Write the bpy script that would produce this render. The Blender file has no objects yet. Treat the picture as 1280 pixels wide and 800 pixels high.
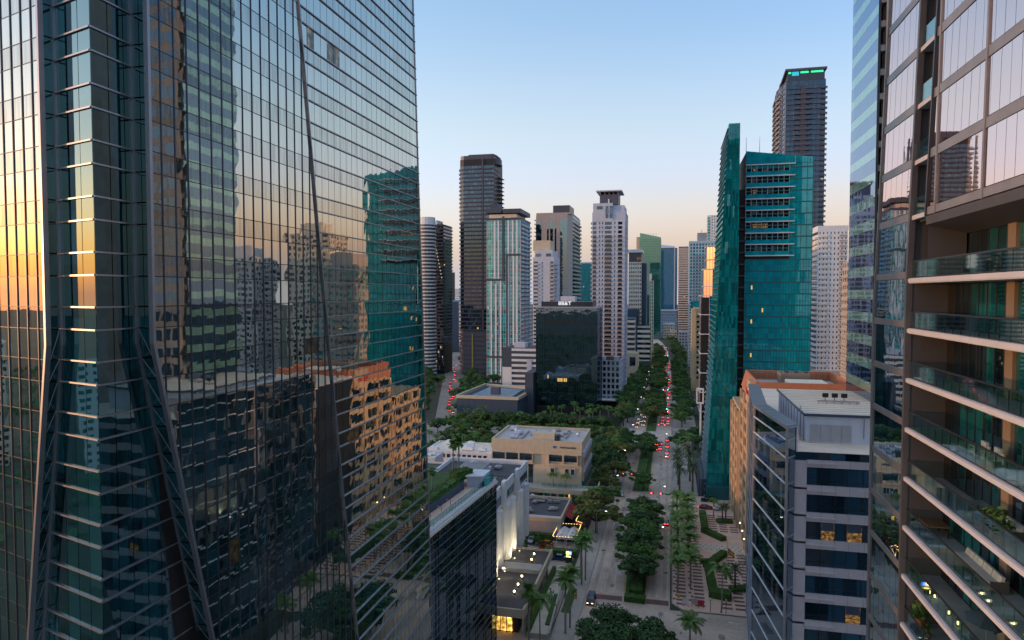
import bpy, math, random
from mathutils import Vector, Matrix
random.seed(7)
R = math.radians
SC = bpy.context.scene
COL = SC.collection
# ------------------------------------------------------------------ camera, sky, sun, exposure
CAM_H = 72.0
PSI, PIT, FPX = R(13.2), R(2.2), 853.33
cam = bpy.data.objects.new('camera', bpy.data.cameras.new('camera'))
COL.objects.link(cam)
cam.location = (0, 0, CAM_H)
cam.rotation_euler = (R(90) - PIT, 0, PSI)
cam.data.sensor_width = 36.0
cam.data.lens = 24.0
cam.data.clip_start = 0.5
cam.data.clip_end = 12000
SC.camera = cam
SUN_AZ = 252.0        # degrees clockwise from the avenue's far end (+Y); the sun stands on the horizon behind the left tower
W = bpy.data.worlds.new('World'); SC.world = W; W.use_nodes = True
nt = W.node_tree; nt.nodes.clear()
sky = nt.nodes.new('ShaderNodeTexSky'); sky.sky_type = 'NISHITA'; sky.sun_disc = False
sky.sun_elevation = R(-.5); sky.sun_rotation = R(SUN_AZ)
sky.altitude = 0; sky.air_density = 1.0; sky.dust_density = 1.0; sky.ozone_density = 1.5
tc = nt.nodes.new('ShaderNodeTexCoord'); sz = nt.nodes.new('ShaderNodeSeparateXYZ'); nt.links.new(tc.outputs['Generated'], sz.inputs[0])
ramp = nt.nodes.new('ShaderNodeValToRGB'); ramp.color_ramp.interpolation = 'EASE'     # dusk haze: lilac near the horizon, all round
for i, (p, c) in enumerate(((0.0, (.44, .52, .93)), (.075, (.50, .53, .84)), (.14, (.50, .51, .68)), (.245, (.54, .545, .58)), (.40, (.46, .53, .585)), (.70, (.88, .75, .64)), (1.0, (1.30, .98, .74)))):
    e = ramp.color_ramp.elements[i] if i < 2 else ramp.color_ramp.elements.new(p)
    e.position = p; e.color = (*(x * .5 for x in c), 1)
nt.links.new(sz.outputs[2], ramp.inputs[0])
mul = nt.nodes.new('ShaderNodeMix'); mul.data_type = 'RGBA'; mul.blend_type = 'MULTIPLY'; mul.inputs[0].default_value = 1; mul.clamp_result = False
dt = nt.nodes.new('ShaderNodeVectorMath'); dt.operation = 'DOT_PRODUCT'; nt.links.new(tc.outputs['Generated'], dt.inputs[0]); dt.inputs[1].default_value = (math.sin(R(SUN_AZ)), math.cos(R(SUN_AZ)), 0)
glow = nt.nodes.new('ShaderNodeMapRange'); glow.interpolation_type = 'SMOOTHSTEP'; nt.links.new(dt.outputs['Value'], glow.inputs[0])      # the afterglow stays clear of the lilac haze
for i, v in ((1, .30), (2, .92), (3, 0.0), (4, .9)): glow.inputs[i].default_value = v
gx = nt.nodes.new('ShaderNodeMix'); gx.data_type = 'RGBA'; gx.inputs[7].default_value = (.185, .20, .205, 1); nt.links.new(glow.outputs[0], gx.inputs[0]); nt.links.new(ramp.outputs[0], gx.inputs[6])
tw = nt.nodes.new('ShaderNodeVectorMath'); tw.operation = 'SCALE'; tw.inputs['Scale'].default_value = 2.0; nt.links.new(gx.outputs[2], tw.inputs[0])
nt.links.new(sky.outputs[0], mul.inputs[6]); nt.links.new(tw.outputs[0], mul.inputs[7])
far = nt.nodes.new('ShaderNodeMapRange'); far.interpolation_type = 'SMOOTHSTEP'; nt.links.new(dt.outputs['Value'], far.inputs[0])       # bluer away from the sunset
for i, v in ((1, .10), (2, -.75), (3, 0.0), (4, 1.0)): far.inputs[i].default_value = v
fz = nt.nodes.new('ShaderNodeMapRange'); nt.links.new(sz.outputs[2], fz.inputs[0])
for i, v in ((1, .06), (2, .36), (3, .25), (4, 1.0)): fz.inputs[i].default_value = v
fm_ = nt.nodes.new('ShaderNodeMath'); fm_.operation = 'MULTIPLY'; nt.links.new(far.outputs[0], fm_.inputs[0]); nt.links.new(fz.outputs[0], fm_.inputs[1])
bl = nt.nodes.new('ShaderNodeMix'); bl.data_type = 'RGBA'; bl.blend_type = 'MULTIPLY'; bl.inputs[7].default_value = (.66, .77, .89, 1)
nt.links.new(fm_.outputs[0], bl.inputs[0]); nt.links.new(mul.outputs[2], bl.inputs[6])
hz = nt.nodes.new('ShaderNodeMapRange'); hz.interpolation_type = 'SMOOTHSTEP'        # grey-lilac murk low over the city, in every direction
for i, v in ((1, .0), (2, .15), (3, .88), (4, 0.0)): hz.inputs[i].default_value = v
nt.links.new(sz.outputs[2], hz.inputs[0])
mk = nt.nodes.new('ShaderNodeMix'); mk.data_type = 'RGBA'; mk.clamp_result = False; pc = nt.nodes.new('ShaderNodeMix'); pc.data_type = 'RGBA'; pc.inputs[6].default_value = (.135, .137, .152, 1); pc.inputs[7].default_value = (.50, .222, .105, 1)
nt.links.new(glow.outputs[0], pc.inputs[0]); nt.links.new(pc.outputs[2], mk.inputs[7])
ng = nt.nodes.new('ShaderNodeMath'); ng.operation = 'SUBTRACT'; ng.inputs[0].default_value = 1.0
gs = nt.nodes.new('ShaderNodeMath'); gs.operation = 'MULTIPLY'; gs.inputs[1].default_value = .25; nt.links.new(glow.outputs[0], gs.inputs[0]); nt.links.new(gs.outputs[0], ng.inputs[1])
hm = nt.nodes.new('ShaderNodeMath'); hm.operation = 'MULTIPLY'; nt.links.new(hz.outputs[0], hm.inputs[0]); nt.links.new(ng.outputs[0], hm.inputs[1])
nt.links.new(hm.outputs[0], mk.inputs[0]); nt.links.new(bl.outputs[2], mk.inputs[6])
bg = nt.nodes.new('ShaderNodeBackground'); bg.inputs[1].default_value = 0.15
wo = nt.nodes.new('ShaderNodeOutputWorld')
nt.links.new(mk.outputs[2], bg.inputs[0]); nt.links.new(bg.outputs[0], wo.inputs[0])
sl = bpy.data.lights.new('sun', 'SUN'); sl.energy = 0.07; sl.angle = R(4); sl.color = (1.0, .50, .22)
so = bpy.data.objects.new('sun', sl); COL.objects.link(so)
sd = Vector((math.sin(R(SUN_AZ)) * math.cos(R(2)), math.cos(R(SUN_AZ)) * math.cos(R(2)), math.sin(R(2))))
so.rotation_euler = sd.to_track_quat('Z', 'Y').to_euler()
so.location = (-300, -100, 300)
SC.view_settings.view_transform = 'Standard'; SC.view_settings.look = 'None'
SC.view_settings.exposure = 4.98; SC.view_settings.gamma = 1
EMK = .055      # lamps are set against this dusk exposure
SC.cycles.max_bounces = 6; SC.cycles.glossy_bounces = 4; SC.cycles.diffuse_bounces = 4
SC.cycles.transparent_max_bounces = 12; SC.cycles.caustics_reflective = False; SC.cycles.caustics_refractive = False
SC.cycles.sample_clamp_indirect = 4.0
# ------------------------------------------------------------------ survey helpers (metres; +Y runs up the avenue)
_f = Vector((-math.sin(PSI) * math.cos(PIT), math.cos(PSI) * math.cos(PIT), -math.sin(PIT)))
_r = Vector((math.cos(PSI), math.sin(PSI), 0)); _u = _r.cross(_f)
def sight(u, v): return _f + _r * ((u - 640) / FPX) + _u * ((400 - v) / FPX)
def gnd(u, v, z=0.0):
    d = sight(u, v); t = (z - CAM_H) / d.z
    return (d.x * t, d.y * t)
def at_y(u, v, Y):
    d = sight(u, v); t = Y / d.y
    return (d.x * t, CAM_H + d.z * t)
def px(x, y, z):
    q = Vector((x, y, z - CAM_H)); w = q.dot(_f)
    if w < .5: return None
    return 640 + FPX * q.dot(_r) / w, 400 - FPX * q.dot(_u) / w, w
# ------------------------------------------------------------------ materials
MATS = {}
def nodes(name):
    m = bpy.data.materials.new(name); m.use_nodes = True; t = m.node_tree; t.nodes.clear()
    o = t.nodes.new('ShaderNodeOutputMaterial'); return m, t, o
def N(t, kind, **kw):
    n = t.nodes.new(kind)
    for k, v in kw.items():
        if k.startswith('i_'):
            key = k[2:]; key = int(key) if key.isdigit() else key.replace('_', ' ')
            n.inputs[key].default_value = v
        else: setattr(n, k, v)
    return n
def math_n(t, op, a, b=None, clamp=False):
    n = t.nodes.new('ShaderNodeMath'); n.operation = op; n.use_clamp = clamp
    for i, x in enumerate((a, b)):
        if x is None: continue
        if isinstance(x, (int, float)): n.inputs[i].default_value = x
        else: t.links.new(x, n.inputs[i])
    return n.outputs[0]
def mixc(t, fac, a, b):
    n = t.nodes.new('ShaderNodeMix'); n.data_type = 'RGBA'
    for i, x in ((0, fac), (6, a), (7, b)):
        if isinstance(x, (int, float)): n.inputs[i].default_value = x
        elif isinstance(x, (tuple, list)): n.inputs[i].default_value = (*x, 1)
        else: t.links.new(x, n.inputs[i])
    return n.outputs[2]
def mat(name, col, rough=.65, metal=0.0, var=.18, scale=.6, fine=9.0, bump=0.0, stain=0.0, spec=.4):
    """plain surface: two scales of tone variation, optional vertical streaks and bump"""
    m, t, o = nodes(name)
    p = N(t, 'ShaderNodeBsdfPrincipled'); p.inputs['Roughness'].default_value = rough; p.inputs['Metallic'].default_value = metal
    p.inputs['Specular IOR Level'].default_value = spec
    g = N(t, 'ShaderNodeNewGeometry')
    n1 = N(t, 'ShaderNodeTexNoise', i_Scale=scale, i_Detail=4.0); t.links.new(g.outputs['Position'], n1.inputs['Vector'])
    n2 = N(t, 'ShaderNodeTexNoise', i_Scale=fine, i_Detail=3.0); t.links.new(g.outputs['Position'], n2.inputs['Vector'])
    f = math_n(t, 'ADD', math_n(t, 'MULTIPLY', n1.outputs[0], .65), math_n(t, 'MULTIPLY', n2.outputs[0], .35))
    f = math_n(t, 'MULTIPLY', math_n(t, 'SUBTRACT', f, .3), 2.5, True)
    lo = tuple(c * (1 - var) for c in col); hi = tuple(min(1, c * (1 + var)) for c in col)
    c = mixc(t, f, lo, hi)
    if stain:
        mp = N(t, 'ShaderNodeMapping'); mp.inputs['Scale'].default_value = (1.3, 1.3, .06)
        t.links.new(g.outputs['Position'], mp.inputs['Vector'])
        n3 = N(t, 'ShaderNodeTexNoise', i_Scale=1.0, i_Detail=5.0); t.links.new(mp.outputs[0], n3.inputs['Vector'])
        s = math_n(t, 'MULTIPLY', math_n(t, 'SUBTRACT', n3.outputs[0], .5, True), stain * 4, True)
        c = mixc(t, s, c, tuple(x * .45 for x in col))
    t.links.new(c, p.inputs['Base Color'])
    if bump:
        b = N(t, 'ShaderNodeBump', i_Strength=1.0, i_Distance=bump); t.links.new(n2.outputs[0], b.inputs['Height'])
        t.links.new(b.outputs[0], p.inputs['Normal'])
    t.links.new(p.outputs[0], o.inputs[0]); MATS[name] = m
    return m
def glass(name, body, tint, base, k=.75, streak=0.0, wave=.004, wscale=.55, cell=(1.4, 1.4, 3.7), cvar=.8, rough=.015, blind=None, blindp=.12):
    """coated facade glass: dark interior seen faintly behind a tinted, slightly wavy mirror"""
    m, t, o = nodes(name)
    g = N(t, 'ShaderNodeNewGeometry')
    wn = N(t, 'ShaderNodeTexNoise', i_Scale=wscale, i_Detail=1.5); t.links.new(g.outputs['Position'], wn.inputs['Vector'])
    b = N(t, 'ShaderNodeBump', i_Strength=1.0, i_Distance=wave); t.links.new(wn.outputs[0], b.inputs['Height'])
    dv = N(t, 'ShaderNodeVectorMath', operation='DIVIDE'); dv.inputs[1].default_value = cell
    t.links.new(g.outputs['Position'], dv.inputs[0])
    fl = N(t, 'ShaderNodeVectorMath', operation='FLOOR'); t.links.new(dv.outputs[0], fl.inputs[0])
    w = N(t, 'ShaderNodeTexWhiteNoise', noise_dimensions='3D'); t.links.new(fl.outputs[0], w.inputs['Vector'])
    c = mixc(t, w.outputs[0], tuple(x * (1 - cvar) for x in body), tuple(x * (1 + cvar) for x in body))
    if blind:
        w2 = N(t, 'ShaderNodeTexWhiteNoise', noise_dimensions='4D'); w2.inputs['W'].default_value = 3.3
        t.links.new(fl.outputs[0], w2.inputs['Vector'])
        c = mixc(t, math_n(t, 'LESS_THAN', w2.outputs[0], blindp), c, blind)
    d = N(t, 'ShaderNodeBsdfDiffuse'); t.links.new(c, d.inputs[0])
    gl = N(t, 'ShaderNodeBsdfGlossy'); gl.inputs[0].default_value = (*tint, 1); gl.inputs['Roughness'].default_value = rough
    t.links.new(b.outputs[0], gl.inputs['Normal'])
    if streak:      # vertical noise streaks darken the mirror tint
        mp = N(t, 'ShaderNodeMapping'); mp.inputs['Scale'].default_value = (3.2, 3.2, .16); t.links.new(g.outputs['Position'], mp.inputs['Vector'])
        ns = N(t, 'ShaderNodeTexNoise', i_Scale=1.0, i_Detail=4.0); t.links.new(mp.outputs[0], ns.inputs['Vector'])
        sf = math_n(t, 'MULTIPLY', math_n(t, 'SUBTRACT', ns.outputs[0], .40, True), streak * 3, True)
        t.links.new(mixc(t, sf, tint, tuple(x * .62 for x in tint)), gl.inputs[0])
    lw = N(t, 'ShaderNodeLayerWeight'); lw.inputs[0].default_value = .5
    fr = math_n(t, 'POWER', lw.outputs['Facing'], 3.0)
    fac = math_n(t, 'ADD', math_n(t, 'MULTIPLY', fr, k), base, True)
    mx = N(t, 'ShaderNodeMixShader'); t.links.new(fac, mx.inputs[0]); t.links.new(d.outputs[0], mx.inputs[1]); t.links.new(gl.outputs[0], mx.inputs[2])
    t.links.new(mx.outputs[0], o.inputs[0]); MATS[name] = m
    return m
def clear_glass(name, tint, fac=.75, refl=.18):
    """see-through railing glass with a faint mirror"""
    m, t, o = nodes(name)
    tr = N(t, 'ShaderNodeBsdfTransparent'); tr.inputs[0].default_value = (*tint, 1)
    gl = N(t, 'ShaderNodeBsdfGlossy'); gl.inputs[0].default_value = (.8, .95, .95, 1); gl.inputs['Roughness'].default_value = .03
    lw = N(t, 'ShaderNodeLayerWeight'); lw.inputs[0].default_value = .5
    f = math_n(t, 'ADD', math_n(t, 'MULTIPLY', math_n(t, 'POWER', lw.outputs['Facing'], 3.0), .6), refl, True)
    mx = N(t, 'ShaderNodeMixShader'); t.links.new(f, mx.inputs[0]); t.links.new(tr.outputs[0], mx.inputs[1]); t.links.new(gl.outputs[0], mx.inputs[2])
    t.links.new(mx.outputs[0], o.inputs[0]); MATS[name] = m
    return m
def lit(name, col, strength, base=(.02, .02, .02), patch=0.0, scale=1.2):
    """something that gives off light; patch > 0 breaks a lit room into brighter and darker spots"""
    m, t, o = nodes(name)
    p = N(t, 'ShaderNodeBsdfPrincipled'); p.inputs['Base Color'].default_value = (*base, 1); p.inputs['Roughness'].default_value = .15
    p.inputs['Emission Color'].default_value = (*col, 1); strength *= EMK; p.inputs['Emission Strength'].default_value = strength
    if patch:
        g = N(t, 'ShaderNodeNewGeometry')
        n = N(t, 'ShaderNodeTexNoise', i_Scale=scale, i_Detail=3.0); t.links.new(g.outputs['Position'], n.inputs['Vector'])
        s = math_n(t, 'POWER', n.outputs[0], 2 + 4 * patch)
        t.links.new(math_n(t, 'MULTIPLY', s, strength * 6), p.inputs['Emission Strength'])
    t.links.new(p.outputs[0], o.inputs[0]); MATS[name] = m
    return m
# ------------------------------------------------------------------ mesh collector
class MB:
    def __init__(s): s.v = []; s.f = []; s.m = []
    def poly(s, pts, mi=0):
        n = len(s.v); s.v.extend(pts); s.f.append(tuple(range(n, n + len(pts)))); s.m.append(mi)
    def hexa(s, p, mi=0):
        n = len(s.v); s.v.extend(p)
        for q in ((3, 2, 1, 0), (4, 5, 6, 7), (0, 1, 5, 4), (1, 2, 6, 5), (2, 3, 7, 6), (3, 0, 4, 7)):
            s.f.append(tuple(n + i for i in q)); s.m.append(mi)
    def box(s, x0, x1, y0, y1, z0, z1, mi=0):
        s.hexa([(x0, y0, z0), (x1, y0, z0), (x1, y1, z0), (x0, y1, z0), (x0, y0, z1), (x1, y0, z1), (x1, y1, z1), (x0, y1, z1)], mi)
    def fbox(s, fr, s0, s1, d0, d1, z0, z1, mi=0):
        P = lambda a, d, z: fp(fr, a, d, z)
        s.hexa([P(s0, d1, z0), P(s1, d1, z0), P(s1, d0, z0), P(s0, d0, z0), P(s0, d1, z1), P(s1, d1, z1), P(s1, d0, z1), P(s0, d0, z1)], mi)
    def fquad(s, fr, s0, s1, d, z0, z1, mi=0):
        s.poly([fp(fr, s0, d, z0), fp(fr, s1, d, z0), fp(fr, s1, d, z1), fp(fr, s0, d, z1)], mi)
    def prism(s, pts, z0, z1, mi=0, ztop=None):
        k = len(pts); n = len(s.v)
        s.v.extend([(x, y, z0) for x, y in pts]); s.v.extend([(x, y, (ztop[i] if ztop else z1)) for i, (x, y) in enumerate(pts)])
        s.f.append(tuple(n + i for i in reversed(range(k)))); s.m.append(mi)
        s.f.append(tuple(n + k + i for i in range(k))); s.m.append(mi)
        for i in range(k):
            j = (i + 1) % k; s.f.append((n + i, n + j, n + k + j, n + k + i)); s.m.append(mi)
    def ring(s, pts, z0, z1, w, mi=0):
        """a low wall of width w just inside a polygon (convex, counter-clockwise)"""
        k = len(pts); cx = sum(p[0] for p in pts) / k; cy = sum(p[1] for p in pts) / k
        inn = []
        for x, y in pts:
            d = math.hypot(cx - x, cy - y); q = min(.45, w * 1.41 / d); inn.append((x + (cx - x) * q, y + (cy - y) * q))
        for i in range(k):
            j = (i + 1) % k; a, b, c, d = pts[i], pts[j], inn[j], inn[i]
            n = len(s.v); s.v.extend([(*a, z0), (*b, z0), (*c, z0), (*d, z0), (*a, z1), (*b, z1), (*c, z1), (*d, z1)])
            for q in ((4, 5, 6, 7), (0, 1, 5, 4), (2, 3, 7, 6)): s.f.append(tuple(n + i2 for i2 in q)); s.m.append(mi)
    def bar(s, a, b, w, h=None, mi=0, up=(0, 0, 1)):
        a = Vector(a); b = Vector(b); h = h or w; d = (b - a).normalized(); upv = Vector(up)
        if abs(d.dot(upv)) > .98: upv = Vector((1, 0, 0))
        x = d.cross(upv).normalized() * (w / 2); y = x.cross(d).normalized() * (h / 2)
        s.hexa([tuple(p) for p in (a - x - y, a + x - y, a + x + y, a - x + y, b - x - y, b + x - y, b + x + y, b - x + y)], mi)
    def tube(s, pts, rad, n=6, mi=0):
        rings = []
        for i, p in enumerate(pts):
            p = Vector(p); q = Vector(pts[min(i + 1, len(pts) - 1)]) - Vector(pts[max(i - 1, 0)]); q.normalize()
            a = q.orthogonal().normalized(); b = q.cross(a); r = rad[i] if isinstance(rad, (list, tuple)) else rad
            k = len(s.v); s.v.extend([tuple(p + (a * math.cos(2 * math.pi * j / n) + b * math.sin(2 * math.pi * j / n)) * r) for j in range(n)])
            rings.append(k)
        for k0, k1 in zip(rings, rings[1:]):
            for j in range(n):
                j2 = (j + 1) % n; s.f.append((k0 + j, k0 + j2, k1 + j2, k1 + j)); s.m.append(mi)
        s.f.append(tuple(rings[0] + j for j in reversed(range(n)))); s.m.append(mi)
        s.f.append(tuple(rings[-1] + j for j in range(n))); s.m.append(mi)
    def cyl(s, x, y, z0, z1, r0, r1=None, n=10, mi=0):
        s.prism([(x + r0 * math.cos(2 * math.pi * j / n), y + r0 * math.sin(2 * math.pi * j / n)) for j in range(n)], z0, z1, mi) if r1 is None else \
            s.tube([(x, y, z0), (x, y, z1)], [r0, r1], n, mi)
    def ball(s, x, y, z, r, mi=0, sz=1.0):
        k = [(0, 0, 1)]; n = 8
        for i in range(1, 4):
            t = math.pi * i / 4; k += [(math.sin(t) * math.cos(2 * math.pi * j / n), math.sin(t) * math.sin(2 * math.pi * j / n), math.cos(t)) for j in range(n)]
        k.append((0, 0, -1)); b = len(s.v); s.v.extend([(x + a * r, y + c * r, z + e * r * sz) for a, c, e in k])
        for j in range(n):
            j2 = (j + 1) % n; s.f.append((b, b + 1 + j, b + 1 + j2)); s.m.append(mi)
            s.f.append((b + 25, b + 17 + j2, b + 17 + j)); s.m.append(mi)
            for i in range(2):
                q = b + 1 + i * n; s.f.append((q + j, q + n + j, q + n + j2, q + j2)); s.m.append(mi)
    def mesh(s, name, mats, smooth=False):
        me = bpy.data.meshes.new(name); me.from_pydata(s.v, [], s.f)
        for m in (mats if isinstance(mats, (list, tuple)) else [mats]): me.materials.append(MATS[m] if isinstance(m, str) else m)
        if len(me.materials) > 1: me.polygons.foreach_set('material_index', s.m)
        if smooth: me.polygons.foreach_set('use_smooth', [True] * len(s.f))
        me.update(); return me
def fp(fr, a, d, z): return (fr[0] + fr[2] * a + fr[3] * d, fr[1] + fr[3] * a - fr[2] * d, z)   # along, outwards, up
def frame(p, q):
    L = math.hypot(q[0] - p[0], q[1] - p[1]); return (p[0], p[1], (q[0] - p[0]) / L, (q[1] - p[1]) / L), L
def tag(o, label=None, cat=None, group=None, kind=None):
    for k, v in (('label', label), ('category', cat), ('group', group), ('kind', kind)):
        if v: o[k] = v
    return o
def link(name, me, parent=None, loc=None):
    o = bpy.data.objects.new(name, me); COL.objects.link(o)
    if parent is not None: o.parent = parent
    if loc is not None: o.location = loc
    return o
def thing(name, label, cat, loc=(0, 0, 0), rz=0, group=None):
    o = link(name, None, None, loc); o.rotation_euler = (0, 0, rz); o.empty_display_size = .5
    return tag(o, label, cat, group)
def dup(root, loc, rz=0.0, sc=1.0, label=None, group=None, swap=None):
    r = root.copy(); COL.objects.link(r); r.location = loc; r.rotation_euler = (0, 0, rz); r.scale = (sc,) * 3 if not isinstance(sc, tuple) else sc
    if label: r['label'] = label
    if group: r['group'] = group
    for ch in list(root.children):
        c = ch.copy(); COL.objects.link(c); c.parent = r
        if swap and ch.name.split('.')[0] in swap:
            c.material_slots[0].link = 'OBJECT'; c.material_slots[0].material = MATS[swap[ch.name.split('.')[0]]]
        for g in list(ch.children):
            d = g.copy(); COL.objects.link(d); d.parent = c
    return r
def structure(name, mb, m): return tag(link(name, mb.mesh(name, m)), kind='structure')
def solo(name, mb, m, label, cat, group=None, smooth=False): return tag(link(name, mb.mesh(name, m, smooth)), label, cat, group)
ORD = 'nearest,second,third,fourth,fifth,sixth,seventh,eighth,ninth,tenth,eleventh,twelfth,thirteenth,fourteenth,fifteenth,sixteenth,seventeenth,eighteenth,nineteenth,twentieth,twenty-first,twenty-second,twenty-third,twenty-fourth,twenty-fifth,twenty-sixth,twenty-seventh,twenty-eighth,twenty-ninth,thirtieth'.split(',')
def nth(i): return ORD[i] + ('' if i == 0 else ' nearest')
class B:
    """a thing whose parts are collected in world coordinates"""
    def __init__(s, name, label, cat, loc, group=None):
        s.root = thing(name, label, cat, loc, 0, group); s.loc = loc; s.p = {}; s.off = (-loc[0], -loc[1], -loc[2])
    def m(s, part, m, stuff=False):
        return s.p.setdefault((part, m), (MB(), stuff))[0]
    def part(s, name, mb, m, stuff=False, parent=None, label=None, smooth=False):
        o = link(name, mb.mesh(name, m, smooth), parent or s.root, None if parent else s.off)
        if stuff: o['kind'] = 'stuff'
        if label: o['label'] = label
        return o
    def piece(s, name, me, loc, rot=(0, 0, 0), parent=None):
        o = link(name, me, s.root, (loc[0] + s.off[0], loc[1] + s.off[1], loc[2] + s.off[2])); o.rotation_euler = rot
        return o
    def done(s):
        for (n, m), (mb, st) in s.p.items():
            if mb.f: s.part(n, mb, m, st)
        return s.root
# ------------------------------------------------------------------ palette
mat('asphalt', (.27, .24, .22), .85, var=.22, scale=.12, fine=3.0, stain=.0)
mat('concrete_road', (.52, .425, .36), .85, var=.26, scale=.16, fine=1.2)
mat('lane_white', (.55, .55, .53), .7, var=.3, fine=4); mat('lane_yellow', (.55, .36, .06), .7, var=.25)
mat('brick_paving', (.16, .085, .08), .8, var=.25, fine=6)
mat('kerb', (.34, .33, .31), .8); mat('pavement', (.42, .375, .34), .85, var=.2, scale=.25, fine=3)
mat('plaza_pink', (.72, .50, .40), .8, var=.16, scale=.3, fine=4); mat('plaza_maroon', (.15, .085, .10), .7, var=.25); mat('plaza_pale', (.62, .55, .47), .8)
mat('plaza_dark', (.05, .045, .05), .6)
mat('earth', (.05, .058, .04), .95, var=.45, scale=.02, fine=.3); mat('grass', (.05, .105, .025), .95, var=.4, scale=.6, fine=8, bump=.03)
mat('hedge', (.05, .115, .022), .9, var=.5, scale=1.5, fine=9, bump=.15)
mat('leaf_dark', (.046, .108, .034), .75, var=.75, scale=.45, fine=3.0); mat('leaf_mid', (.066, .15, .03), .75, var=.75, scale=.5, fine=3)
mat('leaf_olive', (.10, .13, .03), .75, var=.5, scale=.5, fine=3)
mat('palm_green', (.075, .165, .02), .55, var=.45, scale=.9, fine=4); mat('palm_blue', (.10, .135, .07), .6, var=.4, scale=.9, fine=4)
mat('bark', (.085, .07, .055), .9, var=.35, fine=12, bump=.03); mat('palm_bark', (.27, .25, .22), .85, var=.25, scale=2, fine=9); mat('palm_brown', (.11, .085, .06), .9, var=.35, fine=8)
mat('metal_grey', (.36, .36, .40), .35, .55, var=.1); mat('metal_dark', (.04, .045, .055), .4, .5, var=.2); mat('fin_steel', (.075, .085, .12), .36, .6, var=.1); mat('mullion_steel', (.30, .31, .36), .34, .75, var=.1)
mat('white_paint', (.69, .71, .75), .6, var=.09, stain=.12); mat('white_warm', (.74, .67, .57), .7, var=.1, stain=.2)
mat('stucco_lilac', (.50, .54, .64), .75, var=.08, stain=.14); mat('stucco_grey', (.36, .36, .40), .75, var=.1, stain=.15); mat('stucco_blue', (.46, .50, .62), .75, var=.08, stain=.12)
mat('beige_conc', (.56, .47, .355), .8, var=.1, stain=.2, fine=5); mat('beige_pink', (.44, .39, .37), .75, var=.08, stain=.1); mat('tan_stone', (.50, .39, .24), .75, var=.12, stain=.12)
mat('granite_tan', (.50, .36, .235), .45, var=.1, fine=10); mat('granite_grey', (.50, .46, .51), .4, var=.1, fine=10); mat('orange_panel', (.42, .16, .08), .5, var=.1)
mat('bronze', (.075, .07, .09), .4, .3, var=.2); mat('bronze_slab', (.065, .068, .10), .5, var=.15); mat('bronze_light', (.09, .092, .13), .5, .2, var=.12)
mat('navy_wall', (.045, .07, .115), .6, var=.15); mat('dark_frame', (.055, .07, .10), .5, var=.15); mat('roof_grey', (.22, .22, .24), .9, var=.22, scale=.2, fine=2); mat('roof_dark', (.075, .075, .085), .9, var=.3, scale=.25, fine=2)
mat('roof_lilac', (.50, .45, .45), .85, var=.14, scale=.15, fine=1.5, stain=0); mat('roof_white', (.80, .67, .54), .8, var=.12, scale=.3, fine=2); mat('roof_blue', (.26, .37, .47), .35, var=.3, scale=.25, fine=1.0)
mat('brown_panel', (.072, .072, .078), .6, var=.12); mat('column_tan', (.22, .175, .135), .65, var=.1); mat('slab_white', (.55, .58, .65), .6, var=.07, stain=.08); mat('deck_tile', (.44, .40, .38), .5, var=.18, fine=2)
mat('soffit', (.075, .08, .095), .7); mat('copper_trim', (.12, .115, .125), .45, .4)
mat('spandrel_grey', (.24, .225, .23), .4, .3); mat('pink_stone', (.36, .34, .33), .6)
mat('red_fabric', (.42, .035, .06), .8); mat('tent_white', (.72, .70, .72), .7, var=.1); mat('red_marble', (.22, .05, .03), .35, var=.5, scale=2.5, fine=7)
mat('wicker', (.09, .075, .065), .8, fine=20, bump=.01); mat('cushion', (.62, .56, .52), .9); mat('wood', (.19, .10, .05), .55, fine=12); mat('frame_white', (.75, .70, .64), .5)
mat('terracotta', (.30, .11, .05), .8); mat('plant', (.06, .13, .03), .7, var=.5, fine=8); mat('umbrella_blue', (.02, .055, .08), .8)
mat('sign_white', (.72, .72, .72), .5); mat('sign_red', (.50, .02, .03), .5); mat('sign_yellow', (.75, .42, .02), .5); mat('sign_green', (.01, .22, .12), .5); mat('sign_blue', (.02, .12, .45), .5); mat('black', (.012, .012, .014), .5)
mat('flag_red', (.55, .02, .03), .8); mat('flag_yellow', (.75, .48, .03), .8); mat('stone_pale', (.42, .40, .38), .7); mat('gold_slot', (.40, .28, .08), .5)
mat('teal_panel', (.012, .10, .115), .5); mat('terracotta_roof', (.26, .10, .07), .85, var=.3)
for nme, c in (('car_black', (.012, .014, .018)), ('car_white', (.62, .63, .65)), ('car_silver', (.30, .32, .35)), ('car_red', (.28, .012, .02)), ('car_blue', (.03, .09, .17)), ('car_grey', (.085, .09, .10)), ('car_orange', (.50, .17, .02)), ('car_navy', (.012, .03, .07))):
    mat(nme, c, .22, .25, var=.05, spec=.6)
mat('tyre', (.015, .015, .016), .85); mat('rim', (.25, .25, .27), .3, .8)
# coated glasses
glass('tower_glass', (.004, .042, .055), (.90, .88, .77), .52, .7, streak=.35, wave=.0042, wscale=.5, cvar=.7, cell=(1.4, 1.4, 3.72))
glass('tower_spandrel', (.006, .036, .046), (.87, .84, .74), .49, .7, streak=.9, wave=.005, wscale=.5, cvar=.5, cell=(1.4, 1.4, 3.72))
glass('strip_glass', (.004, .030, .045), (.70, .86, .95), .42, .5, wave=.005, cell=(1.1, 1.1, 3.6))  # lower strip of that facade, its tint carries the blue city reflection
glass('corner_glass', (.004, .034, .046), (.60, .84, .84), .20, .8, wave=.003, wscale=.5, cvar=.8)
glass('pink_sky_glass', (.012, .022, .028), (1.0, .76, .72), .80, .2, wave=.004, wscale=.5, cell=(1.1, 1.1, 3.8), cvar=.5)  # pink of the reflected sky, put into the mirror tint
glass('podium_glass', (.005, .016, .026), (.62, .82, .95), .12, .6, streak=.5, wave=.003)
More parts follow.
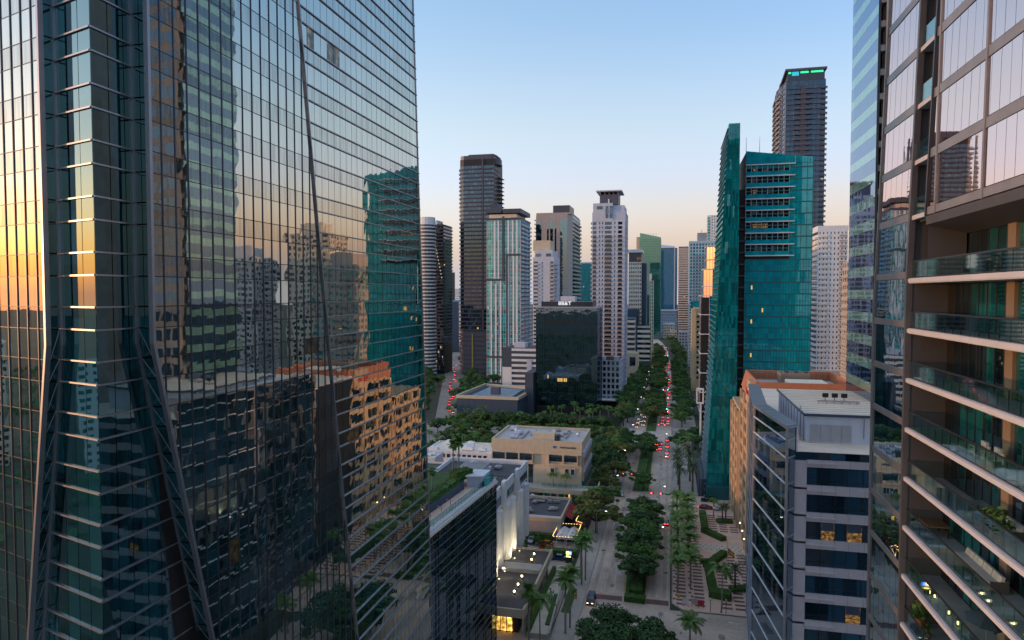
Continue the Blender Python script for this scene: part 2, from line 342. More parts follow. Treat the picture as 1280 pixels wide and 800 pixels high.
glass('teal_glass', (.004, .28, .345), (.50, .86, .92), .10, .4, streak=.4, wave=.006, wscale=.3, cell=(1.84, 3, 2.0), cvar=.2)
glass('teal_wing', (.003, .14, .165), (.40, .80, .86), .09, .5, streak=.3, wave=.010, wscale=.3, cell=(2, 2, 4.0), cvar=.45)
glass('navy_glass', (.005, .030, .060), (.55, .74, 1.0), .10, .5, cell=(2, 2, 3.6), cvar=.7, blind=(.05, .07, .09), blindp=.12)
glass('green_glass', (.008, .08, .068), (.6, 1.0, .88), .2, .6, wave=.004, cell=(2, 2, 4), cvar=.3)
glass('blue_glass', (.006, .14, .28), (.5, .8, 1.0), .10, .4, wave=.004, cell=(2, 2, 3.6), cvar=.2)
glass('black_glass', (.003, .014, .020), (.44, .62, .74), .30, .6, wave=.014, wscale=.35, cell=(1.6, 1.6, 3.9), cvar=.6)
glass('dark_glass', (.008, .018, .030), (.6, .78, 1.0), .10, .7, wave=.004, cvar=.8, blind=(.10, .11, .12), blindp=.16)
glass('aqua_glass', (.012, .29, .29), (.7, 1.0, .96), .09, .6, wave=.003, cell=(2.2, 2.2, 3.3), cvar=.7, blind=(.16, .24, .24), blindp=.18)
glass('office_glass', (.016, .048, .085), (.75, .88, 1.0), .17, .7, wave=.003, cell=(2.0, 2.0, 4.15), cvar=.8, blind=(.04, .055, .075), blindp=.3)
glass('band_light', (.11, .28, .28), (.74, .93, .95), .32, .6, wave=.005, cell=(1.5, 1.5, 2.1), cvar=.2)
glass('band_dark', (.006, .020, .055), (.66, .80, 1.0), .30, .6, wave=.005, cell=(1.5, 1.5, 2.1), cvar=.6)
glass('window_teal', (.004, .085, .10), (.7, .95, .95), .12, .7, wave=.003, cell=(1.3, 1.3, 3.57), cvar=.8)
glass('window_night', (.005, .012, .018), (.75, .9, .95), .10, .7, wave=.003, cell=(1.3, 1.3, 3.57), cvar=.8)
glass('car_glass', (.008, .010, .012), (.8, .9, 1), .12, .7, wave=0.0005)
clear_glass('rail_glass', (.70, .86, .86), refl=.13); clear_glass('terrace_glass', (.70, .86, .84), refl=.1)
# things that give off light
lit('warm_window', (1.0, .52, .15), .15, patch=.35, scale=2.6); lit('amber_window', (1.0, .58, .16), .5); lit('pale_window', (1.0, .80, .5), .32); lit('faint_room', (.9, .8, .5), .09, patch=.6, scale=1.5)
lit('dim_room', (.75, .55, .16), .03, patch=.6, scale=1.3)
lit('lamp_warm', (1.0, .74, .34), 10); lit('bulb', (1.0, .60, .2), 4.5); lit('lens_warm', (1.0, .78, .42), 3); lit('lamp_white', (.95, 1.0, .9), 10); lit('tail_red', (1.0, .04, .03), 4.5); lit('head_warm', (1.0, .70, .36), 3.2)
lit('signal_red', (1.0, .04, .05), 9); lit('signal_green', (.05, 1.0, .75), 8); lit('signal_yellow', (1, .6, .05), 5); lit('roof_green', (.03, .85, .35), .9); lit('roof_cyan', (.02, .45, .6), .7); lit('sign_glow', (.95, .97, 1.0), .7)
lit('screen_blue', (.1, .25, 1.0), 3); lit('sign_amber', (1.0, .62, .12), 3); lit('lobby_glow', (1.0, .55, .10), 1.3, patch=.4, scale=1.0)
# ------------------------------------------------------------------ facade styles (b = building, fr = frame from frame(), L = its length)
def rnd_quads(b, fr, cells, glassname, d, lit_p=.006, litm=('amber_window', 'pale_window')):
    g = b.m('window', glassname, True)
    for s0, s1, z0, z1 in cells:
        if random.random() < lit_p: b.m('lit_window', random.choice(litm), True).fquad(fr, s0 + (s1 - s0) * .25, s0 + (s1 - s0) * random.uniform(.5, .9), d + .006, z0 + (z1 - z0) * .35, z1 - (z1 - z0) * .25)
        g.fquad(fr, s0, s1, d, z0, z1)
def grid(b, fr, L, z0, z1, nx, fh, wf, hf, wall, gl, proud=.3, s0=0, lit_p=.008, sill=True):
    """punched windows: piers and spandrels standing proud of the recessed panes"""
    c = L / nx; pw = c * (1 - wf); nz = max(1, round((z1 - z0) / fh)); h = (z1 - z0) / nz; sh = h * (1 - hf)
    pm = b.m('pier', wall, True); sm = b.m('spandrel', wall, True)
    for i in range(nx + 1):
        a = s0 + i * c
        pm.fbox(fr, max(s0, a - pw / 2), min(s0 + L, a + pw / 2), 0, proud, z0, z1)
    for k in range(nz + 1):
        z = z0 + k * h
        for i in range(nx): sm.fbox(fr, s0 + i * c + pw / 2, s0 + (i + 1) * c - pw / 2, 0, proud - .004, max(z0, z - sh / 2), min(z1, z + sh / 2))
    rnd_quads(b, fr, [(s0 + i * c + pw / 2, s0 + (i + 1) * c - pw / 2, z0 + k * h + sh / 2, z0 + (k + 1) * h - sh / 2) for i in range(nx) for k in range(nz)], gl, .03, lit_p)
def curtain(b, fr, L, z0, z1, nx, fh, gl, mull, mw=.14, md=.12, s0=0, floors=True, lit_p=.003, spl=None):
    c = L / nx; nz = max(1, round((z1 - z0) / fh)); h = (z1 - z0) / nz; mm = b.m('mullion', mull, True)
    for i in range(nx + 1): mm.fbox(fr, s0 + i * c - mw / 2, s0 + i * c + mw / 2, 0, md, z0, z1)
    for k in range(nz + 1):
        if floors: mm.fbox(fr, s0, s0 + L, 0, md - .01, z0 + k * h - mw / 2, z0 + k * h + mw / 2)
        if spl: mm.fbox(fr, s0, s0 + L, 0, md - .015, z0 + k * h + spl - mw / 3, z0 + k * h + spl + mw / 3)
    rnd_quads(b, fr, [(s0 + i * c + .02, s0 + (i + 1) * c - .02, z0 + k * h, z0 + (k + 1) * h) for i in range(nx) for k in range(nz)], gl, .03, lit_p)
def bands(b, fr, L, z0, z1, fh, hf, wall, gl, proud=.25, s0=0, nx=10, lit_p=.004, part='spandrel'):
    nz = max(1, round((z1 - z0) / fh)); h = (z1 - z0) / nz; sm = b.m(part, wall, True)
    for k in range(nz + 1): sm.fbox(fr, s0, s0 + L, 0, proud, max(z0, z0 + k * h - h * (1 - hf) / 2), min(z1, z0 + k * h + h * (1 - hf) / 2))
    c = L / nx
    rnd_quads(b, fr, [(s0 + i * c + .04, s0 + (i + 1) * c - .04, z0 + k * h, z0 + (k + 1) * h) for i in range(nx) for k in range(nz)], gl, .03, lit_p)
def balconies(b, fr, s0, s1, z0, z1, fh, out, slab, rail, rh=1.1, th=.28, d0=0, ends=True):
    nz = max(1, round((z1 - z0) / fh)); h = (z1 - z0) / nz; sm = b.m('balcony', slab, True); rm = b.m('balcony_rail', rail, True)
    for k in range(nz):
        z = z0 + k * h
        sm.fbox(fr, s0, s1, d0, d0 + out, z, z + th)
        rm.fbox(fr, s0, s1, d0 + out - .08, d0 + out - .02, z + th + .1, z + th + rh)
        if ends:
            rm.fbox(fr, s0 + .02, s0 + .08, d0, d0 + out - .08, z + th + .1, z + th + rh); rm.fbox(fr, s1 - .08, s1 - .02, d0, d0 + out - .08, z + th + .1, z + th + rh)
def block(b, part, pts, z0, z1, m, stuff=False): b.m(part, m, stuff).prism(pts, z0, z1)
def rect(x0, x1, y0, y1): return [(x0, y0), (x1, y0), (x1, y1), (x0, y1)]
def sides(pts): return [frame(pts[i], pts[(i + 1) % len(pts)]) for i in range(len(pts))]
def roof_kit(b, x0, x1, y0, y1, z, n=5, m='metal_grey', s=1.0):
    """plant boxes, ducts and fans on a flat roof, each a part"""
    for i in range(n):
        x = random.uniform(x0, x1); y = random.uniform(y0, y1); w = random.uniform(.7, 1.6) * s; d = random.uniform(.7, 1.4) * s; h = random.uniform(.6, 1.5) * s
        mb = MB(); mb.box(x - w, x + w, y - d, y + d, z + .25, z + h); mb.box(x - w * .9, x - w * .8, y - d * .8, y + d * .8, z, z + .25); mb.box(x + w * .8, x + w * .9, y - d * .8, y + d * .8, z, z + .25)
        mb.cyl(x, y, z + h, z + h + .2 * s, .45 * s, n=8); b.part('roof_unit', mb, m)
def text_mesh(body, size, depth, m, name='lettering'):
    cu = bpy.data.curves.new(name, 'FONT'); cu.body = body; cu.size = size; cu.extrude = depth; cu.align_x = 'CENTER'; cu.align_y = 'CENTER'; cu.resolution_u = 3
    o = bpy.data.objects.new(name, cu); COL.objects.link(o); dg = bpy.context.evaluated_depsgraph_get(); dg.update()
    me = bpy.data.meshes.new_from_object(o.evaluated_get(dg)); bpy.data.objects.remove(o); me.materials.clear(); me.materials.append(MATS[m]); me.name = name
    return me
# ------------------------------------------------------------------ ground, streets, plaza
g = MB(); 
for i in range(-12, 13):
    for j in range(-6, 16): g.poly([(i * 300 - 150, j * 300 - 150, 0), (i * 300 + 150, j * 300 - 150, 0), (i * 300 + 150, j * 300 + 150, 0), (i * 300 - 150, j * 300 + 150, 0)])
structure('ground', g, 'earth')
def strip(name, pts, z, m): mb = MB(); mb.poly([(x, y, z) for x, y in pts]); return structure(name, mb, m)
CL = [(-9.7, -260), (-9.7, 560), (-10.5, 700), (-14, 860), (-22, 1010), (-40, 1200)]     # centre line of the avenue
mb = MB()
for (x0, y0), (x1, y1) in zip(CL, CL[1:]): mb.poly([(x0 - 9.8, y0, .004), (x0 + 9.8, y0, .004), (x1 + 9.8, y1, .004), (x1 - 9.8, y1, .004)])
structure('avenue', mb, 'concrete_road')
strip('side_street_near', [(0.1, 137), (90, 137), (90, 157.0), (0.1, 157.0)], .008, 'concrete_road')
strip('side_street_middle', [(0.1, 231), (90, 231), (90, 249), (0.1, 249)], .008, 'concrete_road')
strip('side_street_far', [(-160, 338), (-19.6, 338), (-19.6, 356), (-160, 356)], .008, 'asphalt')
strip('side_street_east', [(0.1, 352), (90, 352), (90, 366), (0.1, 366)], .008, 'asphalt')
strip('west_road', [(-117, 300), (-104, 300), (-110, 335), (-113, 360), (-168, 540), (-183, 590), (-245, 800), (-262, 800), (-201, 590), (-186, 540), (-129, 360)], .012, 'asphalt')
for j in range(1, 6): strip('cross_street', [(-260, 470 + 130 * j), (-19.8, 470 + 130 * j), (-19.8, 482 + 130 * j), (-260, 482 + 130 * j)], .008, 'asphalt')
# pavements and raised beds, each a slab with a kerb of its own
def slab(name, pts, h, m, kerbm='kerb'):
    o = MB(); o.prism(pts, -.3, h); s = structure(name, o, m)
    k = MB(); n = len(pts)
    for i in range(n):
        a, b2 = pts[i], pts[(i + 1) % n]; L = math.hypot(b2[0] - a[0], b2[1] - a[1]); e = .18 / L
        k.bar((a[0], a[1], h / 2 - .1), (b2[0], b2[1], h / 2 - .1), .26, h + .23)
    ko = link('kerb', k.mesh('kerb', kerbm), s); return s
slab('pavement_west', [(-24.2, -120), (-19.6, -120), (-19.6, 337.6), (-24.2, 337.6)], .13, 'pavement')
slab('pavement_west_far', [(-26.5, 356.5), (-19.6, 356.5), (-19.6, 560), (-26.5, 560)], .13, 'pavement')
slab('pavement_east', [(0.15, 249.4), (9.5, 249.4), (9.5, 351.6), (0.15, 351.6)], .13, 'pavement')
slab('pavement_east_far', [(0.15, 366.4), (13, 366.4), (13, 560), (0.15, 560)], .13, 'pavement')
slab('pavement_east_near', [(0.15, -120), (8, -120), (8, 132), (3.5, 136.6), (0.15, 136.6)], .13, 'pavement')
def med(pts, m='grass'): return slab('median', pts, .15, m)
med([(-10.4, 162), (-5.6, 162), (-5.6, 224), (-8, 229), (-12.3, 224)])
med([(-13.6, 250), (-7.7, 250), (-7.7, 330), (-13.2, 330)])
med([(-13.0, 362), (-7.6, 362), (-7.6, 460), (-13, 460)]); med([(-13, 486), (-8, 486), (-8, 590), (-13, 590)]); med([(-13, 618), (-8.5, 618), (-9.5, 720), (-13.5, 720)]); med([(-16, 745), (-11, 745), (-15, 850), (-19, 850)])
med([(-10.1, 100), (-6.2, 100), (-5.2, 138), (-11, 138)])
# lane paint, sheets above the road
w = MB(); y = MB(); bk = MB()
def dash(mb, x0, y0, x1, y1, wdt, n, fill=.3, z=.012):
    for i in range(n):
        a = i / n; b2 = (i + fill) / n
        p = (x0 + (x1 - x0) * a, y0 + (y1 - y0) * a); q = (x0 + (x1 - x0) * b2, y0 + (y1 - y0) * b2)
        mb.poly([(p[0] - wdt / 2, p[1], z), (p[0] + wdt / 2, p[1], z), (q[0] + wdt / 2, q[1], z), (q[0] - wdt / 2, q[1], z)])
for x in (-16.2,): dash(w, x, 163, x, 226, .22, 8)
dash(w, -13.2, 163, -14.6, 226, .26, 1, 1); dash(w, -2.9, 163, -2.9, 226, .2, 8); dash(w, -19.0, 162, -19.0, 228, .16, 1, 1); dash(w, -.5, 162, -.5, 228, .16, 1, 1)
dash(w, -16.6, 254, -16.6, 336, .22, 10); dash(w, -3.9, 254, -3.9, 336, .22, 10); dash(w, -16.4, 366, -16.4, 640, .22, 30); dash(w, -4.2, 366, -4.2, 640, .22, 30)
dash(y, -10.75, 164, -12.5, 222, .2, 1, 1); dash(y, -5.2, 164, -5.2, 228, .2, 1, 1); dash(y, -13.9, 252, -13.5, 330, .2, 1, 1); dash(y, -7.2, 252, -7.2, 330, .2, 1, 1)
for yy in (229.5, 250.5, 337, 359): w.poly([(-19.3, yy, .012), (-14, yy, .012), (-14, yy + .5, .012), (-19.3, yy + .5, .012)]); w.poly([(-7, yy, .012), (-.3, yy, .012), (-.3, yy + .5, .012), (-7, yy + .5, .012)])
def arrow(cx, cy, s, z=.016, d=(1, 0)):
    P = lambda a, c: (cx + d[0] * a - d[1] * c, cy + d[1] * a + d[0] * c, z)
    w.poly([P(-1.6 * s, -.13), P(.4 * s, -.13), P(.4 * s, .13), P(-1.6 * s, .13)]); w.poly([P(.4 * s, -.55), P(1.5 * s, 0), P(.4 * s, .55)])
    w.poly([P(-.9 * s, .13), P(-.6 * s, .13), P(-.1 * s, .8), P(-.4 * s, .8)])
arrow(13.5, 150.2, 1.0, .016, (-1, .05)); arrow(13.8, 153.9, 1.0, .016, (-1, .05)); arrow(-12.6, 176, 1.1, .016, (0, -1)); arrow(-12.3, 262, 1.1, .016, (0, -1))
structure('lane_markings', w, 'lane_white'); structure('median_lines', y, 'lane_yellow')
for (xa, xb) in ((-19.2, -10.9), (-5.3, -.2)): bk.poly([(xa, 159.0, .012), (xb, 159.0, .012), (xb, 161.6, .012), (xa, 161.6, .012)])
structure('crossing_paving', bk, 'brick_paving')
j = MB()
for x in (-17.6, -15.9, -14.2, -12.6, -4.3, -1.6): j.poly([(x - .03, 165, .008), (x + .03, 165, .008), (x + .03, 336, .008), (x - .03, 336, .008)])
for k in range(36): yy = 165 + k * 4.9; j.poly([(-19.3, yy, .0085), (-13.7, yy, .0085), (-13.7, yy + .07, .0085), (-19.3, yy + .07, .0085)]); j.poly([(-5.3, yy, .0085), (-.2, yy, .0085), (-.2, yy + .07, .0085), (-5.3, yy + .07, .0085)])
structure('road_joints', j, 'asphalt')
# wheel-worn lanes
wr = MB()
for x in (-17.9, -14.9, -3.9, -1.2): wr.poly([(x - .45, 163, .006), (x + .45, 163, .006), (x + .45, 337, .006), (x - .45, 337, .006)])
mat('road_worn', (.42, .345, .295), .8, var=.25, scale=.15, fine=2); structure('wheel_tracks', wr, 'road_worn')
rp0 = MB(); q = random.Random(21)
for i in range(46):
    x = q.choice((-18.2, -16.5, -15, -13.4, -4.4, -3, -1.4)) + q.uniform(-.5, .5) if i % 3 else q.uniform(-18.5, 14); yy = q.uniform(163, 330) if i % 3 else q.uniform(139, 156)
    if x > -.4 and yy > 157: continue
    if i % 4: n = 9; r = q.uniform(.25, .9); rp0.poly([(x + r * q.uniform(.6, 1.1) * math.cos(6.283 * j / n), yy + 2.2 * r * q.uniform(.6, 1.1) * math.sin(6.283 * j / n), .0145 + i * .00002) for j in range(n)])
    else: a, c = q.uniform(.5, 1.2), q.uniform(1.2, 4); rp0.poly([(x - a, yy - c, .0145 + i * .00002), (x + a, yy - c, .0145 + i * .00002), (x + a, yy + c, .0145 + i * .00002), (x - a, yy + c, .0145 + i * .00002)])
mat('road_patch', (.27, .235, .21), .8, var=.35, scale=.8, fine=3); structure('road_patches', rp0, 'road_patch')
# drain covers
for gx, gy in ((-18.2, 190), (-1.0, 178), (-13.4, 208)):
    mb = MB(); mb.box(gx - .5, gx + .5, gy - .4, gy + .4, 0, .02); [mb.box(gx - .45, gx + .45, gy - .35 + i * .16, gy - .29 + i * .16, .02, .03) for i in range(5)]
    solo('drain_cover', mb, 'metal_dark', 'dark iron drain cover in the avenue, %s' % ('beside the west kerb' if gx < -15 else 'beside the east kerb' if gx > -5 else 'near the median'), 'drain cover')
# plaza: pink paving, maroon slabs laid as single pieces
pl = slab('plaza', [(.6, 160.5), (3.2, 157.4), (21.2, 157.4), (21.2, 230.6), (.6, 230.6)], .13, 'plaza_pink')
tile = MB(); tile.box(-1.15, 1.15, -.5, .5, 0, .012); tile_me = tile.mesh('paving_tile', 'plaza_maroon')
tk = MB(); tk.box(-.3, .3, -.42, .42, 0, .012); dk_me = tk.mesh('paving_tile', 'plaza_dark')
def in_hedge(x, yy): return 8.3 < x < 11.3 or (200 < yy < 212 and x > 8) or (184 < yy < 196 and 8 < x < 15.5)
for x in (2.7, 6.9, 12.9, 15.9, 18.9):
    for k in range(33):
        yy = 160.6 + k * 2.1
        if in_hedge(x, yy) or 196 < yy < 201 or (x > 16 and (218 < yy < 224 or 168 < yy < 175)): continue
        link('paving_tile', tile_me, pl, (x, yy, .13))
for x in (1.1, 4.75):
    for k in range(25): link('paving_tile', dk_me, pl, (x + (.5 if k % 2 else 0), 163 + k * 2.1, .13))
pt = MB(); pt.box(7.6, 19.6, 196.2, 201.4, .13, .145); link('paving_band', pt.mesh('paving_band', 'plaza_pale'), pl)
st = MB(); st.box(-.22, .22, -.2, .2, 0, .01); st_me = st.mesh('paving_stud', 'plaza_dark')
for a in range(8):
    for k in range(3): link('paving_stud', st_me, pl, (8.4 + a * 1.5 + (k % 2) * .7, 197.3 + k * 1.5, .145))
# west forecourt, parking yard and drive
strip('parking_yard', [(-60, 176), (-25.5, 176), (-25.5, 194), (-60, 194)], .006, 'pavement')
strip('drive', [(-60, 132), (-24.6, 132), (-24.6, 176), (-60, 176)], .004, 'concrete_road')
sg = MB(); sg.box(-24.1, -21.9, 118, 131, .13, .17); sg.box(-23.9, -21.9, 150, 163, .13, .17); structure('verge', sg, 'grass')
# ------------------------------------------------------------------ the mirror-glass tower on the left
def clip(poly, a, b, keep_right):
    """half-plane clip in facade coordinates; a, b two points of the cutting line, bottom to top"""
    out = []; sgn = 1 if keep_right else -1
    f = lambda p: sgn * ((p[0] - a[0]) * (b[1] - a[1]) - (p[1] - a[1]) * (b[0] - a[0]))
    for i, p in enumerate(poly):
        q = poly[(i + 1) % len(poly)]; fp_, fq = f(p), f(q)
        if fp_ >= 0: out.append(p)
        if fp_ * fq < 0: t = fp_ / (fp_ - fq); out.append((p[0] + (q[0] - p[0]) * t, p[1] + (q[1] - p[1]) * t))
    return out
def lerp_edge(tab):
    def e(z):
        for (z0, y0), (z1, y1) in zip(tab, tab[1:]):
            if z <= z1: return y0 + (y1 - y0) * (z - z0) / (z1 - z0)
        (z0, y0), (z1, y1) = tab[-2:]; return y0 + (y1 - y0) * (z - z0) / (z1 - z0)
    return e
TX = -36.5; FH = 3.72; KINK = 68.4
E_fin = lerp_edge([(0, 41.85 + .24 * KINK), (KINK, 41.85), (170, 41.85)])
E_div = lerp_edge([(0, 80.0), (30.4, 74.2), (46.9, 71.1), (77.7, 65.9), (101.2, 62.3), (170, 51.8)])
E_end = lerp_edge([(0, 101.7), (170, 89.6)])
tower = B('office_tower', 'tall mirror glass office tower with slanted fins and a notched corner, filling the left', 'skyscraper', (-52, 62, 0))
ZL = sorted([112.01 + FH * k for k in range(-30, 15)] + [110.46 + FH * k for k in range(-29, 15)])
ZL = [z for z in ZL if 0 < z < 166]
C0 = (-37.7, 38.3); D2 = (-.956, .294); N2 = (-.294, -.956); LN = 30.0
frE = (TX, 0.0, 0.0, 1.0); frB = (C0[0], 0.0, 0.0, 1.0)
frL = (C0[0] + N2[0] * .8 + D2[0] * LN, C0[1] + N2[1] * .8 + D2[1] * LN, -D2[0], -D2[1])
frJ = (C0[0] + D2[0] * LN, C0[1] + D2[1] * LN, -D2[0], -D2[1])
E_fl = lerp_edge([(0, LN - 4.44 - .165 * KINK), (KINK, LN - 4.44), (170, LN - 4.44)])
c_r = lambda z: 38.3 + max(0, .24 * (52.8 - z)); c_l = lambda z: LN - max(0, .03 * (52.8 - z))
panes = []        # (screen area, frame, polygon in facade coordinates, material)
lit_at = [(388, 48), (418, 67), (387, 424), (287, 690), (443, 545)]
def add_pane(fr, poly, m):
    if len(poly) < 3: return
    ar = abs(sum(p[0] * q[1] - q[0] * p[1] for p, q in zip(poly, poly[1:] + poly[:1]))) / 2
    if ar < .08: return
    cs = sum(p[0] for p in poly) / len(poly); cz = sum(p[1] for p in poly) / len(poly)
    q = px(*fp(fr, cs, 0, cz)); vis = 0
    if q and -15 < q[0] < 1295 and -25 < q[1] < 825: vis = ar / q[2] ** 2
    if q:
        for lu, lv in lit_at:
            if abs(q[0] - lu) < 7 and abs(q[1] - lv) < 9: m = 'faint_room' if lv < 300 else 'dim_room'
    panes.append((vis, fr, poly, m))
def cells(fr, lefte, righte, bays, m, gap=.035):
    for z0, z1 in zip(ZL, ZL[1:]):
        for s0, s1 in zip(bays, bays[1:]):
            if s1 < min(lefte(z0), lefte(z1)) or s0 > max(righte(z0), righte(z1)): continue
            p = [(s0 + gap, z0 + gap), (s1 - gap, z0 + gap), (s1 - gap, z1 - gap), (s0 + gap, z1 - gap)]
            p = clip(p, (lefte(z0), z0), (lefte(z1), z1), True)
            if len(p) > 2: p = clip(p, (righte(z0), z0), (righte(z1), z1), False)
            add_pane(fr, p, 'tower_spandrel' if m == 'tower_glass' and z1 - z0 < 1.8 else m)
FINS = [43.23 + 1.4 * i for i in range(27)]
cells(frE, E_fin, E_div, [40.43, 41.83] + FINS, 'tower_glass')
cells(frE, E_div, E_end, [51.4 + 1.4 * i for i in range(38)], 'tower_glass')
LF = [LN - 4.44 - 1.42 * i for i in range(18)][::-1]
LF = LF[:-1] + [LF[-1]]
cells(frL, lambda z: 0.0, E_fl, LF + [LN - 3.0], 'tower_glass')
bayR = [38.3, 39.75, 41.1] + [42.45 + 1.35 * i for i in range(14)]
cells(frB, c_r, E_fin, bayR, 'corner_glass')
bayL = [LN - 4.44 - 1.4 * i for i in range(10)][::-1] + [LN - 2.95, LN - 1.5, LN]
cells(frJ, E_fl, c_l, bayL, 'corner_glass')
panes.sort(key=lambda t: -t[0])
shared = {}
left = {}
for i, (vis, fr, poly, m) in enumerate(panes):
    if i < 300 and vis > 0:
        s0, z0 = poly[0]; key = (m, fr, tuple((round(a - s0, 2), round(z - z0, 2)) for a, z in poly))
        if key not in shared:
            mb = MB(); n = len(poly); F = [fp((0, 0, fr[2], fr[3]), a - s0, 0, z - z0) for a, z in poly]; K = [fp((0, 0, fr[2], fr[3]), a - s0, -.06, z - z0) for a, z in poly]
            mb.poly(F); [mb.poly([F[(j + 1) % n], F[j], K[j], K[(j + 1) % n]]) for j in range(n)]
            shared[key] = mb.mesh('window_pane', m)
        t = .0016
        tower.piece('window_pane', shared[key], fp(fr, s0, 0, z0), (random.gauss(0, t), random.gauss(0, t), random.gauss(0, t)))
    else:
        left.setdefault(m, MB()).poly([fp(fr, a, random.uniform(-.003, .003), z) for a, z in poly])
for m, mb in left.items(): tower.part('window_panes_beyond' if False else 'glazing', mb, m, stuff=True)
# backing, so joints read dark
bk = MB(); n = 6
lo = [(-66.4, 47.7), (-38.3, 38.9), (-38.3, 41.0), (-37.0, 60.0), (-37.0, 101.0), (-66.4, 101)]; hi = [(-66.4, 47.7), (-38.3, 38.9), (-38.3, 42.6), (-37.0, 42.6), (-37.0, 89.4), (-66.4, 89.4)]
bk.v = [(x, y, 0) for x, y in lo] + [(x, y, 166) for x, y in hi]
bk.f = [tuple(range(5, -1, -1)), tuple(range(6, 12))] + [(i, (i + 1) % 6, 6 + (i + 1) % 6, 6 + i) for i in range(6)]; bk.m = [0] * 8
# (lower left part of the backing stays behind the slanted notch)
tower.part('inner_wall', bk, 'black')
# vertical fins
def fin(fr, s, z0, z1, d=.065, w=.075, name='fin'):
    mb = MB(); mb.fbox(fr, s - w / 2, s + w / 2, -.05, d, z0, z1); tower.part(name, mb, 'fin_steel')
for s in FINS:
    z0 = 0 if s > E_fin(0) else KINK - (s - 41.85) / .24; z0 = max(0, z0)
    z1 = 166
    if s > E_div(166):
        a, c = 0, 166
        for _ in range(40):
            md = (a + c) / 2
            if E_div(md) > s: a = md
            else: c = md
        z1 = a
    if z1 - z0 > 1: fin(frE, s, z0, z1)
for s in LF[:-1]:
    z0 = 0 if s < E_fl(0) else KINK - (LN - 4.44 - s) / .165
    fin(frL, s, max(0, z0), 166, .07, .085)
def edge_bar(fr, e, name, w, d0, d1, zs, side=0):
    for a, c in zip(zs, zs[1:]):
        pass
    mb = MB(); P = lambda s, d, z: fp(fr, s, d, z)
    for a, c in zip(zs, zs[1:]):
        sa, sc = e(a), e(c)
        mb.hexa([P(sa - w, d1, a), P(sa + w, d1, a), P(sa + w, d0, a), P(sa - w, d0, a), P(sc - w, d1, c), P(sc + w, d1, c), P(sc + w, d0, c), P(sc - w, d0, c)])
    tower.part(name, mb, 'mullion_steel')
edge_bar(frE, E_fin, 'corner_fin', .13, -.05, .3, [0, KINK, 166])
edge_bar(frL, E_fl, 'corner_fin', .13, -.05, .3, [0, KINK, 166])
edge_bar(frE, E_div, 'slanted_fin', .07, -.05, .2, [0, 30.4, 46.9, 77.7, 101.2, 166])
edge_bar(frE, lambda z: E_end(z) - .08, 'edge_trim', .1, -.5, .1, [0, 166])
edge_bar(frB, lambda z: E_fin(z) - .06, 'bay_jamb', .11, -.05, .16, [0, KINK, 166])
edge_bar(frJ, lambda z: E_fl(z) + .06, 'bay_jamb', .11, -.05, .16, [0, KINK, 166])
# glass returns between the bay and the main faces, a pane to each level
for z0, z1 in zip(ZL, ZL[1:]):
    if z0 < 20: continue
    mb = MB(); mb.poly([fp(frB, E_fin(z0), .1, z0 + .05), fp(frE, E_fin(z0), -.06, z0 + .05), fp(frE, E_fin(z1), -.06, z1 - .05), fp(frB, E_fin(z1), .1, z1 - .05)]); tower.part('return_pane', mb, 'corner_glass')
    mb = MB(); mb.poly([fp(frL, E_fl(z0), -.06, z0 + .05), fp(frJ, E_fl(z0), .1, z0 + .05), fp(frJ, E_fl(z1), .1, z1 - .05), fp(frL, E_fl(z1), -.06, z1 - .05)]); tower.part('return_pane', mb, 'corner_glass')
    if z0 < 52.8:
        red = 45.0 < (z0 + z1) / 2 < 47.2
        mb = MB(); P = lambda z: (fp(frJ, c_l(z), -.02, z), fp(frB, c_r(z), -.02, z)); a, c = P(z0 + .05), P(z1 - .05)
        mb.poly([a[0], a[1], c[1], c[0]]); tower.part('corner_panel', mb, 'red_marble' if red else 'corner_glass', label='dark red marble corner panel' if red else None)
mb = MB()
for z0, z1 in zip(ZL, ZL[1:]):           # diagonal struts seen in the widening returns
    if 30 < z0 < KINK: mb.bar(fp(frB, E_fin(z1), .12, z1), fp(frE, E_fin(z0), -.1, z0), .03); mb.bar(fp(frJ, E_fl(z1), .12, z1), fp(frL, E_fl(z0), -.1, z0), .03)
tower.part('return_struts', mb, 'mullion_steel', stuff=True)
# horizontal ledges: deep ones on the bay and the right-hand field, thin joints between the fins
for z in ZL:
    if not 17 < z < 122: continue
    mb = MB(); mb.fbox(frB, c_r(z) - .02, E_fin(z) - .1, -.05, .13, z - .055, z + .055); mb.fbox(frJ, E_fl(z) + .1, c_l(z) + .02, -.05, .13, z - .055, z + .055)
    if z < 52.8: a, c = fp(frJ, c_l(z), .08, z), fp(frB, c_r(z), .08, z); mb.bar(a, c, .2, .14)
    tower.part('sill', mb, 'mullion_steel')
    mb = MB(); mb.fbox(frE, E_div(z) + .1, E_end(z) + .12, -.05, .16, z - .05, z + .05); tower.part('ledge', mb, 'mullion_steel')
mb = MB()
for z in ZL: mb.fbox(frE, E_fin(z), E_div(z), -.04, .02, z - .03, z + .03); mb.fbox(frL, 0, E_fl(z), -.04, .02, z - .03, z + .03)
tower.part('joint', mb, 'metal_dark', stuff=True)
tower.done()

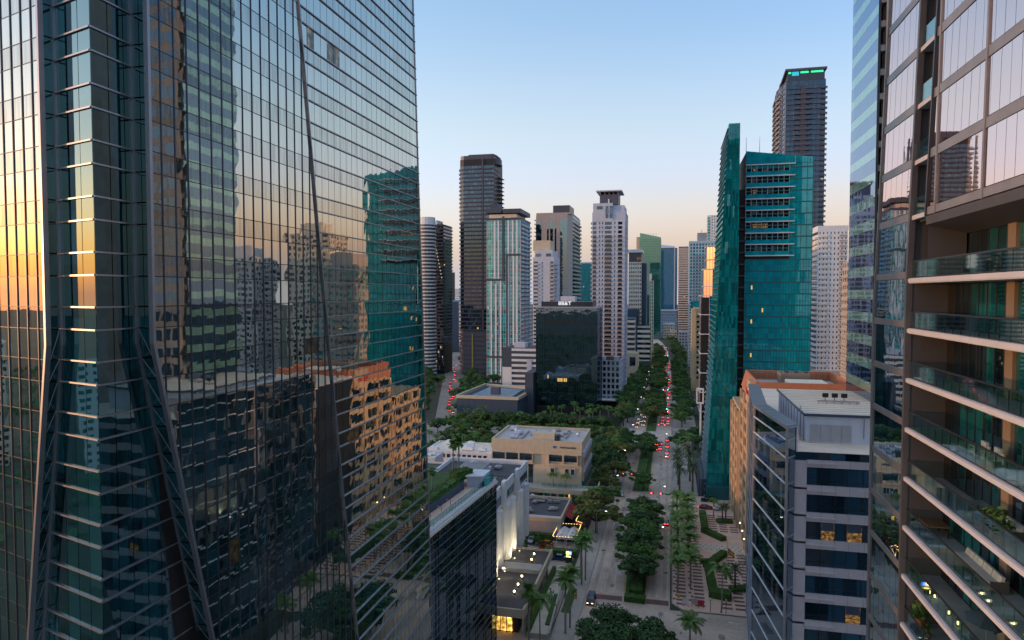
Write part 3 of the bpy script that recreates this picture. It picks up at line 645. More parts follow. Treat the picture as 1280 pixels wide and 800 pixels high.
# ------------------------------------------------------------------ the low glass block at its foot, with a roof garden
pod = B('glass_podium', 'low dark glass block with a planted roof terrace at the foot of the mirror tower', 'building', (-46, 118, 0))
PA, PB = (-37.75, 101.5), (-35.1, 135.2); frP, PL = frame(PA, PB); PT = 33.6
pp = [(-62, 101.9), (PA[0] - .3, PA[1] + .4), (PB[0] - .3, PB[1] - .3), (-62, 134.9)]
block(pod, 'core', pp, 0, PT - .3, 'black')
bay = [0.0, 3.4, 4.6, 8.0, 9.2, 12.6, 13.8, 17.2, 18.4, 21.8, 23.0, 26.4, 27.6, 31.0, PL]
rows = [PT - .75 - 1.45 * k for k in range(23)][::-1]
frN, NL = frame(PB, (-62, PB[1]))
cand = []
for z0, z1 in zip(rows, rows[1:]):
    for s0, s1 in zip(bay, bay[1:]): cand.append((z1, s0, s1, z0))
cand.sort(reverse=True); rest = MB()
for i, (z1, s0, s1, z0) in enumerate(cand):
    mb = MB() if i < 280 else rest
    mb.fbox(frP, s0 + .04, s1 - .04, -.2, 0, z0 + .05, z1 - .05)
    if i < 280: pod.part('window_pane', mb, 'podium_glass')
pod.part('glazing', rest, 'podium_glass', stuff=True)
for z in rows:
    mb = MB(); mb.fbox(frP, -.2, PL + .1, -.25, .10, z - .04, z + .04); pod.part('ledge', mb, 'mullion_steel')
for s in bay:
    mb = MB(); mb.fbox(frP, s - .05, s + .05, -.25, .1, 0, PT - .75); pod.part('mullion', mb, 'fin_steel')
mb = MB(); mb.fbox(frN, 0, NL, -.2, 0, 0, PT - .7); pod.part('end_wall', mb, 'podium_glass')
mb = MB(); mb.fbox(frP, -.3, PL + .25, -2.2, .3, PT - .7, PT - .2); pod.part('cornice', mb, 'white_warm')
mb = MB(); mb.prism([(-62, 102), (PA[0] - 2, 102), (PB[0] - 2, 134.6), (-62, 134.6)], PT - .35, PT - .12); pod.part('terrace_floor', mb, 'plaza_pink')
mb = MB(); mb.fbox(frP, -.2, PL, -.35, .1, PT - .2, PT + .15); pod.part('parapet', mb, 'slab_white')
rl = MB(); 
for k in range(25): s = .4 + k * (PL - .8) / 24; rl.fbox(frP, s - .03, s + .03, -.9, -.84, PT - .15, PT + 1.0)
rl.fbox(frP, .3, PL - .3, -.92, -.82, PT + 1.0, PT + 1.08); rl.fbox(frP, .3, PL - .3, -.9, -.84, PT + .1, PT + .15); pod.part('railing', rl, 'mullion_steel')
for k in range(24):
    s = .4 + k * (PL - .8) / 24; mb = MB(); mb.fbox(frP, s + .06, s + (PL - .8) / 24 - .06, -.88, -.86, PT + .18, PT + .96); pod.part('rail_panel', mb, 'terrace_glass')
pod.done()
mb = MB(); pts = [(-41.2, 110.4), (-39.6, 127.6), (-41.9, 136.0 - 1.8), (-52, 134.2), (-52, 110.4)]
plant_b = B('roof_planter', 'long navy blue planter with a clipped hedge on the glass block roof', 'planter', (-45, 120, PT - .12))
o = MB(); o.prism(pts, PT - .12, PT + 1.15); plant_b.part('planter_wall', o, 'navy_wall'); o = MB(); ins = [(-41.6, 110.8), (-40.0, 127.4), (-42.2, 133.8), (-51.6, 133.8), (-51.6, 110.8)]
o.prism(ins, PT + 1.1, PT + 1.25)
plant_b.part('soil', o, 'grass')
plant_b.done()
wb = B('roof_pavilion', 'white topped box hut at the far end of the roof garden', 'hut', (-37.6, 133, PT - .12))
o = MB(); o.prism([(-39.6, 129.2), (-36.4, 129.9), (-36.2, 134.4), (-39.4, 134.4)], PT - .12, PT + 1.9); wb.part('wall', o, 'stucco_blue'); o = MB(); o.prism([(-39.8, 129.0), (-36.3, 129.7), (-36.1, 134.6), (-39.6, 134.6)], PT + 1.9, PT + 2.15); wb.part('roof', o, 'white_paint')
o = MB(); o.prism([(-36.2, 129.9), (-35.6, 130), (-35.4, 134.4), (-36.0, 134.4)], PT - .12, PT + 1.5); wb.part('glass_screen', o, 'aqua_glass'); wb.done()
sw = B('terrace_wall', 'long cream wall behind the hedge on the roof garden', 'wall', (-47, 122, PT - .12)); o = MB(); o.box(-52.6, -52.2, 112, 134, PT - .12, PT + 2.2); sw.part('wall', o, 'beige_pink'); o = MB(); o.box(-52.7, -52.1, 111.9, 134.1, PT + 2.2, PT + 2.32); sw.part('coping', o, 'slab_white'); sw.done()
for k, (s, dd) in enumerate(((5.0, -1.6), (9.5, -1.6), (13.5, -1.6))):
    x, y, _ = fp(frP, s, dd, 0); t = B('terrace_lamp', '%s small hooked terrace lamp on the roof beside the glass railing' % nth(k), 'lamp', (x, y, PT - .12), 'hooked lamps on the roof terrace')
    o = MB(); o.tube([(x, y, PT - .12), (x, y, PT + 1.5), (x - .1, y, PT + 1.62), (x - .5, y, PT + 1.62)], .045, 6); t.part('post', o, 'metal_dark'); o = MB(); o.box(x - .75, x - .4, y - .1, y + .1, PT + 1.54, PT + 1.6); t.part('lamp_head', o, 'metal_grey'); t.done()

# ------------------------------------------------------------------ white fluted building lit from its foot
wf = B('white_office', 'low white building with tall floodlit flutes beside the glass block', 'building', (-48, 168, 0))
bays3 = [(-41.0, 137.5, 150.2), (-40.3, 150.2, 162.0), (-39.8, 162.0, 174.0), (-39.2, 174.0, 187.6)]
for k, (x, y0, y1) in enumerate(bays3):
    top = 24.6
    o = MB(); o.box(-62, x - .9, y0, y1 - .01, 0, top - 1.2); wf.part('wall', o, 'white_warm')
    o = MB(); o.box(-62, x - 1.0, y0 + .3, y1 - .3, top - 1.2, top - 1.05); wf.part('roof', o, 'roof_dark')
    o = MB(); o.box(x - .9, x - .5, y0, y1 - .02, 19.4, top); o.box(x - .9, x, y0 - .004, y0 + 2.2, 19.4, top + 1.0); wf.part('parapet', o, 'white_paint')
    o = MB(); o.box(x - .5, x - .35, y0 + 2.6, y1 - .6, 20.2, 22.2); wf.part('window_band', o, 'office_glass')
    for q in range(6):
        yy = y0 + 2.6 + (y1 - y0 - 3.2) * q / 5; o = MB(); o.box(x - .5, x - .3, yy - .06, yy + .06, 20.15, 22.25); wf.part('window_mullion', o, 'metal_grey')
    for q in range(2):
        yy = y0 + 1.2 + q * (y1 - y0 - .4) / 2; r = (y1 - y0) / 4.6
        o = MB(); o.prism([(x - 1.0, yy), (x + .1, yy + .1), (x + .9, yy + r * .3), (x + .9, yy + r * .85), (x + .1, yy + r * 1.15), (x - 1.0, yy + r * 1.2)], 5.0, 19.4); wf.part('flute', o, 'white_paint')
o = MB(); o.box(-62, -61.6, 137.5, 187.6, 23.4, 24.6); o.box(-62, -39.3, 187.2, 187.6, 23.4, 24.8); wf.part('parapet', o, 'white_paint')
o = MB(); o.box(-53, -46.5, 163, 172, 23.55, 27.2); wf.part('stair_house', o, 'stucco_lilac'); o = MB(); o.box(-53.2, -46.3, 162.8, 172.2, 27.2, 27.45); wf.part('stair_roof', o, 'roof_grey')
o = MB(); o.box(-45, -42, 155, 158, 23.55, 25.3); wf.part('roof_unit', o, 'white_paint'); o = MB(); o.box(-57, -51, 158, 162, 23.55, 25.6); wf.part('roof_unit', o, 'navy_wall')
roof_kit(wf, -58, -44, 140, 185, 23.55, 10, 'metal_grey', .9); roof_kit(wf, -58, -46, 176, 186, 23.55, 4, 'stucco_blue', 1.3)
wf.done()
# lobby canopy in front, with lamps on its roof
lb = B('lobby_canopy', 'flat dark roofed lobby with cream parapet below the floodlit flutes', 'building', (-34, 154, 0))
o = MB(); o.box(-40.9, -29.9, 137.2, 171.0, 4.4, 5.6); lb.part('roof_slab', o, 'roof_dark')
o = MB(); o.box(-29.9, -29.4, 136.8, 171.4, 4.2, 6.2); o.box(-41.0, -29.9, 136.8, 137.2, 4.2, 6.05); o.box(-39.0, -29.9, 171.0, 171.4, 4.2, 6.05); lb.part('parapet', o, 'beige_conc')
o = MB(); o.box(-39.2, -30.0, 156.4, 160.2, 5.62, 6.5); lb.part('raised_roof', o, 'stone_pale')
o = MB(); o.box(-40.8, -31.2, 139.0, 170, 0, 4.4); lb.part('wall', o, 'black')
o = MB(); o.box(-36.4, -32.4, 138.75, 138.98, .3, 3.6); lb.part('lobby_window', o, 'lobby_glow')
for x in (-36.4, -35.1, -33.7, -32.4): o = MB(); o.box(x - .08, x + .08, 138.6, 138.75, 0, 4.2); lb.part('window_mullion', o, 'metal_dark')
for y in (140, 147, 154, 161, 168): o = MB(); o.box(-30.6, -30.1, y - .25, y + .25, 0, 4.3); lb.part('column', o, 'beige_conc')
lb.done()
sign = text_mesh('801 BRICKELL', .55, .03, 'metal_dark') if False else None
for k, (x, y) in enumerate(((-33.3, 144.6), (-33.3, 148.4), (-33.4, 152.9), (-33.2, 163.2), (-33.3, 166.9))):
    z0 = 5.6
    t = B('floodlight', '%s glowing floodlight on the dark lobby roof' % nth(k), 'floodlight', (x, y, z0), 'floodlights on the lobby roof')
    o = MB(); o.cyl(x, y, z0, z0 + .25, .25, n=8); o.bar((x, y, z0 + .25), (x - .1, y, z0 + .6), .08); t.part('stand', o, 'metal_dark')
    o = MB(); o.ball(x - .1, y, z0 + .75, .22); t.part('lamp', o, 'lamp_warm')
    l = bpy.data.lights.new('floodlight_beam', 'SPOT'); l.energy = 500 * EMK; l.color = (1, .78, .38); l.spot_size = R(105); l.spot_blend = .8; l.shadow_soft_size = .2
    lo_ = link('floodlight_beam', l, t.root, (-.35, 0, .9)); lo_.rotation_euler = Vector((.93, 0, -.36)).to_track_quat('Z', 'Y').to_euler()
    t.done()
for k, (x, y) in enumerate(((-39.2, 141.5), (-39.2, 146.0), (-38.6, 151.5), (-38.4, 156.0), (-38.2, 160.5), (-37.9, 164.5), (-37.8, 169.5))):
    t = B('uplight', '%s small uplight at the foot of the white flutes' % nth(k), 'uplight', (x, y, 5.6), 'uplights at the foot of the flutes')
    o = MB(); o.cyl(x, y, 5.6, 5.75, .22, n=8); t.part('housing', o, 'metal_dark'); o = MB(); o.cyl(x, y, 5.75, 5.8, .17, n=8); t.part('lens', o, 'lens_warm')
    l = bpy.data.lights.new('uplight_beam', 'SPOT'); l.energy = 420 * EMK; l.color = (1, .84, .56); l.spot_size = R(120); l.spot_blend = .9; l.shadow_soft_size = .15
    lo_ = link('uplight_beam', l, t.root, (0, 0, .3)); lo_.rotation_euler = Vector((.42, 0, -.9)).to_track_quat('Z', 'Y').to_euler(); t.done()
# ------------------------------------------------------------------ the balcony tower on the right
RX = 16.5; BX = 18.95; RH = 3.57; RT = 3.78; YS = 20.0
rt = B('balcony_tower', 'residential tower with rose tinted glass above open glass railed balconies at the right edge', 'apartment tower', (30, 45, 0))
frR = (RX, 0.0, 0.0, -1.0)          # west face, runs towards the viewer; along = -Y
frK = (BX, 0.0, 0.0, -1.0)
E_l = lerp_edge([(0, 62.5), (70, 62.6), (80, 61.4), (92, 60.2), (170, 52.0)])
E_a = lerp_edge([(0, 54.4), (73.1, 54.2), (92, 52.5), (170, 46.0)]); E_b = lerp_edge([(0, 51.0), (77.2, 50.9), (92, 49.4), (170, 42.9)])
ZU = [77.2 + RT * k for k in range(0, 24)]; ZB = [73.1 - RH * k for k in range(0, 20)]
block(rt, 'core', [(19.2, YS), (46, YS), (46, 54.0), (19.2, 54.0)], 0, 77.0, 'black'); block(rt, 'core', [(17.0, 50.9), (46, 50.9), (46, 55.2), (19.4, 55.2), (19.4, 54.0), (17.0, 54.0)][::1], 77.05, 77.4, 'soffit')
rp = []
def rpane(y0a, y1a, z0, z1, y0b, y1b, m):      # quad with its own top and bottom edges
    rp.append((y0a, y1a, z0, z1, y0b, y1b, m))
SPU = .62
def column_of(lo, hi, levels, n, bar, m='pink_sky_glass'):
    for z0, z1 in zip(levels, levels[1:]):
        za, zb = z0 + bar, z1 - .03
        for i in range(n):
            f = lambda z, t: hi(z) + (lo(z) - hi(z)) * t
            rpane(f(za, i / n) - .025, f(za, (i + 1) / n) + .025, za, zb, f(zb, i / n) - .025, f(zb, (i + 1) / n) + .025, m)
low_levels = sorted(ZB + [73.1 + RH]) ; low_levels[-1] = 77.2
column_of(E_a, E_l, low_levels, 6, .5, 'strip_glass'); column_of(E_a, E_l, ZU, 6, SPU)
Ylow = lambda z: YS
for z0, z1 in zip(ZU, ZU[1:]):
    y = E_b(z0)
    k = 0
    while y > YS + .5:
        w = 1.12 if k % 6 else 1.5
        sh = E_b(z1) - E_b(z0)
        f = max(0, (y - 34) / 17); f2 = max(0, (y - w - 34) / 17)
        rpane(y - .02, y - w + .02, z0 + SPU, z1 - .03, y + sh * f - .02, y - w + sh * f2 + .02, 'pink_sky_glass'); y -= w; k += 1
def rvis(q):
    p = px(RX, q[0], (q[2] + q[3]) / 2)
    return 0 if not p or not (-10 < p[0] < 1300 and -30 < p[1] < 830) else (q[0] - q[1]) * (q[3] - q[2]) / p[2] ** 2
rp.sort(key=lambda q: -rvis(q)); rest = MB()
for i, q in enumerate(rp):
    if i < 290 and rvis(q) > 0:
        mb = MB(); a = [(RX, q[0], q[2]), (RX, q[1], q[2]), (RX, q[5], q[3]), (RX, q[4], q[3])]; d = random.gauss(0, .0025)
        a = [(x + (d if j in (1, 2) else 0), y, z) for j, (x, y, z) in enumerate(a)]
        mb.poly(a); b2 = [(x + .06, y, z) for x, y, z in a]; [mb.poly([a[(j + 1) % 4], a[j], b2[j], b2[(j + 1) % 4]]) for j in range(4)]
        rt.part('window_pane', mb, q[6])
    else: rest.poly([(RX, q[0], q[2]), (RX, q[1], q[2]), (RX, q[5], q[3]), (RX, q[4], q[3])])
rt.part('glazing', rest, 'pink_sky_glass', stuff=True)
bk = MB(); bk.v = [(RX + .1, 62.5, 0), (RX + .1, 54.4, 0), (RX + .1, 54.3, 77.2), (RX + .1, 61.6, 77.2), (RX + .1, 45.6, 168), (RX + .1, 52, 168)]; bk.f = [(0, 1, 2, 3), (3, 2, 4, 5)]; bk.m = [0, 0]
bk.poly([(RX + .1, 51, 77.3), (RX + .1, YS, 77.3), (RX + .1, YS, 168), (RX + .1, 43, 168)])
bk.poly([(RX + .1, 62.5, 0), (RX + .1, 61.6, 77.2), (46, 61.6, 77.2), (46, 62.5, 0)]); bk.poly([(RX + .1, 61.6, 77.2), (RX + .1, 52, 168), (46, 52, 168), (46, 61.6, 77.2)]); bk.poly([(RX + .1, YS, 77.3), (46, YS, 77.3), (46, YS, 168), (RX + .1, YS, 168)])
rt.part('inner_wall', bk, 'black')
# grey spandrels
for z in low_levels[:-1]:
    mb = MB(); mb.fbox(frR, -E_l(z), -E_a(z), -.06, .05, z, z + .5); rt.part('spandrel', mb, 'spandrel_grey')
for z in ZU:
    if z > 130: break
    mb = MB(); mb.fbox(frR, -E_l(z), -E_a(z), -.06, .05, z - .02, z + SPU - .06); rt.part('spandrel', mb, 'spandrel_grey')
    mb = MB(); mb.fbox(frR, -E_b(z), -YS, -.06, .05, z - .02, z + SPU - .06); rt.part('spandrel', mb, 'spandrel_grey')
mb = MB()
for k in range(6):
    y = E_b(77.2) - .1 - 6.9 * k - 1.4
    if y > YS: mb.bar((RX - .03, y, 77.2), (RX - .03, y - 1.7, 130), .22, .12)
rt.part('pilaster', mb, 'spandrel_grey', stuff=True)
edge_tab = lambda e, w, name, m: None
def edge_bar_r(e, w, name, m, zs, d0=-.1, d1=.14, off=0):
    mb = MB(); P = lambda y, d, z: (RX - d, y, z)
    for a, c in zip(zs, zs[1:]):
        ya, yc = e(a) + off, e(c) + off
        mb.hexa([P(ya + w, d1, a), P(ya - w, d1, a), P(ya - w, d0, a), P(ya + w, d0, a), P(yc + w, d1, c), P(yc - w, d1, c), P(yc - w, d0, c), P(yc + w, d0, c)])
    rt.part(name, mb, m)
edge_bar_r(E_l, .1, 'corner_trim', 'spandrel_grey', [0, 70, 80, 92, 168]); edge_bar_r(E_a, .16, 'fin', 'copper_trim', [0, 73.1, 77.2, 92, 168], -.2, .2); edge_bar_r(E_b, .1, 'recess_trim', 'metal_dark', [77.2, 92, 168])
# tall recess with small balconies
for z0, z1 in zip([73.1 + .01] + ZU, ZU):
    mb = MB(); mb.poly([(RX + .1, E_a(z0), z0), (RX + 2.4, E_a(z0), z0), (RX + 2.4, E_a(z1), z1), (RX + .1, E_a(z1), z1)]); mb.poly([(RX + 2.4, E_a(z0), z0), (RX + 2.4, E_b(z0), z0), (RX + 2.4, E_b(z1), z1), (RX + 2.4, E_a(z1), z1)])
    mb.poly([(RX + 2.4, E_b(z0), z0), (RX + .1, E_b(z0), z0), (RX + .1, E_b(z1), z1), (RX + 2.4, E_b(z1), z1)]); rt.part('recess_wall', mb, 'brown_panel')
    if z0 > 74:
        mb = MB(); mb.box(RX - .05, RX + 2.3, E_b(z0) + .1, E_a(z0) - .16, z0, z0 + .3); rt.part('balcony_slab', mb, 'slab_white')
        mb = MB(); mb.box(RX + .02, RX + .06, E_b(z0) + .12, E_a(z0) - .18, z0 + .36, z0 + 1.5); rt.part('rail_panel', mb, 'rail_glass')
# overhang above the first open balcony
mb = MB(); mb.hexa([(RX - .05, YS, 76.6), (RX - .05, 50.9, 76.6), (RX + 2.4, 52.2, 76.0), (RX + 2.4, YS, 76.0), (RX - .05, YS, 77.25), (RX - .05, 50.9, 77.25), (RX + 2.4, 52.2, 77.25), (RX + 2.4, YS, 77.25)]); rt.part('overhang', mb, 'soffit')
# open floors
wp = []; rail = []
rr = random.Random(5)
COLS = [(44.0, 44.95), (35.2, 36.1), (26.6, 27.5)]
for k, z in enumerate(ZB[:14]):
    ya = E_a(z)
    top = (76.1 if k == 0 else ZB[k - 1] - .36)
    mb = MB(); mb.box(RX - .02, BX, YS, ya + .12, z - .36, z); mb.box(RX - .1, RX - .02, YS, ya + .14, z - .30, z - .03); rt.part('slab', mb, 'slab_white')
    mb = MB(); mb.box(RX + .12, BX, YS, ya - .1, z, z + .015); rt.part('deck', mb, 'deck_tile')
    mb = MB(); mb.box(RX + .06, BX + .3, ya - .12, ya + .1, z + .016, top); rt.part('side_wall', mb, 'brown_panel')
    y = ya - .15; first = True
    while y > YS:
        w = 1.35 if first else 1.22
        c = next((c for c in COLS if c[0] < y <= c[1] + .01 or (y - w < c[1] < y)), None)
        if c and y - .05 <= c[1] + .02:
            y = c[0]; continue
        y2 = max(y - w, c[1] if c else YS)
        wp.append((y - .05, y2 + .05, z + .08, top - .06, 'black' if first else rr.choice(['window_teal', 'window_teal', 'window_night', 'window_teal', 'window_night']), k)); first = False; y = y2  # first pane black: shade beside the side wall put into its colour
    for c in COLS:
        mb = MB(); mb.box(BX - .16, BX + .3, c[0], c[1], z + .016, top); rt.part('column', mb, 'column_tan')
    fm = MB(); fm.box(BX + .01, BX + .09, YS, ya - .12, z + .016, z + .1); fm.box(BX + .01, BX + .09, YS, ya - .12, top - .08, top)
    for q in wp:
        if q[5] == k: fm.box(BX - .01, BX + .08, q[1] - .08, q[1] + .01, z + .1, top - .08)
    rt.part('door_frame', fm, 'metal_dark')
    y = ya - .25; pm = MB()
    while y > YS + .3:
        y2 = max(YS, y - 1.22); rail.append((y - .03, y2 + .03, z, k)); pm.box(RX + .16, RX + .2, y2 - .045, y2 + .045, z, z + 1.16); y = y2
    pm.box(RX + .1, RX + .16, YS, ya - .25, z + 1.14, z + 1.24); pm.box(RX + .1, RX + .15, YS, ya - .25, z + .05, z + .1); rt.part('railing', pm, 'metal_dark')
mbs = {}
for (y, y2, z0, z1, m, k) in wp:
    if y > 35.5 and k < 11: mb = MB(); mb.box(BX + .03, BX + .06, y2, y, z0, z1); rt.part('glass_door', mb, m)
    else: mbs.setdefault(m, MB()).box(BX + .03, BX + .06, y2, y, z0, z1)
for m, mb in mbs.items(): rt.part('glazing', mb, m, stuff=True)
rmb = MB()
for (y, y2, z, k) in rail:
    mb = MB() if (y > 36 and k < 11) else rmb
    mb.box(RX + .11, RX + .13, y2, y, z + .1, z + 1.14)
    if mb is not rmb: rt.part('rail_panel', mb, 'rail_glass')
rt.part('rail_glazing', rmb, 'rail_glass', stuff=True)
rt.done()
# balcony furniture
def armchair(x, y, z, label):
    t = B('armchair', label, 'armchair', (x, y, z), 'armchairs on the balconies')
    o = MB()
    for dx in (-.38, .38):
        for dy in (-.38, .38): o.box(x + dx - .04, x + dx + .04, y + dy - .04, y + dy + .04, z, z + .62)
        o.box(x + dx - .05, x + dx + .05, y - .42, y + .42, z + .6, z + .66)
    o.box(x - .36, x + .36, y - .36, y + .36, z + .2, z + .28); t.part('frame', o, 'frame_white')
    o = MB(); o.box(x - .33, x + .33, y - .34, y + .34, z + .28, z + .44); t.part('seat_cushion', o, 'cushion'); o = MB(); o.box(x + .22, x + .38, y - .34, y + .34, z + .44, z + .9); t.part('back_cushion', o, 'cushion'); o = MB(); o.box(x + .36, x + .42, y - .4, y + .4, z + .2, z + .7); t.part('backrest', o, 'wood'); t.done()
armchair(17.75, 45.3, 62.39, 'pale framed armchair left of the pair on the upper furnished balcony'); armchair(17.75, 43.6, 62.39, 'wood backed armchair right of the pair on the upper furnished balcony')
def sofa(x, y0, y1, z, label, ncush):
    t = B('wicker_sofa', label, 'sofa', (x, (y0 + y1) / 2, z), 'wicker sofas on the balconies')
    o = MB(); o.box(x - .45, x + .45, y0, y1, z + .08, z + .38); o.box(x + .3, x + .45, y0, y1, z + .38, z + .78); o.box(x - .45, x + .3, y0, y0 + .14, z + .38, z + .66); o.box(x - .4, x - .3, y0 + .1, y0 + .2, z, z + .08); o.box(x - .4, x - .3, y1 - .2, y1 - .1, z, z + .08); o.box(x + .3, x + .4, y1 - .2, y1 - .1, z, z + .08); o.box(x + .3, x + .4, y0 + .1, y0 + .2, z, z + .08); t.part('base', o, 'wicker')
    w = (y1 - y0 - .16) / ncush
    for i in range(ncush):
        a = y0 + .15 + i * w; o = MB(); o.prism([(x - .46, a + .03), (x + .18, a + .03), (x + .18, a + w - .03), (x - .46, a + w - .03)], z + .39, z + .55); t.part('seat_cushion', o, 'cushion')
        o = MB(); o.hexa([(x + .1, a + .04, z + .55), (x + .28, a + .04, z + .55), (x + .28, a + w - .04, z + .55), (x + .1, a + w - .04, z + .55), (x + .2, a + .06, z + .92), (x + .36, a + .06, z + .9), (x + .36, a + w - .06, z + .9), (x + .2, a + w - .06, z + .92)]); t.part('back_cushion', o, 'cushion')
    t.done()
sofa(17.9, 42.6, 47.6, 55.25, 'long wicker sofa with pale cushions on the lower furnished balcony', 4); sofa(17.9, 40.4, 42.6, 58.82, 'short wicker sofa beside the dining table on the middle balcony', 2)
t = B('patio_table', 'grey patio table on the balcony behind potted plants', 'table', (17.8, 45.0, 58.82)); o = MB(); o.box(17.3, 18.3, 43.9, 46.1, 59.5, 59.56); t.part('table_top', o, 'metal_grey'); 
for dx in (17.38, 18.22):
    for dy in (44.0, 46.0): o = MB(); o.box(dx - .04, dx + .04, dy - .04, dy + .04, 58.84, 59.5); t.part('leg', o, 'metal_dark')
t.done()
t = B('side_table', 'dark low table on the balcony against the brown side wall', 'table', (17.9, 52.2, 55.25)); o = MB(); o.box(17.2, 18.6, 51.5, 53.4, 56.0, 56.08); t.part('table_top', o, 'wood')
for dx in (17.3, 18.5):
    for dy in (51.6, 53.3): o = MB(); o.box(dx - .05, dx + .05, dy - .05, dy + .05, 55.27, 56.0); t.part('leg', o, 'metal_dark')
t.done()
def potted(x, y, z, s, label, pot='terracotta'):
    t = B('potted_plant', label, 'potted plant', (x, y, z), 'potted plants on the balconies')
    o = MB(); o.cyl(x, y, z + .016, z + .42 * s, .16 * s, .23 * s, 10); t.part('pot', o, pot)
    o = MB(); q = random.Random(int(y * 10))
    for i in range(70):
        a = q.uniform(0, 6.28); r = q.uniform(.03, .34) * s; h = z + .42 * s + q.uniform(0, .75) * s; L = q.uniform(.10, .2) * s
        c = Vector((x + r * math.cos(a), y + r * math.sin(a), h)); d1 = Vector((q.gauss(0, 1), q.gauss(0, 1), q.gauss(0, .6))).normalized() * L; d2 = d1.cross(Vector((q.gauss(0, 1), q.gauss(0, 1), 1))).normalized() * L * .5
        o.poly([tuple(c - d1), tuple(c + d2), tuple(c + d1), tuple(c - d2)])
    t.part('foliage', o, 'plant', stuff=True); t.done()
for k, (y, s) in enumerate(((40.2, 1.3), (41.2, 1.45), (42.4, 1.1), (43.3, 1.0))): potted(17.0, y, 58.82, s, '%s potted plant in the row behind the middle balcony railing' % ['right-hand', 'second from right', 'third from right', 'left-hand'][k])
potted(17.3, 45.2, 58.82 - 0.0, .55, 'small potted plant beside the patio table') ; potted(17.5, 53.4, 48.11, 1.7, 'large potted plant at the end of the lowest balcony'); potted(17.5, 51.9, 48.11, .8, 'small potted plant beside the large one on the lowest balcony')
for k, (x, y) in enumerate(((17.15, 50.6), (17.2, 50.0), (17.2, 47.6), (17.2, 46.2))):
    t = B('lantern', '%s lit lantern from the side wall on the second lowest balcony' % ['first', 'second', 'third', 'fourth'][k], 'lantern', (x, y, 51.68), 'lanterns on the second lowest balcony'); o = MB(); o.cyl(x, y, 51.70, 51.76, .12, n=8); o.cyl(x, y, 52.02, 52.08, .12, n=8); [o.box(x + a - .01, x + a + .01, y + c - .01, y + c + .01, 51.76, 52.02) for a in (-.09, .09) for c in (-.05, .05)]; t.part('cage', o, 'metal_dark'); o = MB(); o.cyl(x, y, 51.77, 52.0, .055, n=8); t.part('flame_glass', o, 'bulb'); t.done()
t = B('patio_umbrella', 'dark blue patio umbrella on the second lowest balcony', 'umbrella', (17.7, 43.6, 51.68)); o = MB(); o.cyl(17.7, 43.6, 51.7, 53.7, .03, n=6); o.cyl(17.7, 43.6, 51.7, 51.78, .28, n=10); t.part('pole', o, 'metal_grey'); o = MB()
for i in range(8):
    a, c = math.pi * i / 4, math.pi * (i + 1) / 4; o.poly([(17.7, 43.6, 53.75), (17.7 + 1.05 * math.cos(a), 43.6 + 1.4 * math.sin(a), 53.3), (17.7 + 1.05 * math.cos(c), 43.6 + 1.4 * math.sin(c), 53.3)]); o.poly([(17.7, 43.6, 53.70), (17.7 + 1.05 * math.cos(c), 43.6 + 1.4 * math.sin(c), 53.25), (17.7 + 1.05 * math.cos(a), 43.6 + 1.4 * math.sin(a), 53.25)])
t.part('canopy', o, 'umbrella_blue'); t.done()

# ------------------------------------------------------------------ the banded glass tower behind it
bt = B('banded_tower', 'tall tower in alternating pale green and dark blue glass bands behind the balcony tower', 'skyscraper', (46, 148, 0))
bp = [(35.6, 136), (60, 136), (60, 154.5), (35.6, 154.5)]; block(bt, 'core', [(36.0, 138.6), (59.6, 138.6), (59.6, 154.2), (36.0, 154.2)], 0, 176, 'black')
frW, LW = frame((35.6, 154.5), (35.6, 136.0)); nb = 12; bw = LW / nb
cc = []
for k in range(41):
    z = 4.28 * k
    for i in range(nb): cc.append((z, i * bw, (i + 1) * bw, 'band_dark')); cc.append((z + 2.52, i * bw, (i + 1) * bw, 'band_light'))
rest = {}
for (z, s0, s1, m) in cc:
    mb = rest.setdefault((z, m), MB()); j = random.gauss(0, .003)
    mb.poly([fp(frW, s0 + .015, -.01 + j, z + .02), fp(frW, s1 - .015, -.01 - j, z + .02), fp(frW, s1 - .015, -.01 - j, z + (2.48 if m == 'band_dark' else 1.74)), fp(frW, s0 + .015, -.01 + j, z + (2.48 if m == 'band_dark' else 1.74))])
for (z, m), mb in rest.items(): bt.part('glass_band', mb, m)
mb = MB(); [mb.fbox(frW, 0, LW, -.3, -.02, 4.28 * (k // 2) + 2.5 * (k % 2) - .03, 4.28 * (k // 2) + 2.5 * (k % 2) + .03) for k in range(82)]; bt.part('transom', mb, 'metal_grey', stuff=True)
mb = MB(); mb.fbox(frW, LW, LW + .15, -.35, .05, 0, 176); bt.part('corner_trim', mb, 'metal_dark')
for k in range(6, 41):
    z = 4.28 * k; mb = MB(); mb.box(35.75, 37.0, 136.2, 138.5, z, z + 1.1); bt.part('ledge', mb, 'pink_stone')
mb = MB(); mb.box(36.9, 60, 135.9, 138.6, 0, 176); bt.part('end_wall', mb, 'pink_stone')
frS, LS = frame((37.6, 135.9), (60, 135.9))
for k in range(8, 41):
    z = 4.28 * k + 1.3
    for i in range(3): mb = MB(); mb.fbox(frS, .2 + i * 2.6, 2.2 + i * 2.6, 0, .03, z, z + 2.6); bt.part('window', mb, 'band_dark')
block(bt, 'roof_parapet', rect(35.6, 60, 136, 154.5), 176, 178, 'metal_grey'); bt.done()

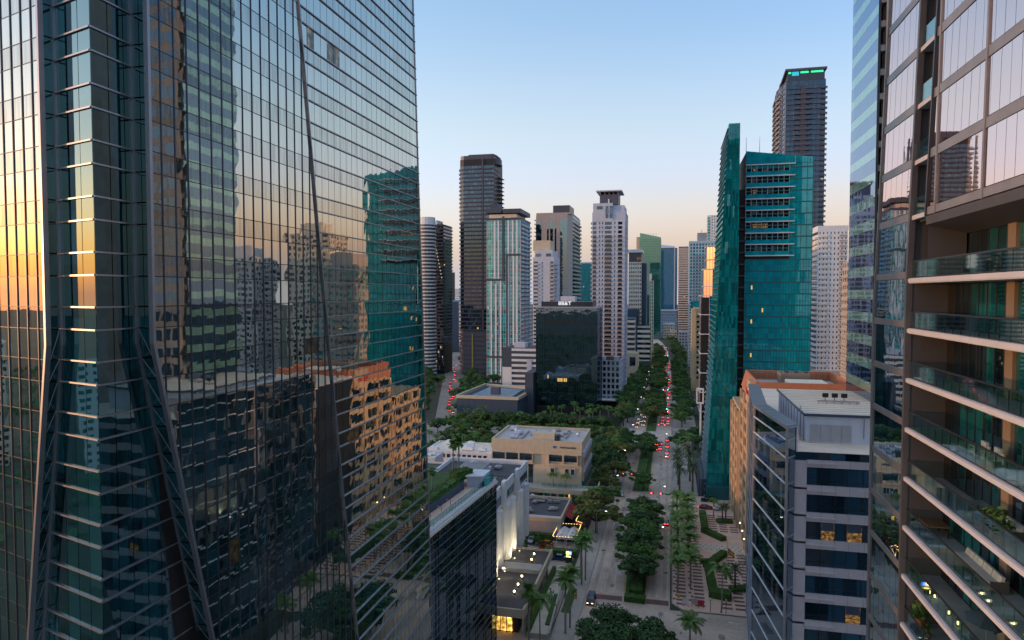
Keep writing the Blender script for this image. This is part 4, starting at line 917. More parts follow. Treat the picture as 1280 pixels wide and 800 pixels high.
# ------------------------------------------------------------------ the granite office with the glass wing
go = B('granite_office', 'mid-rise office with bent glass wing, grey stone bands and an orange roof rim', 'office building', (30, 150, 0))
P0, P1, P2 = (17.2, 109.8), (14.7, 130.1), (16.9, 158.8); ST = 47.45
block(go, 'core', [(17.6, 113.3), (46, 113.3), (46, 187), (20.0, 187), (17.4, 158.6), (15.2, 130.3)], 0, ST - .4, 'black')
mb = MB(); mb.prism([(18.7, 112.4), (46.3, 112.4), (46.3, 187), (19.5, 187), (18.2, 158), (16.6, 131)], ST - .4, ST); go.part('roof', mb, 'roof_white')
lev = [49.6, 46.8] + [42.8 - 4.12 * k for k in range(11)]
lev = sorted([52.0 - .5] + lev + [0])
for (a, c, n, ind) in ((P1, P0, 5, True), (P2, P1, 5, True)):
    fr, L = frame(a, c)
    for z0, z1 in zip(lev, lev[1:]):
        hs = .28
        for i in range(n):
            mb = MB(); mb.fbox(fr, L * i / n + .02, L * (i + 1) / n - .02, -.12, random.gauss(0, .004), z0 + (hs if z0 > 0 else 0), z1 - .03); go.part('window_pane', mb, 'dark_glass')
        if z0 > 0: mb = MB(); mb.fbox(fr, -.05, L + .05, -.15, .14, z0 + .06, z0 + hs - .04); go.part('ledge', mb, 'white_paint' if c == P0 else 'metal_grey')
frX, LX = frame(P0, (18.75, 112.2))
for z0, z1 in zip(lev, lev[1:]): mb = MB(); mb.fbox(frX, .05, LX, -.12, 0, z0 + (.28 if z0 else 0), z1 - .03); go.part('window_pane', mb, 'office_glass'); mb = MB(); mb.fbox(frX, 0, LX, -.12, .08, z0, z0 + .26); go.part('ledge', mb, 'metal_grey')
for (x, y) in (P0, P1, P2): mb = MB(); mb.cyl(x, y, 0, 51.6, .22, n=8); go.part('corner_post', mb, 'metal_grey')
mb = MB(); cap = [(17.0, 109.4), (19.0, 111.6), (16.9, 130.6), (18.9, 158.4), (16.6, 159.0), (14.4, 130.0)]
n = len(mb.v)
for A, C, D, E2 in ((cap[0], cap[1], cap[2], cap[5]), (cap[5], cap[2], cap[3], cap[4])): mb.prism([A, C, D, E2], 51.5, 52.0)
go.part('wing_coping', mb, 'metal_grey')
mb = MB()
for t in range(14):
    f = t / 14; x = 17.0 + (14.4 - 17.0) * f; y = 109.4 + (130 - 109.4) * f; mb.bar((x + .1, y, 52.01), (x + 2.2, y + 1.2 * (1 - f) + .6 * f, 52.01), .06, .03)
go.part('coping_joint', mb, 'metal_dark', stuff=True)
mb = MB(); mb.prism([(18.95, 112.4), (19.2, 112.7), (17.1, 130.8), (16.7, 130.7)], ST, 51.5); mb.prism([(16.7, 130.7), (17.1, 130.8), (19.0, 158.4), (18.7, 158.4)], ST, 51.5); go.part('wing_back', mb, 'granite_grey')
# south face: stone bands and ribbon windows
YF = 112.5; frG = (0.0, YF, 1.0, 0.0)
wz = [(45.2 - 4.25 * k - 2.8, 45.2 - 4.25 * k) for k in range(11)]
mb = MB(); mb.fbox(frG, 18.7, 46, -.4, .12, 46.4, ST); go.part('blue_fascia', mb, 'office_glass')
zt = 46.4
lampi = {3: (1, 2), 6: (), 2: (1,), 5: (3, 4)}
for k, (z0, z1) in enumerate(wz):
    mb = MB(); mb.fbox(frG, 20.55, 46, -.4, .10, z1, zt - .02); go.part('stone_band', mb, 'granite_grey')
    mb = MB(); mb.fbox(frG, 20.6, 24.8, .1, .34, z1 + .5, z1 + .72); go.part('band_ledge', mb, 'granite_grey')
    x = 20.7; i = 0
    while x < 40:
        w = (2.0, 2.0, 1.7, 2.2)[i % 4]
        m = 'office_glass'
        if k == 2 and i in (1, 3): m = 'warm_window'
        if k == 5 and i == 3: m = 'warm_window'
        mb = MB(); mb.fbox(frG, x + .04, x + w - .04, -.3, -.12, z0, z1); go.part('window_pane', mb, m)
        if m == 'warm_window': mb = MB(); mb.fbox(frG, x + .1, x + w - .1, -.115, -.09, z0 + 1.9 - .5 * (i % 2), z1); go.part('roller_blind', mb, 'navy_wall')
        mb = MB(); mb.fbox(frG, x - .04, x + .04, -.3, -.02, z0, z1); go.part('window_mullion', mb, 'metal_dark'); 
        mb = MB(); mb.fbox(frG, x + .04, x + w - .04, -.12, -.06, z0 + .75, z0 + .81); go.part('window_transom', mb, 'metal_dark')
        x += w; i += 1
    for jx in range(6): pass
    zt = z0
    mb = MB(); mb.fbox(frG, 18.75, 20.55, -.4, .06, z0 - .7 if k else z0 - .7, z1 + 1.0); go.part('stone_pier', mb, 'granite_grey')
    mb = MB(); mb.fbox(frG, 18.75, 20.5, .06, .22, z0 - .3, z0 - .1); go.part('band_ledge', mb, 'granite_grey')
mb = MB()
for x in (22.7, 24.7, 26.7, 28.9, 31, 33.2): [mb.fbox(frG, x - .015, x + .015, .1, .104, z1 + .02, z1 + 1.4) for z0, z1 in wz]
go.part('stone_joint', mb, 'metal_dark', stuff=True)
# plant house on the roof
mb = MB(); mb.box(21.7, 40, 120.3, 150, ST, 52.0); go.part('plant_house', mb, 'stucco_lilac'); mb = MB(); mb.box(21.45, 40.2, 120.05, 150.2, 52.0, 52.22); go.part('plant_house_roof', mb, 'roof_white'); mb = MB(); mb.box(21.35, 40.3, 119.92, 120.04, 51.85, 52.3); mb.box(21.32, 21.44, 120.05, 150.3, 51.85, 52.3); go.part('roof_edge', mb, 'navy_wall')
for k in range(14): mb = MB(); mb.box(21.6, 40, 121.4 + 2.05 * k, 121.48 + 2.05 * k, 52.22, 52.27); go.part('roof_seam', mb, 'stone_pale')
for k in range(4): mb = MB(); mb.box(22.4 + 1.6 * k, 23.85 + 1.6 * k, 120.18, 120.3, ST + .3, ST + 3.0); go.part('louvre_door', mb, 'stucco_grey')
for k in range(9): mb = MB(); mb.box(21.58, 21.7, 122 + 3 * k, 122.15 + 3 * k, ST, 51.8); go.part('wall_rib', mb, 'metal_grey')
for x in (30.5, 33.2): mb = MB(); mb.box(x, x + .08, 120.15, 120.3, ST + 1.0, 51.9); go.part('downpipe', mb, 'metal_grey')
mb = MB(); [mb.box(21.2, 21.26, 122.0 + c, 122.06 + c, ST, 53.2) for c in (0, .9)]; [mb.box(21.2, 21.26, 122.0, 122.96, ST + .4 * i, ST + .4 * i + .05) for i in range(15)]; go.part('ladder', mb, 'metal_grey')
# tan block behind, orange mansard rim
tanp = [(21.0, 187), (46, 187), (46, 217), (21.0, 217)]; block(go, 'tan_wall', tanp, 0, 44.6, 'granite_tan'); block(go, 'tan_wall', [(20.4, 217.004), (46, 217.004), (46, 243), (20.4, 243)], 0, 37.0, 'granite_tan')
mb = MB(); mb.hexa([(20.7, 186.7, 44.6), (46.3, 186.7, 44.6), (46.3, 217.3, 44.6), (20.7, 217.3, 44.6), (22.0, 187.2, 46.2), (45.5, 187.2, 46.2), (45.5, 217, 46.2), (22.0, 217, 46.2)]); go.part('rim_base', mb, 'orange_panel')
for a in (((20.7, 186.7), (46.3, 186.7), (45.4, 187.6), (21.9, 187.6)), ((20.7, 217.3), (20.7, 186.7), (22.4, 187.6), (22.4, 216.6)), ((46.3, 186.7), (46.3, 217.3), (45.4, 216.6), (45.4, 187.6)), ((46.3, 217.3), (20.7, 217.3), (22.4, 216.6), (45.4, 216.6))):
    mb = MB(); (p, q, r_, s_) = a; mb.hexa([(*p, 44.3), (*q, 44.3), (*r_, 45.0), (*s_, 45.0), (s_[0] - (s_[0] - p[0]) * .3, s_[1] - (s_[1] - p[1]) * .3, 49.0), (r_[0] - (r_[0] - q[0]) * .3, r_[1] - (r_[1] - q[1]) * .3, 49.0), (*r_, 48.9), (*s_, 48.9)]); go.part('roof_rim', mb, 'orange_panel')
mb = MB(); mb.box(22.4, 45.4, 187.6, 216.6, 46.21, 46.3); go.part('inner_roof', mb, 'roof_lilac')
for (x0, x1, y0, y1, h, m) in ((30.5, 40, 191, 200, 2.2, 'roof_white'), (30.3, 38, 206, 213, 3.0, 'column_tan'), (24.5, 27, 190, 192, 1.0, 'metal_grey')):
    mb = MB(); mb.box(x0, x1, y0, y1, 46.3, 46.3 + h); go.part('roof_unit', mb, m)
for k in range(3): mb = MB(); mb.cyl(32 + 2.6 * k, 209.5, 49.3, 49.7, 1.0, n=12); go.part('fan', mb, 'bronze_light')
for yy in (189.4, 215): 
    mb = MB(); [mb.box(23 + 1.6 * i, 23.08 + 1.6 * i, yy, yy + .08, 46.3, 48.4) for i in range(14)]; mb.box(23, 45, yy - .02, yy - .1, 48.4, 48.5); go.part('roof_frame', mb, 'metal_grey')
mb = MB(); mb.hexa([(19.9, 190, 43.0), (22.6, 190, 43.0), (22.6, 197.5, 43.0), (19.9, 197.5, 43.0), (20.4, 190, 48.6), (22.6, 190, 48.6), (22.6, 197.5, 48.6), (20.4, 197.5, 48.6)]); go.part('sign_box', mb, 'granite_tan')
sm = text_mesh('Banco', 2.6, .06, 'sign_red'); o = link('sign_lettering', sm, go.root, (20.02 + go.off[0], 193.8 + go.off[1], 45.6)); o.rotation_euler = (R(90), 0, R(-90))
# sunlit west side: piers, sills and windows in depth
for (x, y0, y1, zt_) in ((21.0, 187, 217, 43.4), (20.4, 217.6, 243, 36)):
    frT, LT = frame((x, y1), (x, y0)); nz = int(zt_ / 4.1)
    nb_ = 3
    for i in range(nb_ + 1): s = LT * i / nb_; mb = MB(); mb.fbox(frT, max(0, s - 1.1), min(LT, s + 1.1), 0, .7, 0, zt_); go.part('stone_pier', mb, 'granite_tan')
    for k in range(nz):
        z = zt_ - 4.1 * (k + 1)
        for i in range(nb_):
            a, c = LT * i / nb_ + 1.1, LT * (i + 1) / nb_ - 1.1
            mb = MB(); mb.fbox(frT, a, c, 0, .45, z, z + 1.5); go.part('stone_sill', mb, 'granite_tan')
            for j in range(3): mb = MB(); mb.fbox(frT, a + (c - a) * j / 3 + .06, a + (c - a) * (j + 1) / 3 - .06, .02, .06, z + 1.52, z + 4.08); go.part('window_pane', mb, 'dark_glass')
# its south side, seen in the mirror tower
frT, LT = frame((19.6, 186.9), (30, 186.9))
for k in range(10): mb = MB(); mb.fbox(frT, 1.6, LT, 0, .05, 2 + 4.1 * k, 4.6 + 4.1 * k); go.part('window_pane', mb, 'dark_glass')
go.done()
for k, x in enumerate((27.6, 29.2, 30.8)):
    y = 135.0; z = 52.25
    t = B('roof_floodlight', '%s black floodlight on the pale plant house roof' % ['left-hand', 'middle', 'right-hand'][k], 'floodlight', (x, y, z), 'floodlights on the plant house roof')
    o = MB(); o.box(x - .5, x + .5, y - .3, y + .3, z, z + .15); o.bar((x, y, z + .1), (x, y, z + .8), .1); t.part('stand', o, 'metal_dark'); o = MB(); o.hexa([(x - .5, y - .2, z + .7), (x + .5, y - .2, z + .7), (x + .5, y + .15, z + .9), (x - .5, y + .15, z + .9), (x - .5, y - .35, z + 1.4), (x + .5, y - .35, z + 1.4), (x + .5, y, z + 1.5), (x - .5, y, z + 1.5)]); t.part('lamp_head', o, 'black'); t.done()
t = B('roof_rail', 'low steel rail before the floodlights on the plant house roof', 'rail', (29.5, 132, 52.25)); o = MB(); o.box(25.8, 32.8, 132, 132.15, 52.55, 52.7); o.box(25.8, 32.8, 132.8, 132.95, 52.55, 52.7); [o.box(25.9 + 1.3 * i, 26.0 + 1.3 * i, 132, 132.95, 52.25, 52.56) for i in range(6)]; t.part('frame', o, 'metal_grey'); t.done()
# ------------------------------------------------------------------ teal glass pair
tp = B('teal_glass_tower', 'teal glass tower of a leaning blade joined to a wide slab with white ledges', 'skyscraper', (32, 268, 0))
Y0, YB = 250.0, 285.0
wx = lambda z: 12.0 + .0505 * z
ZT = 131.0
# blade: outline loft, front and west faces carry their own panes
mb = MB(); P = [(wx(0) + .25, Y0 + .3, 0), (22.2, Y0 + .3, 0), (22.2, YB, 0), (wx(0) + .25, YB, 0), (wx(ZT) + .25, Y0 + .3, ZT - .2), (22.2, Y0 + .3, ZT - .2), (22.2, YB, ZT - 4), (wx(ZT) + .25, YB, ZT - 4)]; mb.hexa(P); tp.part('blade_core', mb, 'black')
fh = 4.1; nz = 32
big = []
for k in range(nz):
    z0, z1 = fh * k + .04, min(ZT, fh * (k + 1) - .04); n = 5
    for i in range(n):
        xa0 = wx(z0) + (22.4 - wx(z0)) * i / n; xb0 = wx(z0) + (22.4 - wx(z0)) * (i + 1) / n; xa1 = wx(z1) + (22.4 - wx(z1)) * i / n; xb1 = wx(z1) + (22.4 - wx(z1)) * (i + 1) / n; j = random.gauss(0, .012)
        m = tp.m('glazing', 'teal_wing', True)
        zs = z0 + 2.35
        for (za, zb) in ((z0, zs - .04), (zs, z1)):
            fa = (za - z0) / (z1 - z0); fb = (zb - z0) / (z1 - z0); mm = lambda p, q, f: p + (q - p) * f
            m.poly([(mm(xa0, xa1, fa) + .03, Y0 + j, za), (mm(xb0, xb1, fa) - .03, Y0 - j, za), (mm(xb0, xb1, fb) - .03, Y0 - j, zb), (mm(xa0, xa1, fb) + .03, Y0 + j, zb)])
    for i in range(9):
        ya, yb = Y0 + (YB - Y0) * i / 9, Y0 + (YB - Y0) * (i + 1) / 9
        zc = ZT - 4 * (i / 9)
        if z0 > zc: continue
        tp.m('side_glazing', 'teal_wing', True).poly([(wx(z0), yb - .04, z0), (wx(z0), ya + .04, z0), (wx(min(z1, zc)), ya + .04, min(z1, zc)), (wx(min(z1, zc)), yb - .04, min(z1, zc))])
    for zz in (z0, z0 + 2.05):     # sun fins down the leaning side
        tp.m('sun_fin', 'mullion_steel', True).hexa([(wx(zz) - .42, Y0 - .25, zz), (wx(zz) + .05, Y0 - .25, zz), (wx(zz) + .05, YB, zz), (wx(zz) - .42, YB, zz), (wx(zz) - .42, Y0 - .25, zz + .16), (wx(zz) + .05, Y0 - .25, zz + .16), (wx(zz) + .05, YB, zz + .16), (wx(zz) - .42, YB, zz + .16)])
tp.m('spandrel', 'teal_panel', True)
for k in range(nz): tp.m('spandrel', 'teal_panel', True).box(wx(fh * k) + .05, 22.4, Y0 + .02, Y0 + .2, fh * k + 2.3, fh * k + 2.45)
# dark joint between blade and slab
mb = MB(); mb.box(22.4, 24.9, 256.5, 280, 0, 109); tp.part('joint_core', mb, 'black')
for k in range(26): mb = MB(); mb.box(22.45, 24.85, 255.2, 256.5, 4.1 * k + .2, 4.1 * k + .75); tp.part('joint_ledge', mb, 'bronze')
# slab with sloping parapet
SX0, SX1, SY = 24.9, 47.0, 255.0
mb = MB(); mb.hexa([(SX0 + .1, SY + .3, 0), (SX1, SY + .3, 0), (SX1, 284, 0), (SX0 + .1, 284, 0), (SX0 + .1, SY + .3, 122.0), (SX1, SY + .3, 119.2), (SX1, 284, 119.2), (SX0 + .1, 284, 122)]); tp.part('slab_core', mb, 'black')
frM = (0, SY, 1, 0)
ztop = lambda x: 122.2 - (x - SX0) * (2.9 / (SX1 - SX0))
for k in range(30):
    z0 = 4.0 * k
    for i in range(12):
        x0 = SX0 + (SX1 - SX0) * i / 12; x1 = SX0 + (SX1 - SX0) * (i + 1) / 12; slot = 84 < z0 + 1 < 117 and i < 8
        if slot: continue
        z1 = z0 + 3.97 if k < 29 else None; j = random.gauss(0, .008)
        lit_ = (k, i) in ((18, 1), (15, 1), (12, 1), (16, 3), (8, 5), (8, 4))
        tp.m('glazing', 'teal_glass', True).poly([(x0 + .03, SY + j, z0), (x1 - .03, SY - j, z0), (x1 - .03, SY - j, z1 or ztop(x1)), (x0 + .03, SY + j, z1 or ztop(x0))])
        if lit_: tp.m('lit_window', 'amber_window', True).box(x0 + .4, x0 + .95, SY - .05, SY - .02, z0 + 1.5, z0 + 2.9)
for k in range(30): tp.m('mullion', 'teal_panel', True).box(SX0, SX1, SY - .09, SY + .02, 4.0 * k - .2, 4.0 * k + .2); tp.m('mullion', 'teal_panel', True).box(SX0, SX1, SY - .06, SY + .02, 4.0 * k + 1.4, 4.0 * k + 1.48) if not 84 < 4 * k + 1 < 117 else None
for i in range(25): x = SX0 + (SX1 - SX0) * i / 24; tp.m('mullion', 'teal_panel', True).box(x - .05, x + .05, SY - .08, SY + .02, 0, 84); tp.m('mullion', 'teal_panel', True).box(x - .05, x + .05, SY - .08, SY + .02, 117.2, 119)
for i in range(8, 12): x = SX0 + (SX1 - SX0) * i / 12; tp.m('mullion', 'teal_panel', True).box(x - .06, x + .06, SY - .08, SY + .02, 84, 117.2)
for k in range(9):      # recessed terraces with white ledges
    z = 85.2 + 3.98 * k - .95; x1 = SX0 + (SX1 - SX0) * 8 / 12
    mb = MB(); mb.box(SX0 - .05, x1 + 1.6, SY - .75, SY + .25, z + .95, z + 1.3); tp.part('terrace_ledge', mb, 'slab_white')
    if k < 8:
        mb = MB(); mb.box(SX0, x1, SY - .45, SY - .4, z + 1.3, z + 2.75); tp.part('terrace_front', mb, 'teal_glass')
        tp.m('terrace_window', 'dark_glass', True).box(SX0, x1, SY + .1, SY + .25, z + 1.3, z + 4.9)
        for i in range(9): tp.m('terrace_post', 'metal_grey', True).box(SX0 + i * 1.8, SX0 + i * 1.8 + .2, SY - .1, SY + .05, z + 1.3, z + 4.9)
        if k in (2, 5, 7): tp.m('lit_window', 'warm_window', True).box(SX0 + 2.5, SX0 + 7.5 if k == 2 else SX0 + 3.3, SY + .06, SY + .09, z + 3.0, z + 4.4)
frE2, LE = frame((SX1, SY), (SX1, 284)); curtain(tp, frE2, LE, 0, 119, 12, 4, 'teal_glass', 'teal_panel')
for x in (25.6, 30.2): mb = MB(); mb.cyl(x, 262, 121, 128.5, .12, .06, 6); tp.part('mast', mb, 'metal_grey')
mb = MB(); mb.box(12.3, 22.3, 246.5, Y0 - .3, 0, 4.3); tp.part('entrance_hall', mb, 'teal_panel')
mb = MB(); mb.box(10.0, 22.5, 252, 284, 0, 5.5); tp.part('base', mb, 'navy_wall'); tp.done()

# ------------------------------------------------------------------ far skyline
def tower(name, label, pts, z1, cat='skyscraper', group=None, core='black', z0=0):
    cx = sum(p[0] for p in pts) / len(pts); cy = sum(p[1] for p in pts) / len(pts)
    b = B(name, label, cat, (cx, cy, 0), group)
    if core: block(b, 'body', pts, z0, z1, core)
    return b
# dark tower with lit crown, behind the teal slab
p = [(77.5, 520), (103.0, 520), (103.5, 548), (75.0, 560), (74.2, 545)]; b = tower('condo_tower', 'very tall dark tower with stacked balconies and a green lit crown, highest on the right', p, 222); S = sides(p)
fr, L = S[0]
curtain(b, fr, L, 0, 222, 9, 3.6, 'navy_glass', 'bronze', .3, .2, lit_p=.006); [b.m('floor_slab', 'bronze_light', True).fbox(fr, 0, L, .1, .9, 3.6 * k, 3.6 * k + .3) for k in range(61)]
balconies(b, fr, 5.5, 16.5, 40, 216, 3.6, 1.8, 'bronze_light', 'bronze_light'); b.m('pier', 'bronze', True).fbox(fr, 9.3, 12.6, .2, 1.2, 0, 218)
balconies(b, fr, 22.6, 26.6, 0, 219, 3.6, 1.4, 'bronze_light', 'bronze_slab')
fr, L = S[4]; grid(b, fr, L, 0, 222, 2, 3.6, .5, .6, 'bronze_light', 'dark_glass'); fr2, L2 = S[3]; balconies(b, fr2, -.6, L2 + .6, 0, 214, 3.6, 1.6, 'white_warm', 'bronze_light'); bands(b, fr2, L2, 0, 218, 3.6, .7, 'bronze_light', 'dark_glass')
balconies(b, fr, .5, L - 12, 0, 218, 3.6, 1.2, 'white_warm', 'bronze_light')
mb = MB(); mb.hexa([(76.4, 519.2, 229), (103.8, 519.2, 229), (104.4, 549, 229), (73.6, 561, 214), (76.4, 519.2, 230.4), (103.8, 519.2, 230.4), (104.4, 549, 230.4), (73.6, 561, 216)]); b.part('crown_slab', mb, 'bronze_light')
mb = MB(); mb.prism([(78.2, 521), (102.6, 521), (102.6, 547), (77, 552)], 222, 228.9); b.part('crown_wall', mb, 'navy_wall')
for x0, x1, m in ((78.6, 80.4, 'roof_green'), (81, 85.6, 'roof_cyan'), (86.6, 92.0, 'roof_green'), (93.5, 101.6, 'roof_green')): mb = MB(); mb.box(x0, x1, 520.7, 520.95, 227.3 if m == 'roof_green' else 225.8, 228.7); b.part('crown_light', mb, m)
b.done()
# white condominium right of it
p = rect(80.6, 96.2, 420, 446); b = tower('white_condo', 'white condominium slab with dark square windows between the teal tower and the banded tower', p, 108, 'apartment tower'); S = sides(p)
fr, L = S[0]; grid(b, fr, L, 28, 108, 8, 3.0, .34, .42, 'white_paint', 'dark_glass', .3)
balconies(b, fr, 1.4, 5.0, 30, 107, 3.0, 1.0, 'white_warm', 'white_paint'); balconies(b, fr, 11.2, 14.6, 30, 107, 3.0, 1.0, 'white_warm', 'stucco_grey')
fr, L = S[3]; bands(b, fr, L, 28, 108, 3.0, .55, 'white_paint', 'dark_glass'); balconies(b, fr, 2, L + .4, 30, 106, 3.0, 1.5, 'white_warm', 'white_paint')
b.m('parapet', 'white_paint').prism(rect(80.3, 96.5, 419.7, 446.3), 108, 110.6); b.m('podium', 'beige_pink').prism(rect(76, 112, 416, 450), 0, 28.3); roof_kit(b, 84, 94, 424, 440, 110.6, 3); b.done()
# tan mid-rise with its dark stepped neighbour, right of the avenue
p = rect(14.2, 25, 520, 545); b = tower('tan_office', 'narrow tan mid-rise with one column of dark windows beside the avenue', p, 60.6, 'office building', core='tan_stone'); fr, L = sides(p)[0]
for k in range(13): mb = MB(); z = 54.2 - 3.75 * k; mb.fbox(fr, 3.6, 7.4, -.1, .05, z, z + 1.9); b.part('window', mb, 'dark_glass'); b.m('sill', 'tan_stone', True).fbox(fr, 3.2, 7.8, 0, .4, z - .5, z - .05)
b.m('edge_wall', 'tan_stone', True).fbox(fr, 0, 3.0, 0, .8, 2, 60.0); b.m('edge_wall', 'tan_stone', True).fbox(fr, 8.2, 10.8, 0, .8, 2, 60.0); b.m('parapet', 'tan_stone').prism(rect(16, 24.9, 519.4, 544), 60.6, 61.6); b.done()
p = rect(15.2, 24, 548, 575); b = tower('teal_block', 'dark teal glass block rising behind the tan mid-rise', p, 66, 'office building'); [curtain(b, fr, L, 0, 66, 6, 3.8, 'teal_glass', 'metal_dark') for fr, L in (sides(p)[0], sides(p)[3])]; b.done()
b = tower('stepped_tower', 'slim stepped glass tower glowing pink on its sunlit side, left of the teal blade', rect(16.2, 26, 400, 420), 70, core='black')
for (x, z0, z1) in ((15.9, 0, 71), (17.4, 71, 86), (19.0, 86, 99)):
    pts = [(x, 405.2), (x + 4.6, 400), (26, 400), (26, 420), (x, 420)]; b.m('body_step', 'black', True).prism([(x + .4, 405.5), (x + 4.8, 400.4), (25.8, 400.4), (25.8, 420), (x + .4, 420)], z0, z1); S = sides(pts)
    for fr, L, n in ((*S[0], 3), (*S[1], 3), (*S[4], 6)): curtain(b, fr, L, z0, z1 - .4, n, 3.7, 'pink_sky_glass' if fr is S[0][0] else 'blue_glass', 'metal_grey', .16, .14)
    b.m('ledge', 'white_paint', True).prism(rect(x - .5, 26.3, 399.4, 420.2), z1 - .4, z1 + .1)
    for k in range(int((z1 - z0) / 11)): b.m('ledge', 'white_paint', True).prism(rect(x - .6, 26.2, 399.3, 420.2), z0 + 11 * k + 5, z0 + 11 * k + 5.4)
b.done()
wc = B('white_pylon', 'slim white column with a square open head beside the avenue', 'pylon', (13.4, 330, 0)); mb = MB(); mb.box(13.0, 13.8, 329.6, 330.4, 0, 21); wc.part('shaft', mb, 'white_paint'); mb = MB(); mb.box(11.4, 12.0, 329.5, 330.5, 21, 27); mb.box(14.2, 14.8, 329.5, 330.5, 21, 27); mb.box(11.4, 14.8, 329.4, 330.6, 27, 27.8); mb.box(11.4, 14.8, 329.4, 330.6, 20.5, 21.2); wc.part('head', mb, 'white_paint'); wc.done()
# pale towers at the right of the avenue, far off
p = rect(16.5, 42, 700, 726); b = tower('aqua_condo', 'white and aqua condominium tower with a small penthouse right of the avenue', p, 122, 'apartment tower'); S = sides(p); fr, L = S[0]
grid(b, fr, L, 0, 122, 9, 3.2, .62, .7, 'white_paint', 'aqua_glass', .4); balconies(b, fr, 3, L - 2, 20, 112, 3.2, 1.0, 'white_paint', 'stucco_grey', ends=False)
grid(b, *S[3], 0, 122, 8, 3.2, .5, .6, 'white_paint', 'aqua_glass'); b.m('parapet', 'white_paint').prism(rect(16, 42.5, 699.5, 726.5), 122, 124); b.m('penthouse', 'beige_pink').prism(rect(24, 33, 705, 718), 124, 132.5); b.m('mast', 'metal_dark').box(28, 28.4, 710, 710.4, 132.5, 136); b.done()
p = rect(37.8, 52, 800, 820); b = tower('slim_white_condo', 'slim white tower with aqua corner windows, only its top showing left of the teal blade', p, 160, 'apartment tower', core='white_paint'); fr, L = sides(p)[0]; curtain(b, (fr[0], fr[1], 1, 0), 3.4, 0, 158, 1, 3.2, 'aqua_glass', 'white_paint', .5, .3); grid(b, fr, L - 4, 0, 160, 4, 3.2, .35, .5, 'white_paint', 'dark_glass', s0=4); b.done()
p = rect(8.4, 22, 1000, 1030); b = tower('grey_condo', 'pale grey ribbed tower beyond the aqua condominium', p, 139, 'apartment tower', core='beige_pink'); fr, L = sides(p)[0]; bands(b, fr, L, 0, 139, 3.3, .4, 'beige_pink', 'dark_glass', nx=4); balconies(b, fr, 0, L, 0, 137, 3.3, 1.0, 'white_warm', 'beige_pink', ends=False); b.done()
# blue tower closing the avenue, green glass behind, pale grid office
p = rect(-36.6, 8.4, 1290, 1330); b = tower('blue_tower', 'wide dark blue glass tower with a pale crown closing the end of the avenue', p, 156); S = sides(p)
fr, L = S[0]; curtain(b, fr, L, 42, 155, 22, 3.5, 'blue_glass', 'navy_wall', .3, .3, lit_p=.004); curtain(b, fr, L, 0, 41, 26, 5, 'blue_glass', 'stucco_blue', .3, .3)
b.m('pier', 'stucco_blue', True).fbox(fr, L - 5.5, L - 4, 0, .9, 42, 156); b.m('pier', 'stucco_blue', True).fbox(fr, -.4, 1, 0, .9, 42, 156); b.m('podium_edge', 'stucco_blue').fbox(fr, -2, L + 3, -.5, 1.4, 41, 43)
b.m('podium', 'navy_wall').prism(rect(-40, 13, 1292, 1334), 0, 41); b.m('crown', 'stucco_lilac').prism(rect(-33, 4, 1291, 1328), 156, 160.5, 0, [157, 158, 162, 166]); b.done()
p = rect(-50.4, -18, 1100, 1130); b = tower('green_tower', 'green glass tower with a sloping top behind the pale grid office', p, 158); S = sides(p); fr, L = S[0]
mb = MB(); mb.hexa([(-50.4, 1100, 158), (-18, 1100, 158), (-18, 1130, 158), (-50.4, 1130, 158), (-50.4, 1100, 168), (-18, 1100, 160.5), (-18, 1130, 160.5), (-50.4, 1130, 168)]); b.part('crown', mb, 'green_glass')
curtain(b, fr, L, 0, 158, 12, 4, 'green_glass', 'teal_panel', .2, .15); b.m('roof_box', 'beige_conc').prism(rect(-56, -50.6, 1104, 1120), 120, 162); [b.m('roof_light', 'metal_dark', True).box(-46 + 4 * k, -45.6 + 4 * k, 1110, 1110.4, 160, 168) for k in range(6)]; b.done()
p = rect(-43.2, -30.2, 700, 730); b = tower('grid_office', 'pale office tower with a grid of small dark windows beside the tall white condominium', p, 104, 'office building'); S = sides(p); fr, L = S[0]
grid(b, fr, L, 14, 104, 7, 4.0, .52, .48, 'white_warm', 'dark_glass', .5); b.m('top_floor', 'bronze').prism(rect(-43, -30.4, 700.5, 730), 104, 113.5); [b.m('top_window', 'warm_window', True).fbox(fr, 8.2 + i * 1.6, 9.2 + i * 1.6, -.3, .02, 106, 109) for i in range(3)]; b.m('roof_slab', 'white_paint').prism(rect(-44.2, -29.4, 699, 731), 113.5, 116.6)
b.m('side_slab', 'navy_wall').prism(rect(-30.1, -25.5, 705, 728), 0, 103); b.done()
p = rect(-23.6, -20.0, 760, 776); b = tower('slim_teal_tower', 'slim teal tower with a white edge squeezed before the blue tower', p, 88); fr, L = sides(p)[0]; curtain(b, fr, L, 0, 86, 2, 3.8, 'teal_glass', 'white_paint', .5, .3); b.m('crown', 'white_paint').prism(rect(-24.4, -22.2, 759.5, 776), 86, 94); b.done()
p = rect(-30.9, -19.4, 640, 665); b = tower('striped_garage', 'small garage with black and white stripes beside the avenue', p, 42, 'parking garage'); fr, L = sides(p)[0]; bands(b, fr, L, 10, 42, 4.6, .5, 'white_warm', 'black_glass', .5, nx=2, lit_p=0); b.m('base', 'navy_wall').prism(rect(-31.2, -19.2, 639.5, 665), 0, 10); b.done()
p = rect(-42, -31.2, 664, 690); b = tower('navy_office', 'dark navy glass block at the foot of the pale grid office', p, 57, 'office building'); fr, L = sides(p)[0]; curtain(b, fr, L, 0, 57, 5, 4, 'black_glass', 'navy_wall'); b.done()
b = tower('scalloped_block', 'cream block with scalloped balconies right of the tall white condominium', rect(-36, -29.6, 562, 585), 52, 'apartment block', core='dark_frame')
